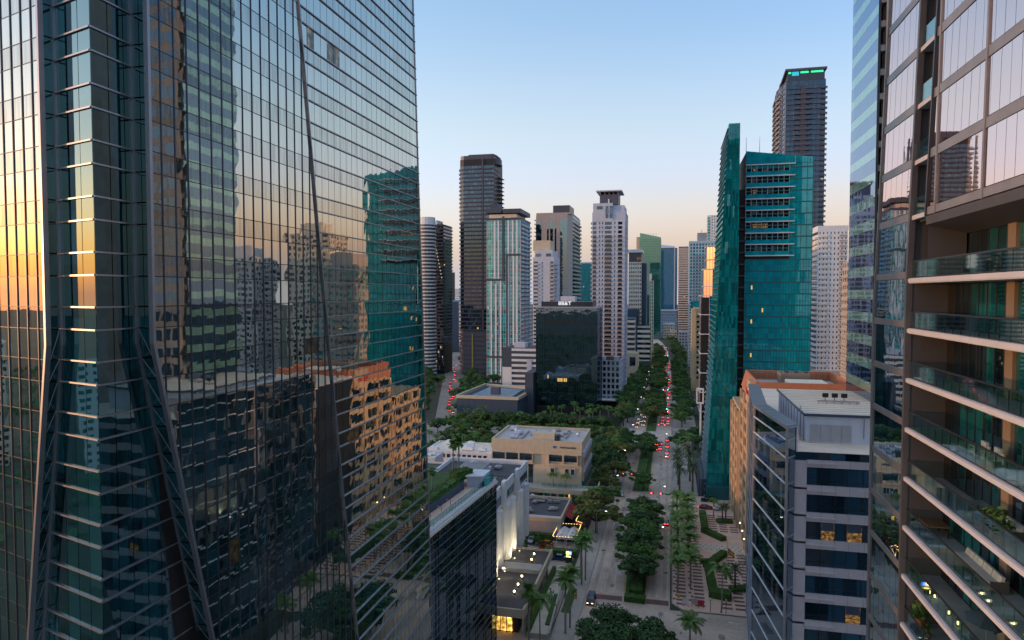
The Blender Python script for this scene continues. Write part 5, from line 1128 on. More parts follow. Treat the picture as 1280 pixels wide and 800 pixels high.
for k in range(8): z = 20 + 4.1 * k; b.m('balcony', 'white_warm', True).prism([(-36.4, 561), (-30.2, 560.6), (-29.0, 561.6), (-29.0, 563.5), (-30, 585), (-36.4, 585)], z, z + 1.7)
b.m('base_box', 'beige_conc').prism(rect(-35, -26.4, 556, 575), 0, 24); b.m('base_window', 'dark_glass').box(-33, -28.4, 555.8, 556.1, 14, 21); b.done()

# ------------------------------------------------------------------ tall white condominium in the middle
p = rect(-53.2, -31.2, 465, 492); b = tower('white_condo_tower', 'tall white condominium with balcony stacks and flat crown at the centre of the skyline', p, 127, 'apartment tower', core='stucco_blue'); S = sides(p); fr, L = S[0]
cols = [(0.6, 2.9, 'b'), (4.6, 5.5, 'w'), (6.6, 7.5, 'w'), (8.6, 13.2, 'b'), (14.8, 15.7, 'w'), (17.4, 20.2, 'b')]
for k in range(37):
    z = 12 + 2.95 * k
    for a, c, t in cols:
        if t == 'w': b.m('window', 'dark_glass', True).fbox(fr, a, c, -.2, .03, z + .9, z + 2.2)
        else:
            b.m('window', 'dark_glass', True).fbox(fr, a, c, -.2, .03, z + .3, z + 2.6)
            if z < 112: b.m('balcony', 'stucco_grey', True).fbox(fr, a - .2, c + .2, 0, 1.5, z, z + .25); b.m('balcony_rail', 'navy_wall', True).fbox(fr, a - .2, c + .2, 1.4, 1.48, z + .35, z + 1.2)
for a, c in ((0, .6), (2.9, 4.6), (5.5, 6.6), (7.5, 8.6), (13.2, 14.8), (15.7, 17.4), (20.2, 22)): b.m('pier', 'stucco_lilac', True).fbox(fr, a + .01, c - .01, 0, .4, 0, 121)
for k in range(38): b.m('spandrel', 'stucco_lilac', True).fbox(fr, 0, L, 0, .37, 12 + 2.95 * k - .75, 12 + 2.95 * k + .2)
fr, L = S[1]; grid(b, fr, L, 0, 127, 7, 2.95, .5, .6, 'stucco_blue', 'dark_glass'); balconies(b, fr, .2, 3.5, 6, 118, 2.95, 1.3, 'stucco_lilac', 'stucco_grey')
fr, L = S[3]; balconies(b, fr, L - 4, L, 6, 122, 2.95, 1.0, 'stucco_lilac', 'stucco_grey')
b.m('upper_wall', 'stucco_lilac').prism(rect(-52.6, -39.5, 464.5, 492), 121, 133); b.m('upper_wall', 'stucco_blue').prism(rect(-39.4, -31.8, 466, 490), 121, 131.5)
for x in (-50, -48, -44.2, -41.4): b.m('window', 'dark_glass', True).box(x, x + 1.6, 464.2, 464.45, 123 if x > -46 else 129, 131)
b.m('penthouse', 'bronze_light').prism(rect(-48.5, -36.0, 468, 486), 131.6, 139.2)
for i in range(5): mb = MB(); x = -48.3 + i * 2.95; mb.box(x, x + .35, 467.7, 486.3, 139.2, 141.0); b.part('crown_post', mb, 'stucco_grey')
b.m('crown_slab', 'stucco_lilac').prism(rect(-50.8, -33.5, 465.5, 488.5), 141.0, 141.8); b.m('crown_lamp', 'sign_white').box(-42.8, -42.0, 467.4, 467.7, 133, 136); b.done()
p = rect(-46.2, -32.4, 440, 464.5); b = tower('white_frame_block', 'low white framed block with square windows below the tall white condominium', p, 29.4, 'office building'); S = sides(p)
grid(b, *S[0], 3, 29.4, 5, 3.7, .62, .66, 'stucco_lilac', 'black_glass', .5); grid(b, *S[1], 3, 29.4, 6, 3.7, .62, .66, 'stucco_lilac', 'black_glass', .5); b.m('roof_turret', 'stucco_lilac').prism(rect(-44, -41.5, 440.6, 446), 29.4, 31.6); b.m('roof_turret', 'stucco_lilac').prism(rect(-36, -33, 440.6, 446), 29.4, 31.6); b.m('canopy', 'white_paint').prism(rect(-44, -31, 433, 440), 4.0, 4.7); b.done()

# ------------------------------------------------------------------ black glass box with its sign, and the garage and annex left of it
p = rect(-79.5, -42.6, 402, 430); b = tower('black_glass_office', 'black reflective glass office box with a small white rooftop sign in the middle distance', p, 63.2, 'office building'); S = sides(p)
for (fr, L), n in ((S[0], 24), (S[1], 18)): curtain(b, fr, L, 5, 63.6, n, 3.9, 'black_glass', 'metal_dark', .1, .06, lit_p=.002)
fr, L = S[0]
for i, (s, z) in enumerate(((13.2, 19.6), (14.3, 19.6), (15.4, 19.6), (16.9, 19.6), (18, 19.6), (7.0, 21.4))): b.m('lit_window', 'amber_window' if i < 5 else 'pale_window', True).fbox(fr, s, s + .8, .05, .09, z, z + 2.0)
for i in range(14): b.m('vent', 'black', True).fbox(fr, 4 + 2 * i, 5.4 + 2 * i, .05, .1, 54.2, 56)
b.m('cornice', 'metal_grey').prism(rect(-79.9, -42.2, 401.6, 430.4), 63.6, 64.3); b.m('roof_box', 'stucco_lilac').prism(rect(-66, -57, 410, 418), 64.3, 70.5); b.m('roof_screen', 'metal_dark').prism(rect(-77, -46, 406, 426), 64.3, 67.2)
sg = text_mesh('BB&T', 2.9, .12, 'sign_glow'); o = link('sign_lettering', sg, b.root, (-62.0 + b.off[0], 401.3 + b.off[1], 66.2)); o.rotation_euler = (R(90), 0, 0); o.scale = (1.15, 1, 1); b.done()
p = [(-121.5, 377), (-85.2, 377), (-83.4, 419), (-119, 430)]; b = tower('dark_annex', 'low dark blue hall with pale blue skylights left of the black glass box', p, 11.6, 'hall', core='navy_wall'); S = sides(p)
for (fr, L), n in ((S[0], 10), (S[1], 11)): 
    for i in range(n): mb = MB(); mb.fbox(fr, L * i / n + .06, L * (i + 1) / n - .06, 0, .12, .3, 11.2); b.part('clad_panel', mb, 'navy_wall')
mb = MB(); mb.ring([(-122, 376.5), (-84.6, 376.5), (-82.9, 419.6), (-119.4, 430.6)], 11.5, 13.2, 1.4); b.part('parapet', mb, 'beige_conc')
sk = [(-114, 384), (-90, 384), (-89.5, 412), (-113, 420)]
for i in range(8):
    f0, f1 = i / 8, (i + .93) / 8; L_ = lambda a, c, f: (a[0] + (c[0] - a[0]) * f, a[1] + (c[1] - a[1]) * f)
    a, c, d, e = L_(sk[0], sk[1], f0), L_(sk[0], sk[1], f1), L_(sk[3], sk[2], f1), L_(sk[3], sk[2], f0); mb = MB(); mb.prism([a, c, d, e], 11.61, 12.5); b.part('skylight', mb, 'roof_blue')
b.m('roof_unit', 'bronze_light').prism(rect(-104, -99, 388, 393), 12.5, 16.5); b.m('stair_tower', 'dark_frame').prism(rect(-84.9, -80, 396, 424), 0, 25); b.done()
p = rect(-117.2, -92, 470, 498); b = tower('white_striped_garage', 'parking garage with broad white bands and dark openings left of the black glass box', p, 33.5, 'parking garage', core='dark_frame'); S = sides(p); fr, L = S[0]
for k in range(9): mb = MB(); mb.fbox(fr, 6.8, L, -.2, .5, 2 + 3.7 * k, 3.7 + 3.7 * k); b.part('white_band', mb, 'white_paint')
b.m('corner_wall', 'white_paint').fbox(fr, 0, 6.8, -.2, .6, 0, 20); b.m('corner_wall', 'stucco_blue').fbox(fr, 17.8, 21.4, -.1, .9, 0, 26); b.m('roof_house', 'stucco_lilac').prism(rect(-110, -102, 476, 486), 33.5, 37); b.done()

# ------------------------------------------------------------------ aqua and white condominium with dark frames
p = rect(-146.4, -118.6, 535, 572); b = tower('framed_condo', 'aqua glass condominium with white strips and dark frame lines beside the bronze tower', p, 132, 'apartment tower'); S = sides(p); fr, L = S[0]
curtain(b, fr, L, 0, 131, 14, 3.3, 'aqua_glass', 'white_paint', .22, .2, lit_p=.004)
for s, z0, z1 in ((6.2, 84, 131), (9.2, 84, 131), (3.2, 0, 84), (7.0, 0, 80), (11.0, 0, 84), (17.4, 0, 131), (21.0, 102, 131), (21.6, 0, 102), (24.4, 0, 131)): b.m('white_strip', 'white_paint', True).fbox(fr, s, s + 1.25, .1, .8, z0, z1)
for s, w, z0, z1 in ((13.0, 1.7, 82, 134), (16.2, 1.4, 0, 103)): b.m('dark_frame', 'dark_frame', True).fbox(fr, s, s + w, .1, 1.2, z0, z1)
for s0, s1, z in ((0, 14.6, 82.5), (16.3, L, 102.5), (16.3, L, 20), (0, 14.6, 20)): b.m('dark_frame', 'dark_frame', True).fbox(fr, s0, s1, .1, 1.19, z, z + 1.6)
fr, L = S[1]; curtain(b, fr, L, 0, 131, 8, 3.3, 'aqua_glass', 'stucco_blue', .5, .3); balconies(b, fr, 1, 8, 4, 130, 3.3, 1.7, 'white_paint', 'stucco_blue'); balconies(b, fr, 12, 24, 4, 130, 3.3, 1.5, 'white_paint', 'stucco_blue'); balconies(b, fr, 28, L, 4, 130, 3.3, 1.8, 'white_paint', 'white_paint')
b.m('top_floor', 'white_warm').prism(rect(-145, -122, 537, 570), 132, 136); b.m('roof_slab', 'dark_frame').prism(rect(-147, -134, 534, 571), 137, 140.6); b.m('roof_slab', 'dark_frame').prism(rect(-132.8, -118.2, 534, 572), 136.6, 140); b.m('edge_slab', 'dark_frame').prism(rect(-147.2, -118, 533.6, 573), 131.4, 132.8); b.m('roof_box', 'navy_wall').prism(rect(-146, -140, 545, 560), 142, 146); b.done()
# bronze round-cornered tower
p = [(-184.9, 586), (-183.6, 582.4), (-180, 581), (-152.6, 581), (-152.6, 612), (-180, 612), (-184.9, 606)]; b = tower('bronze_tower', 'tall dark bronze tower with rounded corner and thin lit balcony edges, tallest on the left', p, 190, 'apartment tower'); S = sides(p)
zf = [39.6 + 3.62 * k for k in range(41)]
for k, z in enumerate(zf[:-1]):
    for i, (fr, L) in enumerate(S[:3] + S[6:]): 
        n = max(1, int(L / 2.2)); rnd_quads(b, fr, [(L * j / n + .05, L * (j + 1) / n - .05, z + .1, z + 3.5) for j in range(n)], 'dark_glass', .03, .012, ('amber_window',))
    q = [(-185.8, 585.6), (-184.2, 581.6), (-180.2, 580.0), (-164.2, 580.0), (-163.6, 580.8), (-161.6, 580.8), (-161.0, 579.8), (-152.2, 579.8), (-152.2, 600), (-185.8, 606)]
    b.m('balcony', 'bronze_light', True).prism(q, z, z + .34); 
    for (a, c) in zip(q[:-2], q[1:-1]): b.m('balcony_rail', 'bronze_slab', True).bar((a[0], a[1], z + .85), (c[0], c[1], z + .85), .06, .75)
    if k < 38: b.m('side_balcony', 'bronze_light', True).prism([(-152.1, 590), (-148.2 if k < 34 else -149.5, 592), (-148.6, 604), (-152.1, 606)], z + 1.2, z + 1.6)
b.m('pier', 'bronze', True).box(-163.4, -161.8, 580.2, 581, 39, 190)
for k in range(9): z = 2 + 4.1 * k; b.m('podium_band', 'bronze_light', True).prism([(-185.6, 585), (-184, 581.4), (-180, 580), (-152.2, 580), (-152.2, 606), (-185.6, 606)], z, z + 2.3)
b.m('podium', 'bronze').prism([(-185, 586), (-183.4, 582), (-180, 580.6), (-152.4, 580.6), (-152.4, 612), (-185, 606)], 0, 39); b.m('gold_slot', 'gold_slot').box(-172.6, -171.2, 579.4, 580.2, 6, 37)
b.m('crown', 'bronze').prism([(-184.4, 586), (-183, 583), (-180, 581.4), (-155, 581.4), (-153, 584), (-153, 606), (-184.4, 606)], 190, 193.4); b.m('crown_disc', 'bronze_slab').prism([(-153 + 5.6 * math.cos(a * .5236) - 1.5, 594 + 9 * math.sin(a * .5236)) for a in range(12)], 186.0, 191.0); b.m('crown_edge', 'bronze_light').prism([(-176, 582), (-153.5, 582), (-152, 588), (-152, 604), (-176, 604)], 193.4, 194.3); b.done()
# twin-topped beige tower, white condo in front, dark tower beyond
p = [(-126.6, 640), (-96.6, 640), (-92.4, 646), (-92.4, 700), (-126.6, 700)]; b = tower('striped_beige_tower', 'beige tower with black vertical stripes and a dark roof box behind the black glass box', p, 147, 'skyscraper', core='beige_pink'); S = sides(p); fr, L = S[0]
for s, w, z0 in ((-.2, 5.4, 110), (10.5, 1.7, 60), (13.6, 2.6, 60), (18.0, 1.5, 60)): b.m('window_stripe', 'black_glass', True).fbox(fr, s, s + w, .02, .06, z0, 141)
b.m('side_glass', 'black_glass').fbox(fr, 23.2, L + .1, -.2, .25, 0, 142); fr, L = S[2]; bands(b, fr, L, 0, 147, 3.8, .6, 'beige_pink', 'black_glass', nx=8); balconies(b, fr, 2, L, 10, 143, 3.8, 1.6, 'white_warm', 'beige_pink'); fr, L = S[3]
b.m('west_balcony', 'white_warm', True); [b.m('west_balcony', 'white_warm', True).box(-128.6, -126.6, 640.4, 660, 96 + 3.8 * k, 96.9 + 3.8 * k) for k in range(13)]
b.m('roof_box', 'bronze').prism(rect(-112, -96, 650, 680), 147, 156.5); b.m('parapet', 'beige_pink').prism(rect(-126.4, -93, 640.4, 699), 147, 148.6); b.done()
p = rect(-105.3, -88.6, 520, 545); b = tower('white_corner_condo', 'white condominium with corner balconies and a beige penthouse in front of the striped tower', p, 100, 'apartment tower', core='stucco_lilac'); S = sides(p); fr, L = S[0]
for k in range(32):
    z = 3 + 2.95 * k
    b.m('window', 'dark_glass', True).fbox(fr, .6, 4.0, -.2, .03, z + .4, z + 2.4); b.m('window', 'dark_glass', True).fbox(fr, 7.0, 7.9, -.2, .03, z + .9, z + 2.1); b.m('window', 'dark_glass', True).fbox(fr, 13.6, 16.3, -.2, .03, z + .4, z + 2.4)
balconies(b, fr, .2, 4.4, 3, 97, 2.95, 1.3, 'white_paint', 'stucco_blue'); balconies(b, fr, 13.2, L, 3, 97, 2.95, 1.3, 'white_paint', 'stucco_grey'); balconies(b, S[1][0], 1, 14, 3, 97, 2.95, 1.4, 'stucco_lilac', 'stucco_blue')
b.m('upper_wall', 'stucco_lilac').prism(rect(-104, -90, 520.4, 544), 100, 105.6); b.m('upper_window', 'dark_glass').box(-103, -99.6, 520.1, 520.45, 100.8, 103); b.m('upper_window', 'dark_glass').box(-95, -91.4, 520.1, 520.45, 100.8, 103); b.m('penthouse', 'beige_conc').prism(rect(-106, -92.4, 524, 540), 105.6, 113.4); b.done()
p = rect(-108.6, -92.6, 800, 825); b = tower('dark_teal_tower', 'dark teal glass tower far behind, between the striped tower and the tall white condominium', p, 107.5); fr, L = sides(p)[0]; curtain(b, fr, L, 0, 107, 10, 3.6, 'teal_glass', 'navy_wall', .3, .2); b.m('parapet', 'stucco_blue').prism(rect(-109, -92, 799.5, 825), 107.5, 109); b.done()
# far left cluster
b = tower('round_white_condo', 'white round balconied condominium at the edge of the mirror tower', [(-208.6 + 6.4 * math.cos(a * .3927), 566 + 6.4 * math.sin(a * .3927)) for a in range(16)], 132, 'apartment tower', core='dark_frame')
for k in range(42): z = 2 + 3.1 * k; b.m('balcony', 'white_warm', True).prism([(-208.6 + 7.6 * math.cos(a * .3927), 566 + 7.6 * math.sin(a * .3927)) for a in range(16)], z, z + .4); b.m('balcony_rail', 'white_paint', True).prism([(-208.6 + 7.7 * math.cos(a * .3927), 566 + 7.7 * math.sin(a * .3927)) for a in range(16)], z + .5, z + 1.2)
b.m('drum', 'white_paint').prism([(-208.6 + 6.8 * math.cos(a * .3927), 566 + 6.8 * math.sin(a * .3927)) for a in range(16)], 132, 138.4); b.done()
p = rect(-209.5, -199.4, 582, 606); b = tower('bronze_slab_condo', 'dark slab condominium with diagonal lit windows beside the round white one', p, 134, 'apartment tower'); S = sides(p); fr, L = S[0]; bands(b, fr, L, 26, 133, 3.1, .62, 'bronze_slab', 'dark_glass', .9, nx=6, lit_p=.0); curtain(b, fr, L, 0, 26, 5, 4, 'dark_glass', 'metal_dark', lit_p=.2); bands(b, S[1][0], S[1][1], 26, 133, 3.1, .62, 'bronze_slab', 'dark_glass', .9, nx=6)
for i in range(11): b.m('lit_window', 'pale_window', True).fbox(fr, 2.0 + i * .62, 2.7 + i * .62, .05, .95, 117 - 3.1 * i, 118.2 - 3.1 * i)
b.m('roof_box', 'white_paint').prism(rect(-209, -206, 584, 600), 134, 138); b.done()
p = rect(-276.6, -269.2, 800, 830); b = tower('slim_aqua_tower', 'slim aqua tower seen in the gap right of the dark slab condominium', p, 99); fr, L = sides(p)[0]; curtain(b, fr, L, 60, 99, 3, 3.4, 'aqua_glass', 'white_paint', .3, .2); b.m('base', 'navy_wall').prism(rect(-277, -264, 798, 830), 0, 62); b.m('base_cap', 'roof_blue').prism(rect(-277.4, -263.6, 797.6, 830.4), 62, 64); b.done()
p = rect(-366, -350, 1100, 1130); b = tower('hazy_white_tower', 'pale white tower farthest away in the gap above the west road', p, 81, 'apartment tower', core='white_paint'); fr, L = sides(p)[0]; grid(b, fr, L, 10, 80, 5, 3.5, .5, .5, 'white_paint', 'blue_glass'); b.done()
for k, (x0, x1, y0, z1, m, lab) in enumerate(((-312, -276, 900, 37, 'white_paint', 'long white low block closing the far end of the west road'), (-330, -300, 980, 46, 'white_warm', 'cream stepped block behind the long white one'), (-262, -246, 700, 20, 'beige_conc', 'small beige block beside the west road'))):
    p = rect(x0, x1, y0, y0 + 30); b = tower('low_block', lab, p, z1, 'building', core=m); fr, L = sides(p)[0]; grid(b, fr, L, 3, z1 - 2, 10, 4, .55, .5, m, 'dark_glass', .2, lit_p=.06); roof_kit(b, x0 + 3, x1 - 3, y0 + 4, y0 + 22, z1, 4); b.done()
for k, (x0, x1, y0, z1, m, lab) in enumerate(((-3, 7, 1010, 18, 'beige_conc', 'small beige block where the avenue bends away'), (-14, 4, 1130, 24, 'white_warm', 'cream block below the blue tower at the far bend'), (9, 20, 930, 22, 'stucco_grey', 'grey low block right of the far avenue'), (-58, -46, 900, 26, 'beige_pink', 'pinkish low block left of the far avenue'), (24, 44, 1060, 34, 'white_paint', 'white mid-rise right of the far bend'))):
    p = rect(x0, x1, y0, y0 + 22); b = tower('low_block', lab, p, z1, 'building', core=m); fr, L = sides(p)[0]; grid(b, fr, L, 2, z1 - 1, max(3, int(L / 3)), 4, .55, .5, m, 'dark_glass', .2, lit_p=.08); roof_kit(b, x0 + 2, x1 - 2, y0 + 3, y0 + 18, z1, 3); b.done()
# city that the mirror faces show: east of the avenue and west behind the tower
for k, (x0, x1, y0, y1, z1, m, gl, lab) in enumerate(((104, 128, 330, 352, 104, 'white_warm', 'dark_glass', 'cream balcony apartment slab mirrored in the glass tower'), (74, 96, 300, 330, 86, 'beige_pink', 'aqua_glass', 'beige and aqua apartment tower mirrored in the glass tower'), (150, 178, 330, 356, 92, 'white_paint', 'dark_glass', 'white apartment tower mirrored at the middle of the glass tower'), (118, 140, 230, 256, 68, 'beige_conc', 'aqua_glass', 'mid-rise beige apartments mirrored low in the glass tower'), (190, 226, 300, 330, 84, 'stucco_grey', 'dark_glass', 'grey apartment slab mirrored left of centre in the glass tower'))):
    p = rect(x0, x1, y0, y1); b = tower('apartment_tower', lab, p, z1, 'apartment tower', core='dark_frame'); S = sides(p)
    for fr, L in (S[0], S[3]): n = int(L / 3.4); grid(b, fr, L, 0, z1, n, 3.2, .55, .55, m, gl, .3); balconies(b, fr, L * .1, L * .45, 4, z1 - 4, 3.2, 1.3, m, m)
    b.m('roof_box', m).prism(rect(x0 + 6, x1 - 6, y0 + 6, y1 - 6), z1, z1 + 6); b.done()
for k, (x0, x1, y0, y1, z1, m, lab) in enumerate(((-330, -300, -30, -8, 44, 'white_paint', 'white apartment block mirrored in the left face of the glass tower'), (-372, -340, 10, 30, 52, 'white_warm', 'cream apartment block mirrored in the left face of the glass tower'), (-290, -262, 40, 66, 36, 'white_paint', 'low white block mirrored at the edge of the glass tower'), (-430, -390, -70, -40, 60, 'stucco_lilac', 'lilac apartment tower mirrored far left in the glass tower'))):
    p = rect(x0, x1, y0, y1); b = tower('apartment_block', lab, p, z1, 'apartment block', core='dark_frame'); S = sides(p)
    for fr, L in (S[0], S[1]): grid(b, fr, L, 0, z1, int(L / 3.2), 3.2, .5, .5, m, 'dark_glass', .3)
    b.done()
# ------------------------------------------------------------------ low bank building west of the avenue
lb = B('bank_building', 'low tan concrete bank building with deep window ledges and a small parapet name', 'building', (-47, 250, 0))
BX0, BX1, BY0, BY1, BZ = -62.6, -30.3, 235.5, 260.5, 20.2
block(lb, 'wall', rect(BX0, BX1, BY0, BY1), 0, BZ - 1.2, 'beige_conc'); mb = MB(); mb.box(BX0 + .1, BX1 - .1, BY0 + .1, BY1 - .1, BZ - 1.2, BZ - .9); lb.part('roof', mb, 'roof_lilac')
for a in ((BX0 - .15, BX1 + .15, BY0 - .15, BY0 + .45), (BX0 - .15, BX1 + .15, BY1 - .45, BY1 + .15), (BX0 - .15, BX0 + .45, BY0 + .45, BY1 - .45), (BX1 - .45, BX1 + .15, BY0 + .45, BY1 - .45)): mb = MB(); mb.box(*a, BZ - 3.6, BZ); lb.part('parapet', mb, 'beige_conc')
frS = (BX0, BY0, 1, 0); LB = BX1 - BX0
mb = MB(); mb.fbox(frS, 0, LB, 0, .35, 15.5, 15.8); lb.part('string_course', mb, 'beige_conc')
for s0, s1 in ((.4, 5.0), (5.4, 9.8), (10.3, 14.8), (20.9, 25.6), (26.2, 30.8)):
    mb = MB(); mb.fbox(frS, s0, s1, .02, .06, 13.0, 15.2); lb.part('window', mb, 'black_glass'); mb = MB(); mb.fbox(frS, s0 - .25, s0, 0, 1.0, 12.4, 15.5); mb.fbox(frS, s1, s1 + .25, 0, 1.0, 12.4, 15.5); lb.part('window_fin', mb, 'beige_conc')
    mb = MB(); mb.fbox(frS, s0, s1, .06, .5, 14.4, 14.6); mb.fbox(frS, s0, s1, .06, .4, 13.9, 14.0); lb.part('sun_louvre', mb, 'metal_dark')
    for q in range(1, 4): mb = MB(); mb.fbox(frS, s0 + (s1 - s0) * q / 4 - .05, s0 + (s1 - s0) * q / 4 + .05, .06, .14, 13.0, 14.4); lb.part('window_mullion', mb, 'metal_dark')
for s0, s1 in ((-.1, 15.2), (20.6, 31.2)): mb = MB(); mb.fbox(frS, s0, s1, 0, 1.1, 11.9, 12.4); lb.part('ledge', mb, 'beige_conc')
mb = MB(); mb.fbox(frS, .2, 15, .02, .1, 5, 11.6); lb.part('recessed_glazing', mb, 'black_glass')
for q in range(5): mb = MB(); mb.fbox(frS, .2 + 3.2 * q, .6 + 3.2 * q, .1, .5, 5, 11.6); lb.part('column', mb, 'beige_conc')
for s in (21.4, 26.6, 28.6): mb = MB(); mb.fbox(frS, s, s + 1.3, .02, .12, 8.6, 10.6); lb.part('window', mb, 'black_glass'); mb = MB(); [mb.fbox(frS, *q, 0, .5, *z) for q, z in (((s - .25, s), (8.3, 10.9)), ((s + 1.3, s + 1.55), (8.3, 10.9)), ((s, s + 1.3), (10.6, 10.9)), ((s, s + 1.3), (8.3, 8.6)))]; lb.part('window_surround', mb, 'stucco_lilac')
frE3, LE3 = frame((BX1, BY0), (BX1, BY1))
for z0, z1, m, d in ((1, 4.4, 'black_glass', .05), (4.4, 6.4, 'teal_panel', 1.0), (6.4, 9.4, 'black_glass', .05), (9.4, 11, 'stucco_blue', 1.0), (11, 14.6, 'black_glass', .05), (14.6, 16.6, 'stucco_blue', .9)): mb = MB(); mb.fbox(frE3, .8, LE3 - .5, .01, d, z0 + .02, z1 - .02); lb.part('side_band', mb, m)
for q in range(7): mb = MB(); mb.fbox(frE3, .9 + q * 3.7, 1.2 + q * 3.7, .05, .7, 1, 16.5); lb.part('side_fin', mb, 'beige_conc')
sg = text_mesh('Pacific National Bank', 1.05, .03, 'black'); o = link('sign_lettering', sg, lb.root, (-35.1 + lb.off[0], BY0 - .2 + lb.off[1], 18.1)); o.rotation_euler = (R(90), 0, 0); o.scale = (.62, 1, 1)
mb = MB(); mb.box(-40.4, -39.2, BY0 - .25, BY0 - .16, 17.7, 18.5); lb.part('sign_emblem', mb, 'sign_blue')
mb = MB(); mb.box(-48.5, -40.5, 239, 243.5, BZ - .9, BZ + 1.7); lb.part('roof_house', mb, 'beige_conc'); mb = MB(); mb.box(-39.9, -38.8, 239, 242, BZ - .9, BZ + 1.3); lb.part('roof_unit', mb, 'metal_dark')
roof_kit(lb, -60, -54, 240, 256, BZ - .9, 4, 'stucco_blue', 1.0); [lb.part('roof_duct', (lambda q: (q.box(x, x + .5, y, y + l, BZ - .7, BZ - .3), q)[1])(MB()), 'metal_grey') for x, y, l in ((-53, 240, 14), (-50.6, 246, 10), (-37.4, 244, 12))]
roof_kit(lb, -46, -34, 246, 257, BZ - .9, 8, 'metal_grey', .7)
for (x, y) in ((-57.5, 252), (-43, 253.5), (-33.5, 250)): mb = MB(); mb.ball(x, y, BZ - .2, .7); mb.cyl(x, y, BZ - .9, BZ - .4, .3, n=8); lb.part('roof_dome', mb, 'white_paint')
# raised terrace in front of it
mb = MB(); mb.box(-62, -24.6, 227.5, 235.2, 4.2, 5.0); lb.part('terrace_deck', mb, 'stone_pale'); mb = MB(); mb.box(-62, -24.4, 227.2, 227.5, 4.0, 5.6); mb.box(-24.6, -24.3, 227.5, 240, 4.0, 5.6); lb.part('terrace_wall', mb, 'beige_conc')
for q in range(10): mb = MB(); mb.box(-44 + 1.9 * q, -42.3 + 1.9 * q, 232.5, 232.56, 5.0, 6.0); lb.part('terrace_screen', mb, 'terrace_glass')
for q in range(9): x = -44.5 + 2.4 * q; mb = MB(); mb.box(x, x + 1.7, 229.6, 229.8, .4, 3.6); lb.part('shop_window', mb, 'aqua_glass' if q % 2 else 'office_glass'); mb = MB(); mb.box(x + 1.8, x + 2.2, 228.6, 229.4, 0, 4.2); lb.part('shop_column', mb, 'white_warm' if q != 5 else 'pink_stone')
mb = MB(); mb.box(-61, -24.8, 229.9, 235, 0, 4.2); lb.part('shop_wall', mb, 'stucco_grey')
mb = MB(); mb.box(-34.0, -33.5, 229.3, 229.6, .3, 3.8); lb.part('shop_light', mb, 'lobby_glow')
lb.done()
rp_ = B('ramp_stair', 'pale ramp with a glowing yellow handrail climbing to the bank terrace', 'stair', (-43, 222, 0)); mb = MB(); mb.hexa([(-45.6, 221.5, 4.2), (-38.2, 221.5, .1), (-38.2, 224, .1), (-45.6, 224, 4.2), (-45.6, 221.5, 4.6), (-38.2, 221.5, .5), (-38.2, 224, .5), (-45.6, 224, 4.6)]); rp_.part('ramp', mb, 'white_warm'); mb = MB(); mb.bar((-45.6, 221.4, 4.3), (-38.2, 221.4, .35), .12, .22); rp_.part('light_strip', mb, 'signal_yellow'); mb = MB(); mb.box(-45.8, -45.3, 221.6, 224, 0, 4.2); mb.box(-42, -41.7, 221.7, 222, 0, 2.2); rp_.part('support', mb, 'beige_conc'); rp_.done()
# dark-roofed restaurant with awning and lit terrace
rs = B('restaurant', 'low restaurant with a cluttered black roof and a red awning along its street side', 'restaurant', (-42, 206, 0))
RXA, RXB, RYA, RYB = -58, -31.4, 196.5, 217.5; block(rs, 'wall', rect(RXA, RXB, RYA, RYB), 0, 4.9, 'stucco_grey'); mb = MB(); mb.box(RXA + .2, RXB - .2, RYA + .2, RYB - .2, 4.9, 5.1); rs.part('roof', mb, 'roof_dark')
for a in ((RXA, RXB, RYA - .1, RYA + .3), (RXA, RXB, RYB - .3, RYB + .1), (RXB - .3, RXB + .1, RYA + .3, RYB - .3)): mb = MB(); mb.box(*a, 4.7, 5.9); rs.part('parapet', mb, 'beige_conc')
mb = MB(); mb.box(RXA, RXB - .5, RYA + .3, RYA + 3, 5.1, 5.5); rs.part('front_roof', mb, 'roof_lilac')
roof_kit(rs, -47, -33, 201, 216, 5.1, 14, 'metal_grey', .75); roof_kit(rs, -50, -47, 201, 208, 5.1, 2, 'teal_panel', 1.0)
for k in range(5): y = 204.2 + 2.5 * k; mb = MB(); mb.hexa([(RXB + .12, y, 4.3), (RXB + 2.3, y, 3.2), (RXB + 2.3, y + 2.44, 3.2), (RXB + .12, y + 2.44, 4.3), (RXB + .12, y, 4.4), (RXB + 2.3, y, 3.3), (RXB + 2.3, y + 2.44, 3.3), (RXB + .12, y + 2.44, 4.4)]); rs.part('awning', mb, 'red_fabric')
mb = MB(); mb.box(RXB + .1, RXB + .16, 197, 216, .5, 3.0); rs.part('shopfront', mb, 'black_glass'); rs.done()
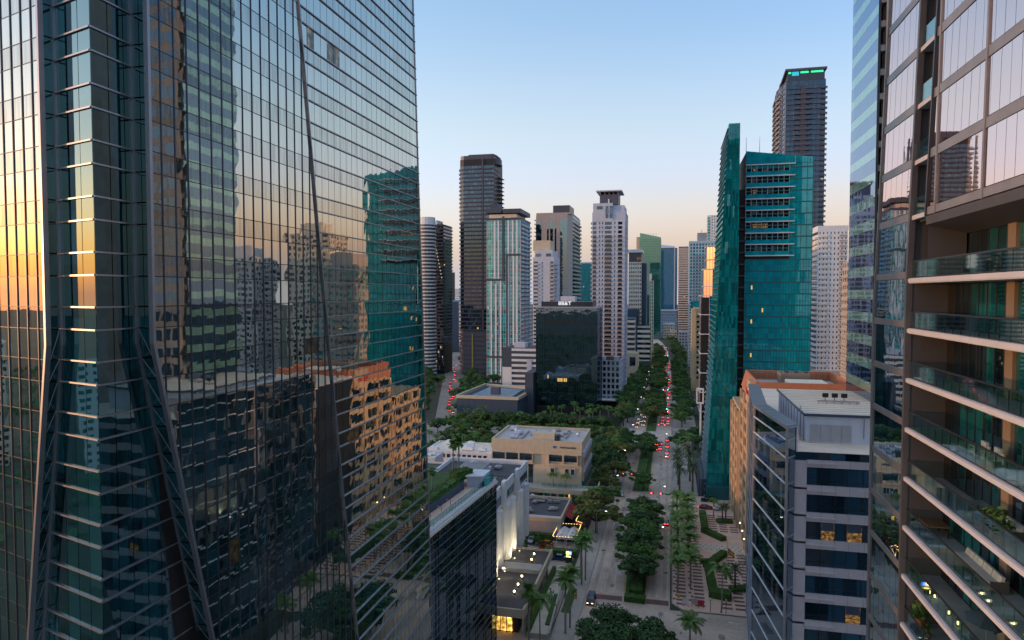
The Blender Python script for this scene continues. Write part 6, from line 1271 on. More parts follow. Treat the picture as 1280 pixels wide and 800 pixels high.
for k, (x, y) in enumerate(((-30.4, 190.4), (-27.6, 190.6))):
    t = B('dining_tent', '%s white dining tent ringed by string lights' % ['left-hand', 'right-hand'][k], 'tent', (x, y + 3.5, 0), 'white dining tents'); 
    for dx in (-1.2, 1.2):
        for dy in (.2, 7.6): mb = MB(); mb.box(x + dx - .06, x + dx + .06, y + dy - .06, y + dy + .06, 0.006, 2.5); t.part('pole', mb, 'white_paint')
    mb = MB(); mb.poly([(x - 1.35, y, 2.5), (x + 1.35, y, 2.5), (x, y + .6, 3.4)]); mb.poly([(x + 1.35, y, 2.5), (x + 1.35, y + 7.9, 2.5), (x, y + 7.3, 3.4), (x, y + .6, 3.4)]); mb.poly([(x + 1.35, y + 7.9, 2.5), (x - 1.35, y + 7.9, 2.5), (x, y + 7.3, 3.4)]); mb.poly([(x - 1.35, y + 7.9, 2.5), (x - 1.35, y, 2.5), (x, y + .6, 3.4), (x, y + 7.3, 3.4)]); t.part('canopy', mb, 'tent_white')
    mb = MB(); [mb.box(x - 1.3, x + 1.3, y + .1 + 2.6 * i, y + .12 + 2.6 * i, 2.0, 2.5) for i in (0, 3)]; t.part('valance', mb, 'tent_white'); t.done()
lt = B('string_lights', 'loop of warm string lights on posts around the white dining tents', 'string lights', (-29, 194, 0))
pts = [(-32.6, 189.2), (-25.9, 189.6), (-25.9, 200.8), (-32.4, 200.4), (-32.6, 189.2)]
for (x, y) in pts[:-1]: mb = MB(); mb.cyl(x, y, 0, 3.4, .06, n=6); lt.part('post', mb, 'metal_dark')
wm = MB()
for (a, c) in zip(pts, pts[1:]):
    L = math.hypot(c[0] - a[0], c[1] - a[1]); n = int(L / .75); wm.bar((*a, 3.3), (*c, 3.3), .03)
    for i in range(n): f = (i + .5) / n; mb = MB(); mb.ball(a[0] + (c[0] - a[0]) * f, a[1] + (c[1] - a[1]) * f, 3.15, .085); lt.part('bulb', mb, 'bulb')
lt.part('wire', wm, 'metal_dark'); lt.done()
lt = B('string_lights', 'short angled run of warm string lights beside the red parasols', 'string lights', (-26, 205, 0)); wm = MB()
pts = [(-28.0, 204.0), (-27.4, 214.5)]; pts2 = [(-28.0, 204.0), (-25.6, 202.0)]
for a, c in (pts, pts2):
    wm.bar((*a, 3.3), (*c, 3.3), .03); n = int(math.hypot(c[0] - a[0], c[1] - a[1]) / .75)
    for i in range(n): f = (i + .5) / n; mb = MB(); mb.ball(a[0] + (c[0] - a[0]) * f, a[1] + (c[1] - a[1]) * f, 3.15, .085); lt.part('bulb', mb, 'bulb')
for x, y in (pts[0], pts[1], pts2[1]): mb = MB(); mb.cyl(x, y, 0, 3.4, .06, n=6); lt.part('post', mb, 'metal_dark')
lt.part('wire', wm, 'metal_dark'); lt.done()
def parasol(x, y, label, z=0.0):
    t = B('parasol', label, 'parasol', (x, y, z), 'red parasols on the restaurant terrace'); mb = MB(); mb.cyl(x, y, z, z + 2.6, .04, n=6); mb.cyl(x, y, z, z + .1, .35, n=8); t.part('pole', mb, 'metal_grey'); mb = MB()
    for i in range(8):
        a, c = math.pi * i / 4, math.pi * (i + 1) / 4; mb.poly([(x, y, z + 2.9), (x + 1.5 * math.cos(a), y + 1.5 * math.sin(a), z + 2.3), (x + 1.5 * math.cos(c), y + 1.5 * math.sin(c), z + 2.3)])
    t.part('canopy', mb, 'red_fabric'); t.done()
parasol(-26.6, 204.6, 'red parasol beside the angled string lights'); parasol(-26.0, 209.6, 'red parasol behind the one beside the angled lights')
def cafe_set(x, y, lab):
    t = B('cafe_table', lab, 'table', (x, y, 0.006), 'cafe tables on the restaurant terrace'); mb = MB(); mb.cyl(x, y, .74, .78, .45, n=10); mb.cyl(x, y, .006, .74, .05, n=6); mb.cyl(x, y, .006, .04, .25, n=8); t.part('table', mb, 'wood'); t.done()
    for k in range(2):
        a = k * math.pi + .4; cx, cy = x + .75 * math.cos(a), y + .75 * math.sin(a); t = B('cafe_chair', '%s chair at the %s' % (['right-hand', 'left-hand'][k], lab), 'chair', (cx, cy, .006), 'cafe chairs on the restaurant terrace'); mb = MB(); [mb.box(cx + dx - .03, cx + dx + .03, cy + dy - .03, cy + dy + .03, .006, .44) for dx in (-.18, .18) for dy in (-.18, .18)]; t.part('legs' if False else 'leg_frame', mb, 'metal_dark'); mb = MB(); mb.box(cx - .22, cx + .22, cy - .22, cy + .22, .44, .49); t.part('seat', mb, 'wood'); mb = MB(); bx = cx + .2 * math.cos(a); by = cy + .2 * math.sin(a); mb.box(bx - .04, bx + .04, by - .2, by + .2, .49, .9); t.part('backrest', mb, 'wood'); t.done()
cafe_set(-28.9, 206.4, 'small table between the awning and the angled lights'); cafe_set(-28.9, 211.5, 'small table farther along the red awning'); cafe_set(-29.0, 187.3, 'small table in front of the dining tents')
hg = B('hedge', 'long clipped hedge between the parking yard and the restaurant', 'hedge', (-44, 194.6, 0)); mb = MB(); mb.box(-57, -33.4, 194.0, 195.4, .006, 1.7); hg.part('foliage', mb, 'hedge'); hg.done()
hg = B('hedge', 'dark clipped hedge in front of the dining tents', 'hedge', (-29, 184, 0)); mb = MB(); mb.box(-34, -25.0, 182.6, 185.0, .006, 1.6); hg.part('foliage', mb, 'hedge'); hg.done()
kb = B('pay_kiosk', 'dark kiosk with a bright blue and amber screen by the parking entrance', 'kiosk', (-26.2, 178.9, 0)); mb = MB(); mb.box(-27.2, -25.4, 178.6, 179.4, 0.13, 3.4); kb.part('cabinet', mb, 'metal_dark'); mb = MB(); mb.box(-27.0, -26.3, 178.5, 178.6, 2.4, 3.2); kb.part('screen', mb, 'sign_amber'); mb = MB(); mb.box(-26.2, -25.6, 178.5, 178.6, 2.4, 3.2); kb.part('screen', mb, 'screen_blue'); mb = MB(); mb.box(-27.0, -25.8, 178.5, 178.6, 1.7, 2.0); kb.part('sign_panel', mb, 'sign_amber'); kb.done()
# terrace and steps before the lobby
tr = slab('forecourt', [(-29.0, 137.6), (-24.5, 137.6), (-25.8, 163.0), (-28.9, 163.0)], 1.0, 'plaza_pink')
pv = MB(); pv.box(-.62, .62, -.62, .62, 0, .012); pv_me = pv.mesh('paving_tile', 'plaza_pale')
for i in range(3):
    for k in range(19): link('paving_tile', pv_me, tr, (-28.1 + 1.3 * i, 138.6 + 1.3 * k, 1.0))
sp = B('forecourt_steps', 'broad striped steps of pale and dark bars north of the forecourt', 'steps', (-27.5, 170, 0))
for k in range(12): y = 163.3 + 1.15 * k; mb = MB(); mb.box(-29.4, -25.2, y, y + .75, 0, .98 - .075 * k); sp.part('step', mb, 'plaza_pale'); mb = MB(); mb.box(-29.4, -25.2, y + .76, y + 1.14, 0, .94 - .075 * k); sp.part('tread_gap', mb, 'plaza_dark')
sp.done()
hb = B('planting_bed', 'narrow grass bed along the forecourt edge above the pavement', 'planter', (-25.4, 150, 0)); mb = MB(); mb.prism([(-25.9, 141.5), (-24.7, 141.5), (-25.6, 156.5), (-26.5, 156.5)], 1.0, 1.35); hb.part('grass', mb, 'grass'); mb = MB(); mb.prism([(-24.65, 137.4), (-24.25, 137.4), (-25.5, 163), (-25.85, 163)], .0, 1.5); hb.part('wall', mb, 'stone_pale'); hb.done()
hb = B('hedge', 'long dark hedge at the foot of the lobby parapet', 'hedge', (-29.2, 152, 0)); mb = MB(); mb.box(-29.35, -28.4, 138, 171, .01, 2.0); hb.part('foliage', mb, 'hedge'); hb.done()
sc_ = B('sculpture', 'dark abstract standing sculpture on a box plinth on the forecourt', 'sculpture', (-26.6, 152.6, 1.0)); mb = MB(); mb.box(-27.1, -26.1, 152.0, 152.9, 1.012, 1.7); sc_.part('plinth', mb, 'bronze'); mb = MB(); mb.tube([(-26.9, 152.5, 1.7), (-26.8, 152.5, 2.6), (-26.5, 152.4, 3.3), (-26.6, 152.4, 3.9)], [.2, .24, .3, .1], 7); mb.tube([(-26.5, 152.4, 3.1), (-26.0, 152.3, 3.5), (-25.8, 152.3, 4.1)], [.2, .15, .05], 6); mb.tube([(-26.4, 152.5, 1.7), (-26.3, 152.5, 2.5), (-26.5, 152.4, 3.1)], [.13, .18, .2], 6); mb.ball(-26.7, 152.4, 4.2, .24); sc_.part('figure', mb, 'bronze'); sc_.done()
# small roofs to the north-west of the roof garden
for k, (x0, x1, y0, y1, z1, wm_, rm_, lab) in enumerate(((-88, -71, 212, 236, 9.5, 'white_warm', 'roof_dark', 'cream low house with rows of small windows and a flat dark roof'), (-74.5, -63.5, 198, 212, 9.0, 'stucco_lilac', 'terracotta_roof', 'small gabled house with columns and a ribbed brown roof'), (-98, -70, 262, 280, 7.5, 'white_paint', 'roof_white', 'white flat roof crowded with plant boxes beside the side street'), (-93, -86, 240, 250, 10, 'stucco_blue', 'roof_white', 'small pale blue stair block on the cream house'))):
    b = B('low_house', lab, 'house', ((x0 + x1) / 2, (y0 + y1) / 2, 0)); block(b, 'wall', rect(x0, x1, y0, y1), 0, z1, wm_)
    mb = MB(); mb.box(x0 + .4, x1 - .4, y0 + .4, y1 - .4, z1, z1 + .15); b.part('roof', mb, rm_)
    mb = MB(); mb.ring(rect(x0 - .1, x1 + .1, y0 - .1, y1 + .1), z1 - .2, z1 + .7, .5); b.part('parapet', mb, wm_)
    fr, L = sides(rect(x0, x1, y0, y1))[0]
    for f in range(2):
        n = int(L / 2.2)
        for i in range(n): mb = MB(); mb.fbox(fr, .5 + i * 2.2, 1.9 + i * 2.2, .01, .08, 2.0 + 3.6 * f, 3.4 + 3.6 * f); b.part('window', mb, 'dark_glass')
    if k == 1:
        for i in range(5): mb = MB(); mb.fbox(fr, .6 + 2.4 * i, 1.3 + 2.4 * i, .1, .6, 4.5, z1 - .1); b.part('column', mb, 'white_warm')
        for i in range(10): mb = MB(); mb.box(x0 + .6 + 1.05 * i, x0 + .9 + 1.05 * i, y0 + .5, y1 - .5, z1 + .15, z1 + .5); b.part('roof_rib', mb, 'stone_pale')
    roof_kit(b, x0 + 2, x1 - 2, y0 + 2, y1 - 2, z1 + .15, 9 if k == 2 else 3, 'white_paint', 1.3 if k == 2 else .8); b.done()
# ------------------------------------------------------------------ trees
def tree_proto(name, H, Rr, lobes, leaves, size, leafm, seed, flat=.62):
    q = random.Random(seed); t = thing(name, None, 'tree')
    tm = MB(); th = H * .38; tm.tube([(0, 0, -.2), (.05, .04, th * .5), (0, 0, th)], [.34, .27, .22], 7); tips = []
    L = []
    for i in range(lobes):
        a = 2 * math.pi * i / lobes + q.uniform(-.4, .4); r = Rr * q.uniform(.35, .86) if i else 0; z = H * q.uniform(.54, .86) if i else H * .84
        L.append((r * math.cos(a), r * math.sin(a), z, Rr * q.uniform(.27, .46)))
    for i in range(lobes * 2):      # outlying sprays that break the outline
        a = q.uniform(0, 6.28); r = Rr * q.uniform(.72, 1.12); L.append((r * math.cos(a), r * math.sin(a), H * q.uniform(.46, .78), Rr * q.uniform(.10, .21)))
    for (x, y, z, r) in L: tm.tube([(0, 0, th * .9), (x * .45, y * .45, th + (z - th) * .5), (x * .9, y * .9, z - r * .1)], [.17, .11, .04], 5)
    to = link('trunk', tm.mesh('trunk', 'bark', True), t)
    cm = MB()
    for i in range(leaves):
        x0, y0, z0, r = q.choices(L, weights=[l[3] ** 1.7 for l in L])[0]
        while True:
            p = Vector((q.uniform(-1, 1), q.uniform(-1, 1), q.uniform(-1, 1)))
            if .18 < p.length_squared <= 1: break
        p = p * (p.length ** -.35); bump = 1 + .22 * math.sin(5 * p.x + 3 * p.y + i % 3)
        c = Vector((x0 + p.x * r * bump, y0 + p.y * r * bump, z0 + p.z * r * flat * bump))
        nrm = (p + Vector((q.gauss(0, .6), q.gauss(0, .6), q.gauss(.5, .5)))).normalized(); u = nrm.orthogonal().normalized(); w = nrm.cross(u); an = q.uniform(0, 6.28); s = size * q.uniform(.55, 1.25)
        d1 = (u * math.cos(an) + w * math.sin(an)) * s; d2 = (w * math.cos(an) - u * math.sin(an)) * s * .6
        cm.poly([tuple(c - d1), tuple(c + d2 - nrm * s * .12), tuple(c + d1), tuple(c - d2 - nrm * s * .12)])
    co = link('crown', cm.mesh('crown', leafm), t); co['kind'] = 'stuff' if False else 'part'
    del co['kind']
    return t
protos = {'a': tree_proto('shade_tree', 9.5, 5.0, 8, 4600, .36, 'leaf_dark', 1), 'b': tree_proto('shade_tree', 9.0, 5.0, 9, 4600, .36, 'leaf_mid', 2, .5), 'c': tree_proto('shade_tree', 8.6, 5.0, 7, 4200, .38, 'leaf_olive', 3), 'big': tree_proto('shade_tree', 10.5, 8.6, 15, 15000, .34, 'leaf_dark', 4, .45)}
used = set()
def put(proto, x, y, rz, sc, label, group, table, z=0):
    p = table[proto]
    if proto not in used:
        used.add(proto); p.location = (x, y, z); p.rotation_euler = (0, 0, rz); p.scale = (sc,) * 3 if not isinstance(sc, tuple) else sc; p['label'] = label; p['group'] = group; return p
    return dup(p, (x, y, z), rz, sc, label, group)
tq = random.Random(11)
put('big', -8.4, 127.6, .6, 1.0, 'broad dark spreading tree in the median at the bottom of the picture', 'trees in the avenue median', protos)
med_t = [(-7.8, 168, 4.6), (-7.4, 174.5, 5.2), (-7.3, 182, 5.6), (-7.5, 190, 5.8), (-7.8, 199, 5.4), (-7.6, 208, 5.2), (-8.4, 217, 4.8), (-9.8, 252, 4.2), (-11.6, 299, 5.0), (-10.8, 308, 5.4), (-11, 318, 5.0), (-9.2, 384, 6.6), (-10, 397, 7), (-10.5, 412, 6.6), (-10, 428, 7.2), (-10.3, 446, 6.8)] + [(-10.4 + tq.uniform(-.6, .6), 494 + 13.5 * k, 6.8) for k in range(7)] + [(-11 + tq.uniform(-.6, .6), 626 + 15 * k, 7.0) for k in range(7)] + [(-13.5 - .05 * (14 * k), 755 + 15 * k, 7.2) for k in range(7)]
def dist_word(y): return 'at the street corner by the plaza' if y < 240 else ''
for k, (x, y, r) in enumerate(med_t):
    lab = '%s of the mid-size trees filling the median beside the plaza' % nth(k) if k < 7 else '%s tree of the median past the plaza crossing' % nth(k - 7) if k < 11 else '%s tree of the median beyond the far side street' % nth(k - 11) if k < 30 else '%s tree of the farthest median' % nth(k - 30)
    s = r / 5.0; put('abab'[k % 4] if k < 11 else 'abc'[k % 3], x, y, tq.uniform(0, 6.2), (s, s, s * .92 if r > 4 else s * .85), lab, 'trees in the avenue median', protos)
west_t = [(-21.6, 203, 5.6, 'c'), (-22.8, 215, 5.0, 'c'), (-20.4, 255, 5.3, 'c'), (-22, 268, 5.2, 'a'), (-21.2, 286, 5.6, 'c'), (-27.5, 284, 5.0, 'a'), (-33, 291, 4.6, 'a'), (-23, 300, 5.2, 'b'), (-30, 303, 4.6, 'a'), (-24, 316, 5.0, 'c'), (-31, 322, 4.6, 'a'), (-24, 331, 4.2, 'b')]
for k, (x, y, r, p) in enumerate(west_t): put(p, x, y, tq.uniform(0, 6.2), (r / 4.3, r / 4.3, r / 4.9 * 1.06), '%s shade tree on the west pavement between the restaurant and the side street' % nth(k), 'trees on the west pavement', protos)
extra = [(-27.6, 296, 4.2), (-36, 300, 4.2), (-21.8, 308, 4.8), (-27, 328, 4.4), (-40, 310, 4.2), (-21.4, 322, 4.4), (-22.6, 246, 3.6), (-21.6, 225, 4.2)]
for k, (x, y, r) in enumerate(extra): put('cba'[k % 3], x, y, tq.uniform(0, 6.2), r / 4.4, '%s infill tree among the shade trees on the west pavement' % nth(k), 'infill trees on the west pavement', protos)
far_w = [(-24.5 + tq.uniform(-3, 2), 372 + 12.5 * k, tq.uniform(5.8, 7.2)) for k in range(20)]
for k, (x, y, r) in enumerate(far_w): put('abc'[k % 3], x, y, tq.uniform(0, 6.2), r / 5, '%s tree along the west side of the avenue past the side street' % nth(k), 'trees along the far west pavement', protos)
east_t = [(3.2, 322, 3.4), (11, 324, 3.4), (6.5, 331, 3.6), (10.5, 337, 3.7), (13.5, 342, 3.4), (5.6, 376, 4.4), (7.5, 388, 4.6), (5.4, 402, 4.4), (8.2, 416, 4.6), (5.8, 430, 4.8), (7.4, 446, 4.8), (5.2, 470, 4.8), (7.4, 492, 5), (5.6, 512, 5), (7.8, 532, 5), (6, 552, 5.2), (7.2, 575, 5.2), (6.2, 600, 5.2), (7.6, 630, 5.2), (6.2, 660, 5.4), (7.6, 690, 5.4)]
for k, (x, y, r) in enumerate(east_t): put('abb'[k % 3], x, y, tq.uniform(0, 6.2), r / 4.2, '%s leafy tree along the east side of the avenue past the teal tower' % nth(k), 'trees along the far east pavement', protos)
nw = [(-75, 286, 4.6), (-69, 270, 4.2), (-82, 296, 4.6), (-72, 302, 4.4), (-66, 314, 4.4), (-58, 320, 4.2), (-88, 312, 4.6), (-78, 322, 4.4), (-66, 282, 4.0), (-70, 250, 4.2), (-67, 238, 3.6), (-100, 322, 4.6), (-97, 338, 4.4), (-103, 306, 4.6), (-92, 290, 4.0)]
nw += [(-54, 327, 4.4), (-46, 324, 4.6), (-40, 330, 4.6), (-36, 318, 4.2)]
for k, (x, y, r) in enumerate(nw): put('cab'[k % 3], x, y, tq.uniform(0, 6.2), r / 5, '%s garden tree in the grove behind the bank building' % nth(k), 'trees behind the bank building', protos)
sm = [(-116 + 5.2 * k + tq.uniform(-2, 2), 366 + tq.uniform(-4, 8), tq.uniform(2.2, 3.4)) for k in range(16)]
for k, (x, y, r) in enumerate(sm): put('bca'[k % 3], x, y, tq.uniform(0, 6.2), r / 5, '%s small tree among the palms before the dark annex' % nth(k), 'small trees before the dark annex', protos)
wr_ = [(-131, 428, 5), (-136, 444, 5.2), (-141, 460, 5.4), (-146, 478, 5.4), (-152, 496, 5.4), (-139, 432, 5), (-148, 512, 5.4), (-127, 446, 5),(-127, 436, 5), (-130, 452, 5), (-133, 470, 5.2), (-138, 488, 5.2), (-143, 505, 5.2), (-150, 522, 5), (-125, 420, 4.6), (-123, 405, 4.6), (-136, 520, 5), (-124, 388, 4.4), (-158, 540, 5), (-165, 556, 5.2)]
for k, (x, y, r) in enumerate(wr_): put('aba'[k % 3], x, y, tq.uniform(0, 6.2), r / 5, '%s tree on the right-hand side of the west road' % nth(k), 'trees right of the west road', protos)
wl_ = [(-142, 372, 5), (-148, 392, 5.2), (-155, 412, 5), (-161, 432, 5.4), (-168, 452, 5.4), (-175, 472, 5.4), (-182, 492, 5.4), (-190, 512, 5.6), (-197, 532, 5.6), (-176, 500, 5), (-204, 548, 5.6), (-214, 545, 5.6), (-210, 600, 6), (-222, 640, 6), (-236, 690, 6), (-205, 660, 6), (-228, 740, 6)]
for k, (x, y, r) in enumerate(wl_): put('bac'[k % 3], x, y, tq.uniform(0, 6.2), r / 5, '%s tree on the left-hand side of the west road' % nth(k), 'trees left of the west road', protos)
ss = [(-116 + 7 * k + tq.uniform(-2, 2), (333.5 if k % 2 else 332) + tq.uniform(-2, 1), tq.uniform(3.6, 4.8)) for k in range(12)] + [(-108 + 8 * k + tq.uniform(-2, 2), 359.5 + tq.uniform(-.5, 3), tq.uniform(3.4, 4.4)) for k in range(10)]
ss.sort(key=lambda t: t[0])
for k, (x, y, r) in enumerate(ss): put('abc'[k % 3], x, y, tq.uniform(0, 6.2), r / 5, '%s tree from the west road lining the side street behind the bank' % (['first'] + ORD[1:])[k], 'trees lining the far side street', protos)
fe = [(4 - .02 * (y - 860) + tq.uniform(-2, 4), y, tq.uniform(5, 6.6)) for y in range(715, 1100, 24)]
for k, (x, y, r) in enumerate(fe): put('abc'[k % 3], x, y, tq.uniform(0, 6.2), r / 5, '%s tree right of the avenue before the far bend' % nth(k), 'trees right of the far bend', protos)
# a far-off green mass, seen only between towers and in the mirror faces
fm = MB(); q = random.Random(5)
for i in range(5200):
    if q.random() < .6: x, y = q.uniform(-760, -110), q.uniform(-320, 300)
    elif q.random() < .5: x, y = q.uniform(60, 420), q.uniform(150, 460)
    else: x, y = q.uniform(-420, -110), q.uniform(560, 1000)
    if -270 < x < -100 and y > 330 and abs(x + 122 + (y - 360) * .335) < 20: continue
    r = q.uniform(1.6, 3.8); h = q.uniform(2.2, 6.5); n = 5; c = [(x + r * q.uniform(.6, 1.1) * math.cos(2 * math.pi * j / n), y + r * q.uniform(.6, 1.1) * math.sin(2 * math.pi * j / n), q.uniform(.8, h * .6)) for j in range(n)]
    k = len(fm.v); fm.v.extend(c + [(x + q.uniform(-1, 1), y + q.uniform(-1, 1), h)]); [(fm.f.append((k + j, k + (j + 1) % n, k + n)), fm.m.append(0)) for j in range(n)]
tag(link('distant_greenery', fm.mesh('distant_greenery', 'leaf_dark')), kind='stuff')
cv = MB(); q = random.Random(8)
for i in range(1500):
    if i % 2: x, y = q.uniform(-118, -26), q.uniform(264, 334)
    else: x, y = q.uniform(-126, -30), q.uniform(358, 374)
    if i % 2 and x < -95 and y > 290 and (x + 117) < (y - 290) * .2: continue
    r = q.uniform(.7, 1.9); h = r * q.uniform(.8, 1.5)
    for j in range(16):
        a = q.uniform(0, 6.28); e = q.uniform(.05, 1.5); c = Vector((x + r * math.cos(a) * math.cos(e), y + r * math.sin(a) * math.cos(e), h * math.sin(e) + .1)); d1 = Vector((q.gauss(0, 1), q.gauss(0, 1), q.gauss(0, .6))).normalized() * q.uniform(.35, .75); d2 = d1.cross(Vector((q.gauss(0, 1), q.gauss(0, 1), 1))).normalized() * .4
        cv.poly([tuple(c - d1), tuple(c + d2), tuple(c + d1), tuple(c - d2)])
tag(link('shrub_cover', cv.mesh('shrub_cover', 'leaf_mid')), kind='stuff')
# ------------------------------------------------------------------ palms
def frond_mesh(name, L, droop, rise, wid, n, m, seed, drop=.35):
    q = random.Random(seed); mb = MB(); P = lambda t: Vector((L * (t * math.cos(.25 * t)), 0, rise * t - droop * t * t))
    mb.tube([tuple(P(i / 5)) for i in range(6)], [.05, .045, .04, .03, .02, .008], 4)
    for i in range(n):
        t = .12 + .88 * (i + .5) / n; p = P(t); ll = wid * math.sin(math.pi * (.12 + .86 * t)) ** .7 * q.uniform(.85, 1.1)
        for s in (-1, 1):
            tip = p + Vector((ll * .45, s * ll * .85, -ll * drop)); b2 = P(max(0, t - .38 / n)) ; b3 = P(min(1, t + .38 / n)); mid = (p + tip) / 2 + Vector((.03, 0, .05 * ll))
            mb.poly([tuple(b2), tuple(mid + (b2 - b3) * .5), tuple(tip), tuple(mid + (b3 - b2) * .5), tuple(b3)])
    return mb.mesh(name, m)
def palm_proto(kind):
    t = thing({'royal': 'royal_palm', 'date': 'date_palm', 'sabal': 'cabbage_palm', 'coco': 'coconut_palm'}[kind], None, 'palm tree')
    q = random.Random(len(kind) * 7); H = {'royal': 8.0, 'date': 8.0, 'sabal': 8.5, 'coco': 9.0}[kind]; mb = MB()
    if kind == 'royal': mb.tube([(0, 0, -.2), (0, 0, 2), (0, 0, 5), (0, 0, H - 1.3)], [.2, .24, .2, .15], 8)
    elif kind == 'date': mb.tube([(0, 0, -.2), (0, 0, 4), (0, 0, H)], [.36, .3, .34], 8)
    elif kind == 'coco': mb.tube([(0, 0, -.2), (.15, 0, 2.5), (.2, .1, 6), (.1, .1, H)], [.2, .16, .14, .12], 7)
    else: mb.tube([(0, 0, -.2), (.05, 0, 4), (0, 0, H)], [.22, .19, .2], 7)
    link('trunk', mb.mesh('trunk', 'palm_brown' if kind == 'date' else 'palm_bark', True), t)
    if kind == 'royal': mb = MB(); mb.tube([(0, 0, H - 1.35), (0, 0, H - .4), (0, 0, H + .1)], [.2, .17, .08], 8); link('crownshaft', mb.mesh('crownshaft', 'palm_green', True), t)
    spec = {'royal': (20, 3.0, 1.6, 1.9, .85, 20), 'date': (34, 3.6, 1.2, 1.5, .5, 18), 'sabal': (30, 1.75, .8, .9, .75, 10), 'coco': (19, 3.3, 2.2, 1.7, .85, 20)}[kind]
    n, L, dr, ri, wd, nl = spec; mt = 'palm_blue' if kind == 'date' else 'palm_green'; meshes = [frond_mesh('frond', L * (.92 + .08 * i), dr * (1 + .25 * i), ri, wd, nl, mt, i) for i in range(3)]
    for i in range(n):
        o = link('frond', meshes[i % 3], t, (0, 0, H - (.1 if kind != 'royal' else .15))); el = (i % 5) / 4; o.rotation_euler = (q.uniform(-.15, .15), {'royal': .35 - .75 * el, 'date': .75 - 1.55 * el, 'sabal': .9 - 1.9 * el, 'coco': .35 - .8 * el}[kind], i * 2.399 + q.uniform(-.2, .2))
    return t
palms = {k: palm_proto(k) for k in ('royal', 'date', 'sabal', 'coco')}
pq = random.Random(3)
def palm(kind, x, y, H, label, group, z=0): base = {'royal': 8.0, 'date': 8.0, 'sabal': 8.5, 'coco': 9.0}[kind]; s = H / base; hs = min(max(s, .72), 1.0) * pq.uniform(.92, 1.06); put(kind, x, y, pq.uniform(0, 6.2), (hs, hs, s), label, group, palms, z)
for c, x in enumerate((2.0, 5.0)):
    for k in range(8): palm('royal', x + pq.uniform(-.2, .2), 166.5 + 7.6 * k + (3 if c else 0), pq.uniform(7.4, 8.6), '%s royal palm of the plaza row %s' % (nth(k), ['beside the kerb', 'farther from the kerb'][c]), 'royal palms between plaza and avenue', .13)
for k, (x, y, H) in enumerate(((3.2, 252.5, 9), (7.8, 254, 9.5), (2.8, 262, 9.5), (7.2, 268, 10), (2.6, 276, 9), (7.0, 284, 9))): palm('date', x, y, H, '%s tall date palm on the pavement by the teal blade' % nth(k), 'date palms by the teal tower', .13)
for k, (x, y) in enumerate(((3, 300), (5.5, 308), (8, 315))): palm('royal', x, y, 8, '%s royal palm beyond the date palms on the east pavement' % nth(k), 'royal palms past the date palms', .13)
palm('royal', 3.9, 133.6, 9.0, 'royal palm at the bottom of the picture near the side street', 'foreground palms', .13); palm('coco', 11.4, 147.8 + 10.2, 10.4, 'slender coconut palm standing before the plaza hedges', 'foreground palms', .13)
palm('royal', -21.4, 140.8, 11.4, 'left palm of the pair by the dark blue car', 'palms on the west pavement', .13); palm('royal', -20.8, 143.4, 12.2, 'right palm of the pair by the dark blue car', 'palms on the west pavement', .13)
for k, (x, y, H) in enumerate(((-21.2, 165.8, 10), (-20.6, 168.6, 11), (-22.2, 172, 9.4))): palm('royal', x, y, H, '%s palm in the cluster beside the pay kiosk' % nth(k), 'palms on the west pavement', .13)
palm('sabal', -27.6, 132.6, 12.2, 'tall cabbage palm left of two in front of the lobby', 'palms before the lobby', 0); palm('coco', -25.4, 133.8, 10.4, 'leaning coconut palm right of two in front of the lobby', 'palms before the lobby', 0)
palm('coco', -24.9, 222, 8, 'palm between the restaurant awning and the bank terrace', 'palms by the bank terrace'); palm('coco', -28.4, 219.5, 6, 'short palm at the end of the red awning', 'palms by the bank terrace')
palm('coco', -39.5, 231.6, 4.6, 'left palm on the bank terrace', 'palms by the bank terrace', 5.0); palm('coco', -35.2, 231.6, 4.4, 'right palm on the bank terrace', 'palms by the bank terrace', 5.0)
palm('sabal', -43.2, 131.6, 6.6, 'left of the two cabbage palms standing together on the roof garden', 'roof garden palms', PT + 1.1); palm('sabal', -42.3, 132.6, 7.0, 'right of the two cabbage palms standing together on the roof garden', 'roof garden palms', PT + 1.1); palm('sabal', -43.0, 118.4, 4.6, 'single cabbage palm near the mirror tower on the roof garden', 'roof garden palms', PT + 1.1)
palm('date', 17.2, 224.5, 4.4, 'date palm right of the pair in the round plaza bed by the side street', 'plaza date palms', .13); palm('date', 16.0, 222, 4.8, 'date palm left of the pair in the round plaza bed by the side street', 'plaza date palms', .13); palm('royal', 13.6, 226.5, 5.2, 'small palm beside the round plaza bed', 'plaza date palms', .13); palm('date', 15.4, 170.5, 5.6, 'date palm in the plaza bed under the glass wing', 'plaza date palms', .13); palm('date', 19.0, 176, 5.4, 'date palm close against the glass wing', 'plaza date palms', .13)
palm('royal', 6.4, 127.5, 6.6, 'low palm cut by the bottom edge near the side street', 'foreground palms', .13)
for k in range(14): palm('royal', -118 + 6.0 * k + pq.uniform(-2.6, 2.6), 363 + pq.uniform(-4, 9), pq.uniform(5.5, 9.5), '%s palm from the left in the row before the dark annex and black office' % (['first', 'second', 'third', 'fourth', 'fifth', 'sixth', 'seventh', 'eighth', 'ninth', 'tenth', 'eleventh', 'twelfth', 'thirteenth', 'fourteenth'][k]), 'palms before the dark annex')
for k in range(9): palm('royal', -66 + 5.2 * k + pq.uniform(-1.5, 1.5), 382 + pq.uniform(-6, 8), pq.uniform(7, 9), '%s palm from the left in the back row at the foot of the black office' % (['first', 'second', 'third', 'fourth', 'fifth', 'sixth', 'seventh', 'eighth', 'ninth'][k]), 'palms before the black office')
for k in range(6): palm('royal', -110 + 4.4 * k, 300 + pq.uniform(-4, 4), pq.uniform(6, 8), '%s palm from the left beside the side street bend' % (['first', 'second', 'third', 'fourth', 'fifth', 'sixth'][k]), 'palms at the side street bend')
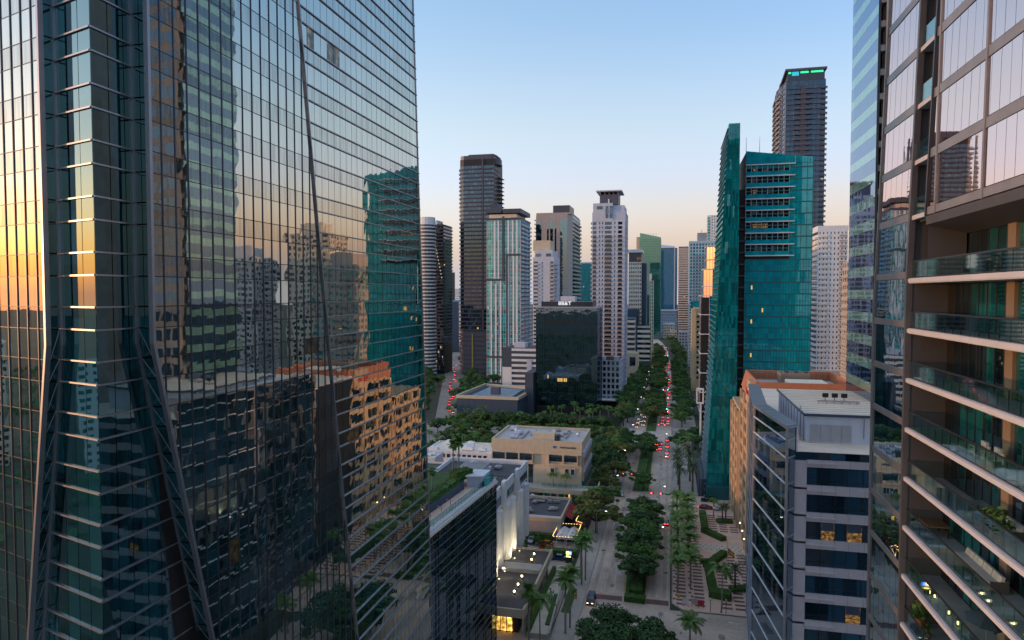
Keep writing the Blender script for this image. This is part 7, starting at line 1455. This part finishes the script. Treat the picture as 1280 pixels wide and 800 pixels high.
# ------------------------------------------------------------------ hedges and shrubs
def leafy(mb, x0, x1, y0, y1, z0, z1, n, q, s=.22):
    for i in range(n):
        f = q.randrange(5); x, y, z = q.uniform(x0, x1), q.uniform(y0, y1), q.uniform(z0, z1)
        if f == 0: x = x0
        elif f == 1: x = x1
        elif f == 2: y = y0
        else: z = z1
        d1 = Vector((q.gauss(0, 1), q.gauss(0, 1), q.gauss(0, 1))).normalized() * s * q.uniform(.6, 1.3); d2 = d1.cross(Vector((q.gauss(0, 1), q.gauss(0, 1), q.gauss(0, 1)))).normalized() * s * .6; c = Vector((x, y, z)); mb.poly([tuple(c - d1), tuple(c + d2), tuple(c + d1), tuple(c - d2)])
def hedge_run(name, label, pts, w, h, z=.13, bed=True, group='zigzag plaza hedges', leafn=70):
    q = random.Random(int(abs(pts[0][0] * 10 + pts[0][1]))); b = B(name, label, 'hedge', (pts[0][0], pts[0][1], z), group); mb = MB(); lm = MB()
    for a, c in zip(pts, pts[1:]):
        fr, L = frame(a, c); mb.fbox(fr, -w / 2, L + w / 2, -w / 2, w / 2, z, z + h * .94); 
        for i in range(int(leafn * L / 4)):
            s, d, zz = q.uniform(-w / 2, L + w / 2), q.choice((-w / 2, w / 2, q.uniform(-w / 2, w / 2), q.uniform(-w / 2, w / 2))), z + h * .94
            if abs(d) == w / 2: zz = z + q.uniform(.1, h)
            c0 = Vector(fp(fr, s, d, zz)); d1 = Vector((q.gauss(0, 1), q.gauss(0, 1), q.gauss(0, .7))).normalized() * q.uniform(.12, .3); d2 = d1.cross(Vector((q.gauss(0, 1), q.gauss(0, 1), 1))).normalized() * .14; lm.poly([tuple(c0 - d1), tuple(c0 + d2), tuple(c0 + d1), tuple(c0 - d2)])
    b.part('hedge_body', mb, 'hedge'); b.part('leaves', lm, 'leaf_mid', stuff=True)
    b.done()
hedge_run('hedge', 'zigzag hedge at the far end of the plaza', [(10.2, 228), (10.4, 211), (14.6, 205.6)], 2.0, 1.3, leafn=140); hedge_run('hedge', 'zigzag hedge at the near end of the plaza', [(14.2, 193.2), (9.8, 184.2), (10.2, 168)], 2.0, 1.3, leafn=140); hedge_run('hedge', 'short hedge arm beside the pale paving band on the plaza', [(8.6, 186.6), (11.4, 187.4)], 1.4, 1.1)
hedge_run('hedge', 'rounded shrub mass at the near corner of the plaza hedge', [(10.8, 166.4), (12.6, 166.0)], 3.0, 1.7, leafn=500)
hedge_run('hedge', 'low round bed of shrubs under the plaza date palms by the side street', [(15.4, 221.6), (17.8, 222)], 2.4, .9, group='round plaza beds'); hedge_run('hedge', 'low round bed of shrubs under the date palm by the glass wing', [(15.6, 171), (17.6, 171.6)], 2.6, .9, group='round plaza beds')
hedge_run('hedge', 'long clipped hedge in the median past the crossing', [(-11.3, 262), (-10.9, 294)], 3.4, 1.6, .15, group='median hedges', leafn=160); hedge_run('hedge', 'dark hedge filling the near median under the trees', [(-7.9, 164.5), (-8.2, 222)], 3.0, 1.2, .15, group='median hedges', leafn=120); hedge_run('hedge', 'rounded shrub on the nose of the near median', [(-9.2, 160.0), (-6.6, 159.8)], 2.2, 1.3, .004, group='median hedges', leafn=420)
hedge_run('hedge', 'clipped hedge filling the navy planter on the roof', [(-42.6, 112.2), (-41.6, 127.2)], 2.0, .8, PT + 1.25, group='roof garden hedges', leafn=160); hedge_run('hedge', 'domed bright shrub on the roof garden beside the white topped hut', [(-41.6, 129.4), (-40.6, 131.0)], 2.4, 1.9, PT + 1.25, group='roof garden hedges', leafn=900)
q = random.Random(2)
for k, (x, y) in enumerate(((-38.4, 192.6), (-36.8, 189.4), (-40.4, 186.5))):
    b = B('shrub', '%s loose shrub in the parking yard' % nth(k), 'shrub', (x, y, .006), 'shrubs in the parking yard'); mb = MB(); leafy(mb, x - 1, x + 1, y - 1, y + 1, .2, 2.2, 220, q, .3); b.part('foliage', mb, 'leaf_mid', stuff=True); mb = MB(); mb.tube([(x, y, 0), (x, y, 1.2)], [.1, .05], 5); b.part('stem', mb, 'bark'); b.done()
# ------------------------------------------------------------------ cars
def car_proto(kind):
    t = thing({'saloon': 'parked_car', 'suv': 'parked_car'}[kind] if False else 'car', None, 'car'); L, Wd, H = {'saloon': (4.6, 1.8, 1.42), 'suv': (4.8, 1.92, 1.72)}[kind]; h = L / 2; w = Wd / 2; bz = .92 if kind == 'saloon' else 1.05
    mb = MB()
    prof = [(-h, .42), (-h, bz - .08), (-h + .12, bz), (h - 1.15, bz - .02), (h - .15, bz - .22), (h, bz - .34), (h, .42), (h - .15, .26), (-h + .15, .26)]
    n = len(prof); k = len(mb.v)
    for sx, ins in ((-1, .06), (-1, 0), (1, 0), (1, .06)): mb.v.extend([(sx * (w - ins - (.10 if z > bz - .1 else 0)), y * (1 - ins * .12), z) for y, z in prof])
    for r in range(3):
        for i in range(n): j = (i + 1) % n; mb.f.append((k + r * n + i, k + r * n + j, k + (r + 1) * n + j, k + (r + 1) * n + i)); mb.m.append(0)
    mb.f.append(tuple(k + i for i in reversed(range(n)))); mb.f.append(tuple(k + 3 * n + i for i in range(n))); mb.m += [0, 0]
    link('body', mb.mesh('body', 'car_grey'), t)
    y0, y1, a, c = (-h + .55, h - 1.15, -h + 1.15, .35) if kind == 'saloon' else (-h + .1, h - 1.2, -h + .35, .55)
    g = MB(); P = [(-w + .14, y0, bz - .03), (w - .14, y0, bz - .03), (w - .14, y1, bz - .05), (-w + .14, y1, bz - .05), (-w + .3, a, H - .06), (w - .3, a, H - .06), (w - .3, c, H - .06), (-w + .3, c, H - .06)]; g.hexa(P); link('window_glass', g.mesh('window_glass', 'car_glass'), t)
    r = MB(); r.hexa([(-w + .29, a - .05, H - .07), (w - .29, a - .05, H - .07), (w - .29, c + .05, H - .07), (-w + .29, c + .05, H - .07), (-w + .36, a + .06, H), (w - .36, a + .06, H), (w - .36, c - .06, H), (-w + .36, c - .06, H)])
    for s in (-1, 1): r.bar((s * (w - .15), y0 + .02, bz - .02), (s * (w - .3), a, H - .05), .08, .05); r.bar((s * (w - .15), y1 - .02, bz - .04), (s * (w - .3), c, H - .05), .07, .05); r.bar((s * (w - .145), -.15, bz - .02), (s * (w - .29), -.15, H - .05), .07, .05)
    link('roof', r.mesh('roof', 'car_grey'), t)
    wm = MB(); wm.tube([(-.11, 0, 0), (.11, 0, 0)], .33, 12); wme = wm.mesh('wheel', 'tyre'); rm = MB(); rm.tube([(-.12, 0, 0), (.12, 0, 0)], .19, 8); rme = rm.mesh('rim', 'rim')
    for sx in (-1, 1):
        for y in (-h + .85, h - .9): o = link('wheel', wme, t, (sx * (w - .1), y, .33)); link('rim', rme, o)
        m = MB(); m.box(sx * (w - .45) - .24, sx * (w - .45) + .24, -h - .03, -h + .06, bz - .3, bz - .1); link('tail_light', m.mesh('tail_light', 'tail_red'), t)
        m = MB(); m.box(sx * (w - .42) - .2, sx * (w - .42) + .2, h - .06, h + .03, bz - .5, bz - .36); link('headlight', m.mesh('headlight', 'head_warm'), t)
        m = MB(); m.box(sx * w - .1, sx * w + .1, h - 1.55, h - 1.4, bz, bz + .12); link('mirror', m.mesh('mirror', 'black'), t)
    m = MB(); m.box(-.26, .26, -h - .02, -h + .02, .5, .62); link('number_plate', m.mesh('number_plate', 'sign_white'), t)
    m = MB(); m.box(-w + .05, w - .05, h - .05, h + .02, .3, .5); link('bumper', m.mesh('bumper', 'black'), t)
    return t
cars = {'saloon': car_proto('saloon'), 'suv': car_proto('suv')}; first = dict(cars)
def car(kind, x, y, deg, paint, label, group, lights=True, z=.012):
    sw = {'body': 'car_' + paint, 'roof': 'car_' + paint}
    if not lights: sw.update(tail_light='car_red', headlight='sign_white')
    return dup(cars[kind], (x, y, z), R(deg), 1.0, label, group, sw)
CN = {'black': 'black', 'white': 'white', 'silver': 'silver', 'red': 'red', 'blue': 'blue', 'grey': 'grey', 'orange': 'orange', 'navy': 'navy blue'}
car('suv', -17.9, 157.3, 180, 'navy', 'dark blue car with headlights on, crossing the brick crossing in the near left lane', 'cars coming down the avenue'); car('saloon', -1.2, 216.5, 0, 'black', 'dark car with red tail lights alone in the right lane beside the plaza', 'cars going up the avenue'); car('saloon', -17.3, 244.1, 180, 'white', 'white car waiting at the crossing by the bank terrace', 'cars coming down the avenue', False)
car('suv', 12.7, 243.6, 90, 'black', 'black car on the side street below the teal tower', 'cars on the middle side street', False); car('saloon', 11.6, 235.0, -90, 'red', 'dark red car with lights on the side street beside the plaza', 'cars on the middle side street'); car('saloon', 15.2, 235.4, 0, 'white', 'white car turning behind the dark red one', 'cars on the middle side street', False)
car('suv', -42.2, 207.2 - 15.6, 8, 'white', 'white car parked left of the silver blue one by the hedge', 'cars in the parking yard', False, .02); car('suv', -39.0, 207 - 15.2, 170, 'silver', 'silver blue car parked by the hedge', 'cars in the parking yard', False, .02); car('saloon', -34.6, 190.2, 80, 'orange', 'orange taxi parked beside the dining tents', 'cars in the parking yard', False, .02); car('saloon', -33.6, 186.4, 85, 'red', 'red car parked behind the loose shrub', 'cars in the parking yard', False, .02); car('saloon', -29.6, 180.6, 90, 'blue', 'blue car under the dark hedge by the pay kiosk', 'cars in the parking yard', True, .02)
car('saloon', -59.3, 344, -90, 'red', 'red car on the side street behind the bank building', 'cars on the far side street')
up = []
for x, ys in ((-1.7, (306, 312.6, 319.4, 326, 333, 340)), (-4.8, (321, 331)), (-7.0 + .2, (319, 329.4))):
    for y in ys: up.append((x if x != -6.8 else -6.6, y))
for k, (x, y) in enumerate(up): car(['saloon', 'suv'][k % 2], x, y, 0, ['white', 'grey', 'silver', 'black', 'red', 'grey', 'silver', 'black', 'red', 'black'][k], '%s car of the queue %s before the far side street' % (nth(k if k < 6 else (k - 6) % 2), ['in the right lane', 'in the middle lane', 'in the left lane'][0 if k < 6 else 1 if k < 8 else 2]), 'cars queueing up the avenue')
cq = random.Random(9); PAL = ['white', 'grey', 'silver', 'black', 'red', 'navy', 'blue', 'grey']
def clx(y):
    for (x0, y0), (x1, y1) in zip(CL, CL[1:]):
        if y <= y1: return x0 + (x1 - x0) * (y - y0) / (y1 - y0)
    return CL[-1][0]
far_up = [(a, b) for b in (384, 392, 403) for a in (5.0, 8.0)] + [(8, 430), (5, 441), (8, 452), (5, 463), (8, 474), (5, 500), (8, 540), (8, 586), (5, 596), (5, 655), (8, 662), (8, 690), (5, 745), (8, 752), (5, 762), (8, 770), (5, 780), (8, 790), (5, 803), (8, 812), (5, 824), (8, 835), (5, 850), (8, 872), (8, 905), (5, 930), (8, 960)] + [(5, 413), (8, 420), (5, 486), (8, 494), (8, 508), (5, 516), (5, 551), (8, 562), (5, 571), (8, 607), (5, 618), (8, 676), (5, 700), (8, 716), (5, 730)]
ups = sorted(far_up, key=lambda t: t[1])
SEC = [(470, 'the avenue after the far side street'), (605, 'the avenue past the first cross street'), (735, 'the avenue past the second cross street'), (2000, 'the avenue near the blue tower')]
def sect(y): return next((i for i, (a, _) in enumerate(SEC) if y < a))
cnt = {}
for a, y in ups:
    s = sect(y); i = cnt.get(('u', s), 0); cnt[('u', s)] = i + 1; car(cq.choice(['saloon', 'suv']), clx(y) + a, y, 0, cq.choice(PAL), '%s tail lit car going up %s' % (nth(i), SEC[s][1]), 'cars going up the avenue')
down = sorted([(-8.2, b) for b in (372, 384, 396, 410, 432, 446, 460, 476, 505, 530, 590, 640, 676, 720, 752, 770, 796, 815)] + [(-5.2, b) for b in (378, 390, 403, 424, 440, 455, 470, 492, 516, 560, 610, 660, 705, 744, 766, 785, 806, 830)] + [(-6.7, 388)], key=lambda t: t[1])
for a, y in down:
    s = sect(y); i = cnt.get(('d', s), 0); cnt[('d', s)] = i + 1; car(cq.choice(['saloon', 'suv']), clx(y) + a, y, 180, cq.choice(PAL), '%s headlit car coming down %s' % (nth(i), SEC[s][1]), 'cars coming down the avenue')
wr2 = [(-128.5, 392), (-136, 406), (-143.5, 430), (-146, 442), (-152, 464), (-155, 470), (-165.5, 498), (-174, 524), (-110 - .0, 318), (-113, 332), (-125, 372), (-121, 384), (-133, 398), (-131, 412), (-140, 418), (-138, 436), (-148, 452), (-160, 478), (-163, 492), (-168, 505), (-171, 514), (-172, 532), (-177, 542), (-184, 566), (-188, 577), (-195, 600), (-199, 616), (-205, 628), (-210, 650)]
for k, (x, y) in enumerate(wr2): car(['saloon', 'suv'][k % 2], x, y, 18.5 if k % 5 else 198.5, ['grey', 'black', 'red', 'silver', 'white', 'navy'][k % 6], '%s car on the west road from the mirror tower, %s' % (nth(k), 'showing red tail lights' if k % 5 else 'headlights towards the viewer'), 'cars on the west road')
lot = [(20 + 3.0 * k, 356 if k % 2 else 361) for k in range(5)]
for k, (x, y) in enumerate(lot): car('saloon', x - 6, y, 90, ['silver', 'white', 'blue', 'grey', 'black'][k], '%s car from the avenue on the street behind the teal blade' % ['first', 'second', 'third', 'fourth', 'fifth'][k], 'cars behind the teal blade', False)
for p in cars.values():
    for ch in list(p.children):
        for g_ in list(ch.children): bpy.data.objects.remove(g_)
        bpy.data.objects.remove(ch)
    bpy.data.objects.remove(p)
# ------------------------------------------------------------------ street lamps, signals, signs
def lamp_proto():
    t = thing('street_lamp', None, 'street lamp'); mb = MB(); mb.cyl(0, 0, 0, .35, .2, n=8); mb.tube([(0, 0, .3), (0, 0, 8.2), (.25, 0, 8.9), (1.2, 0, 9.2), (2.4, 0, 9.25)], [.11, .08, .065, .055, .05], 7); link('pole', mb.mesh('pole', 'metal_grey', True), t)
    mb = MB(); mb.hexa([(2.3, -.14, 9.16), (3.1, -.2, 9.16), (3.1, .2, 9.16), (2.3, .14, 9.16), (2.35, -.08, 9.34), (3.0, -.12, 9.3), (3.0, .12, 9.3), (2.35, .08, 9.34)]); link('lamp_head', mb.mesh('lamp_head', 'metal_grey'), t); mb = MB(); mb.box(2.55, 3.02, -.14, .14, 9.10, 9.155); link('lens', mb.mesh('lens', 'lamp_white'), t); return t
lp = lamp_proto(); lt_ = {'l': lp}
wl = [(-24.0 + 3.2, 196), (-20.6, 236), (-20.6, 275), (-20.6, 330), (-20.6, 376), (-20.6, 420), (-20.6, 465), (-20.6, 510), (-20.6, 560)]
for k, (x, y) in enumerate(wl): put('l', x, y, 0, 1.0, '%s cobra head street lamp on the west kerb of the avenue' % nth(k), 'street lamps along the avenue', lt_, .13)
for k, (x, y) in enumerate(((.9, 186), (.9, 226), (.9, 268), (.9, 312), (.9, 372), (.9, 420), (.9, 465), (.9, 510), (.9, 560))): put('l', x, y, math.pi, 1.0, '%s cobra head street lamp on the east kerb of the avenue' % nth(k), 'street lamps along the avenue', lt_, .13)
put('l', 10.6, 251.5, math.pi / 2, 1.05, 'lone street lamp before the entrance of the teal tower', 'street lamps along the avenue', lt_, .13)
def signal(x, y, s, n, green, label, sign=True):
    b = B('traffic_signal', label, 'traffic signal', (x, y, .13), 'traffic signals over the avenue'); mb = MB(); mb.tube([(x, y, .13), (x, y, 6.2)], [.16, .12], 8); mb.tube([(x, y, 5.9), (x - s * 9.6, y, 6.2)], [.11, .06], 6); b.part('mast', mb, 'metal_grey')
    for i in range(n):
        hx = x - s * (3.6 + 3.0 * i); mb = MB(); mb.box(hx - .55, hx + .55, y - .3, y - .05, 5.75, 6.15); b.part('signal_head', mb, 'black')
        mb = MB(); mb.tube([(hx - .34 if not green else hx + .34, y - .34, 5.95), (hx - .34 if not green else hx + .34, y - .29, 5.95)], .19, 8); b.part('signal_light', mb, 'signal_green' if green else 'signal_red')
    if sign: hx = x - s * 1.6; mb = MB(); mb.box(hx - 1.0, hx + 1.0, y - .2, y - .14, 5.6, 6.1); b.part('street_sign', mb, 'sign_green')
    b.done()
signal(.8, 229.0, 1, 2, False, 'traffic signal showing red over the right lanes by the plaza'); signal(-20.2, 251.5, -1, 2, False, 'traffic signal over the left lanes by the bank terrace', False); signal(.8, 351, 1, 2, False, 'traffic signal showing red over the queue at the far side street'); signal(.8, 400, 1, 1, True, 'green traffic signal right of the avenue beyond the queue'); signal(.8, 480, 1, 2, True, 'pair of green lights over the avenue at the first cross street'); signal(clx(745) + 10.4, 745, 1, 3, True, 'three green lights over the avenue at the third cross street', False); signal(clx(860) + 10.4, 860, 1, 1, True, 'single green light farthest up the avenue', False)
b = B('warning_sign', 'yellow diamond pedestrian sign on a post at the plaza corner', 'traffic sign', (2.0, 158.6, .13)); mb = MB(); mb.box(1.96, 2.04, 158.58, 158.64, .13, 3.3); b.part('post', mb, 'metal_grey'); mb = MB(); mb.poly([(2.0, 158.54, 2.2), (2.55, 158.54, 2.75), (2.0, 158.54, 3.3), (1.45, 158.54, 2.75)]); mb.poly([(2.0, 158.57, 2.2), (1.45, 158.57, 2.75), (2.0, 158.57, 3.3), (2.55, 158.57, 2.75)]); b.part('sign_plate', mb, 'sign_yellow'); mb = MB(); mb.ball(2.0, 158.53, 3.0, .08); mb.bar((2.0, 158.53, 2.9), (2.02, 158.53, 2.68), .09, .03); mb.bar((2.02, 158.53, 2.7), (1.86, 158.53, 2.48), .06, .03); mb.bar((2.02, 158.53, 2.7), (2.14, 158.53, 2.48), .06, .03); b.part('pictogram', mb, 'black'); b.done()
for k, (x, y, m, lab) in enumerate(((3.6, 159.4, 'sign_white', 'white notice board left of the red one at the plaza corner'), (5.6, 159.6, 'stone_pale', 'pale stone block between the two boards at the plaza corner'), (7.0, 159.4, 'sign_red', 'red notice board at the plaza corner'))):
    b = B('notice_board', lab, 'sign', (x, y, .13)); mb = MB(); mb.box(x - .6, x - .52, y, y + .08, .13, 1.9); mb.box(x + .52, x + .6, y, y + .08, .13, 1.9); b.part('post', mb, 'metal_dark'); mb = MB(); mb.box(x - .7, x + .7, y - .06, y, .7, 1.95); b.part('board', mb, m); mb = MB(); mb.box(x - .74, x + .74, y - .08, y + .1, 1.95, 2.03); b.part('cap', mb, 'metal_grey'); b.done()
fb = B('flagpole', 'tall thin flagpole with a red and yellow flag on the plaza', 'flagpole', (14.4, 181.0, .13)); mb = MB(); mb.cyl(14.4, 181, .13, .5, .2, n=8); mb.cyl(14.4, 181, .5, 9.0, .07, .04, n=7); mb.ball(14.4, 181, 9.1, .12); fb.part('pole', mb, 'white_paint')
for i, (m, z0, z1) in enumerate((('flag_red', 6.4, 6.75), ('flag_yellow', 5.8, 6.4), ('flag_red', 5.45, 5.8))):
    mb = MB()
    for s in range(4): x0, x1 = 14.45 + .42 * s, 14.45 + .42 * (s + 1); d0, d1 = .18 * math.sin(s * 1.3), .18 * math.sin((s + 1) * 1.3); e0, e1 = .3 * s, .3 * (s + 1); mb.poly([(x0, 181 + d0, z0 - e0), (x1, 181 + d1, z0 - e1), (x1, 181 + d1, z1 - e1), (x0, 181 + d0, z1 - e0)]); 
    fb.part('flag_stripe', mb, m)
fb.done()
for k, (x, y) in enumerate(((-22.2, 160.2), (-21.6, 158.0))):
    b = B('newspaper_box', '%s newspaper box on the west pavement by the blue car' % ['blue', 'yellow'][k], 'newspaper box', (x, y, .13)); mb = MB(); mb.box(x - .3, x + .3, y - .25, y + .25, .35, 1.2); b.part('cabinet', mb, ['sign_blue', 'sign_yellow'][k]); mb = MB(); mb.box(x - .05, x + .05, y - .05, y + .05, .13, .35); mb.box(x - .25, x + .25, y - .25, y + .25, .13, .17); b.part('stand', mb, 'metal_dark'); mb = MB(); mb.box(x - .22, x + .22, y - .27, y - .25, .75, 1.1); b.part('window', mb, 'black_glass'); b.done()
for k, (x, y) in enumerate(((9.0, 153.0 + 4.9), (12.4, 157.9), (20.2, 199), (20.4, 206), (20.4, 213))):
    b = B('bollard_light', '%s post lamp %s' % (nth(k), 'at the near edge of the plaza' if k < 2 else 'along the granite office front'), 'post lamp', (x, y, .13), 'post lamps on the plaza'); mb = MB(); mb.cyl(x, y, .13, 3.0, .07, n=7); b.part('post', mb, 'metal_dark'); mb = MB(); mb.ball(x, y, 3.2, .2); b.part('globe', mb, 'bulb' if k > 1 else 'sign_white'); b.done()
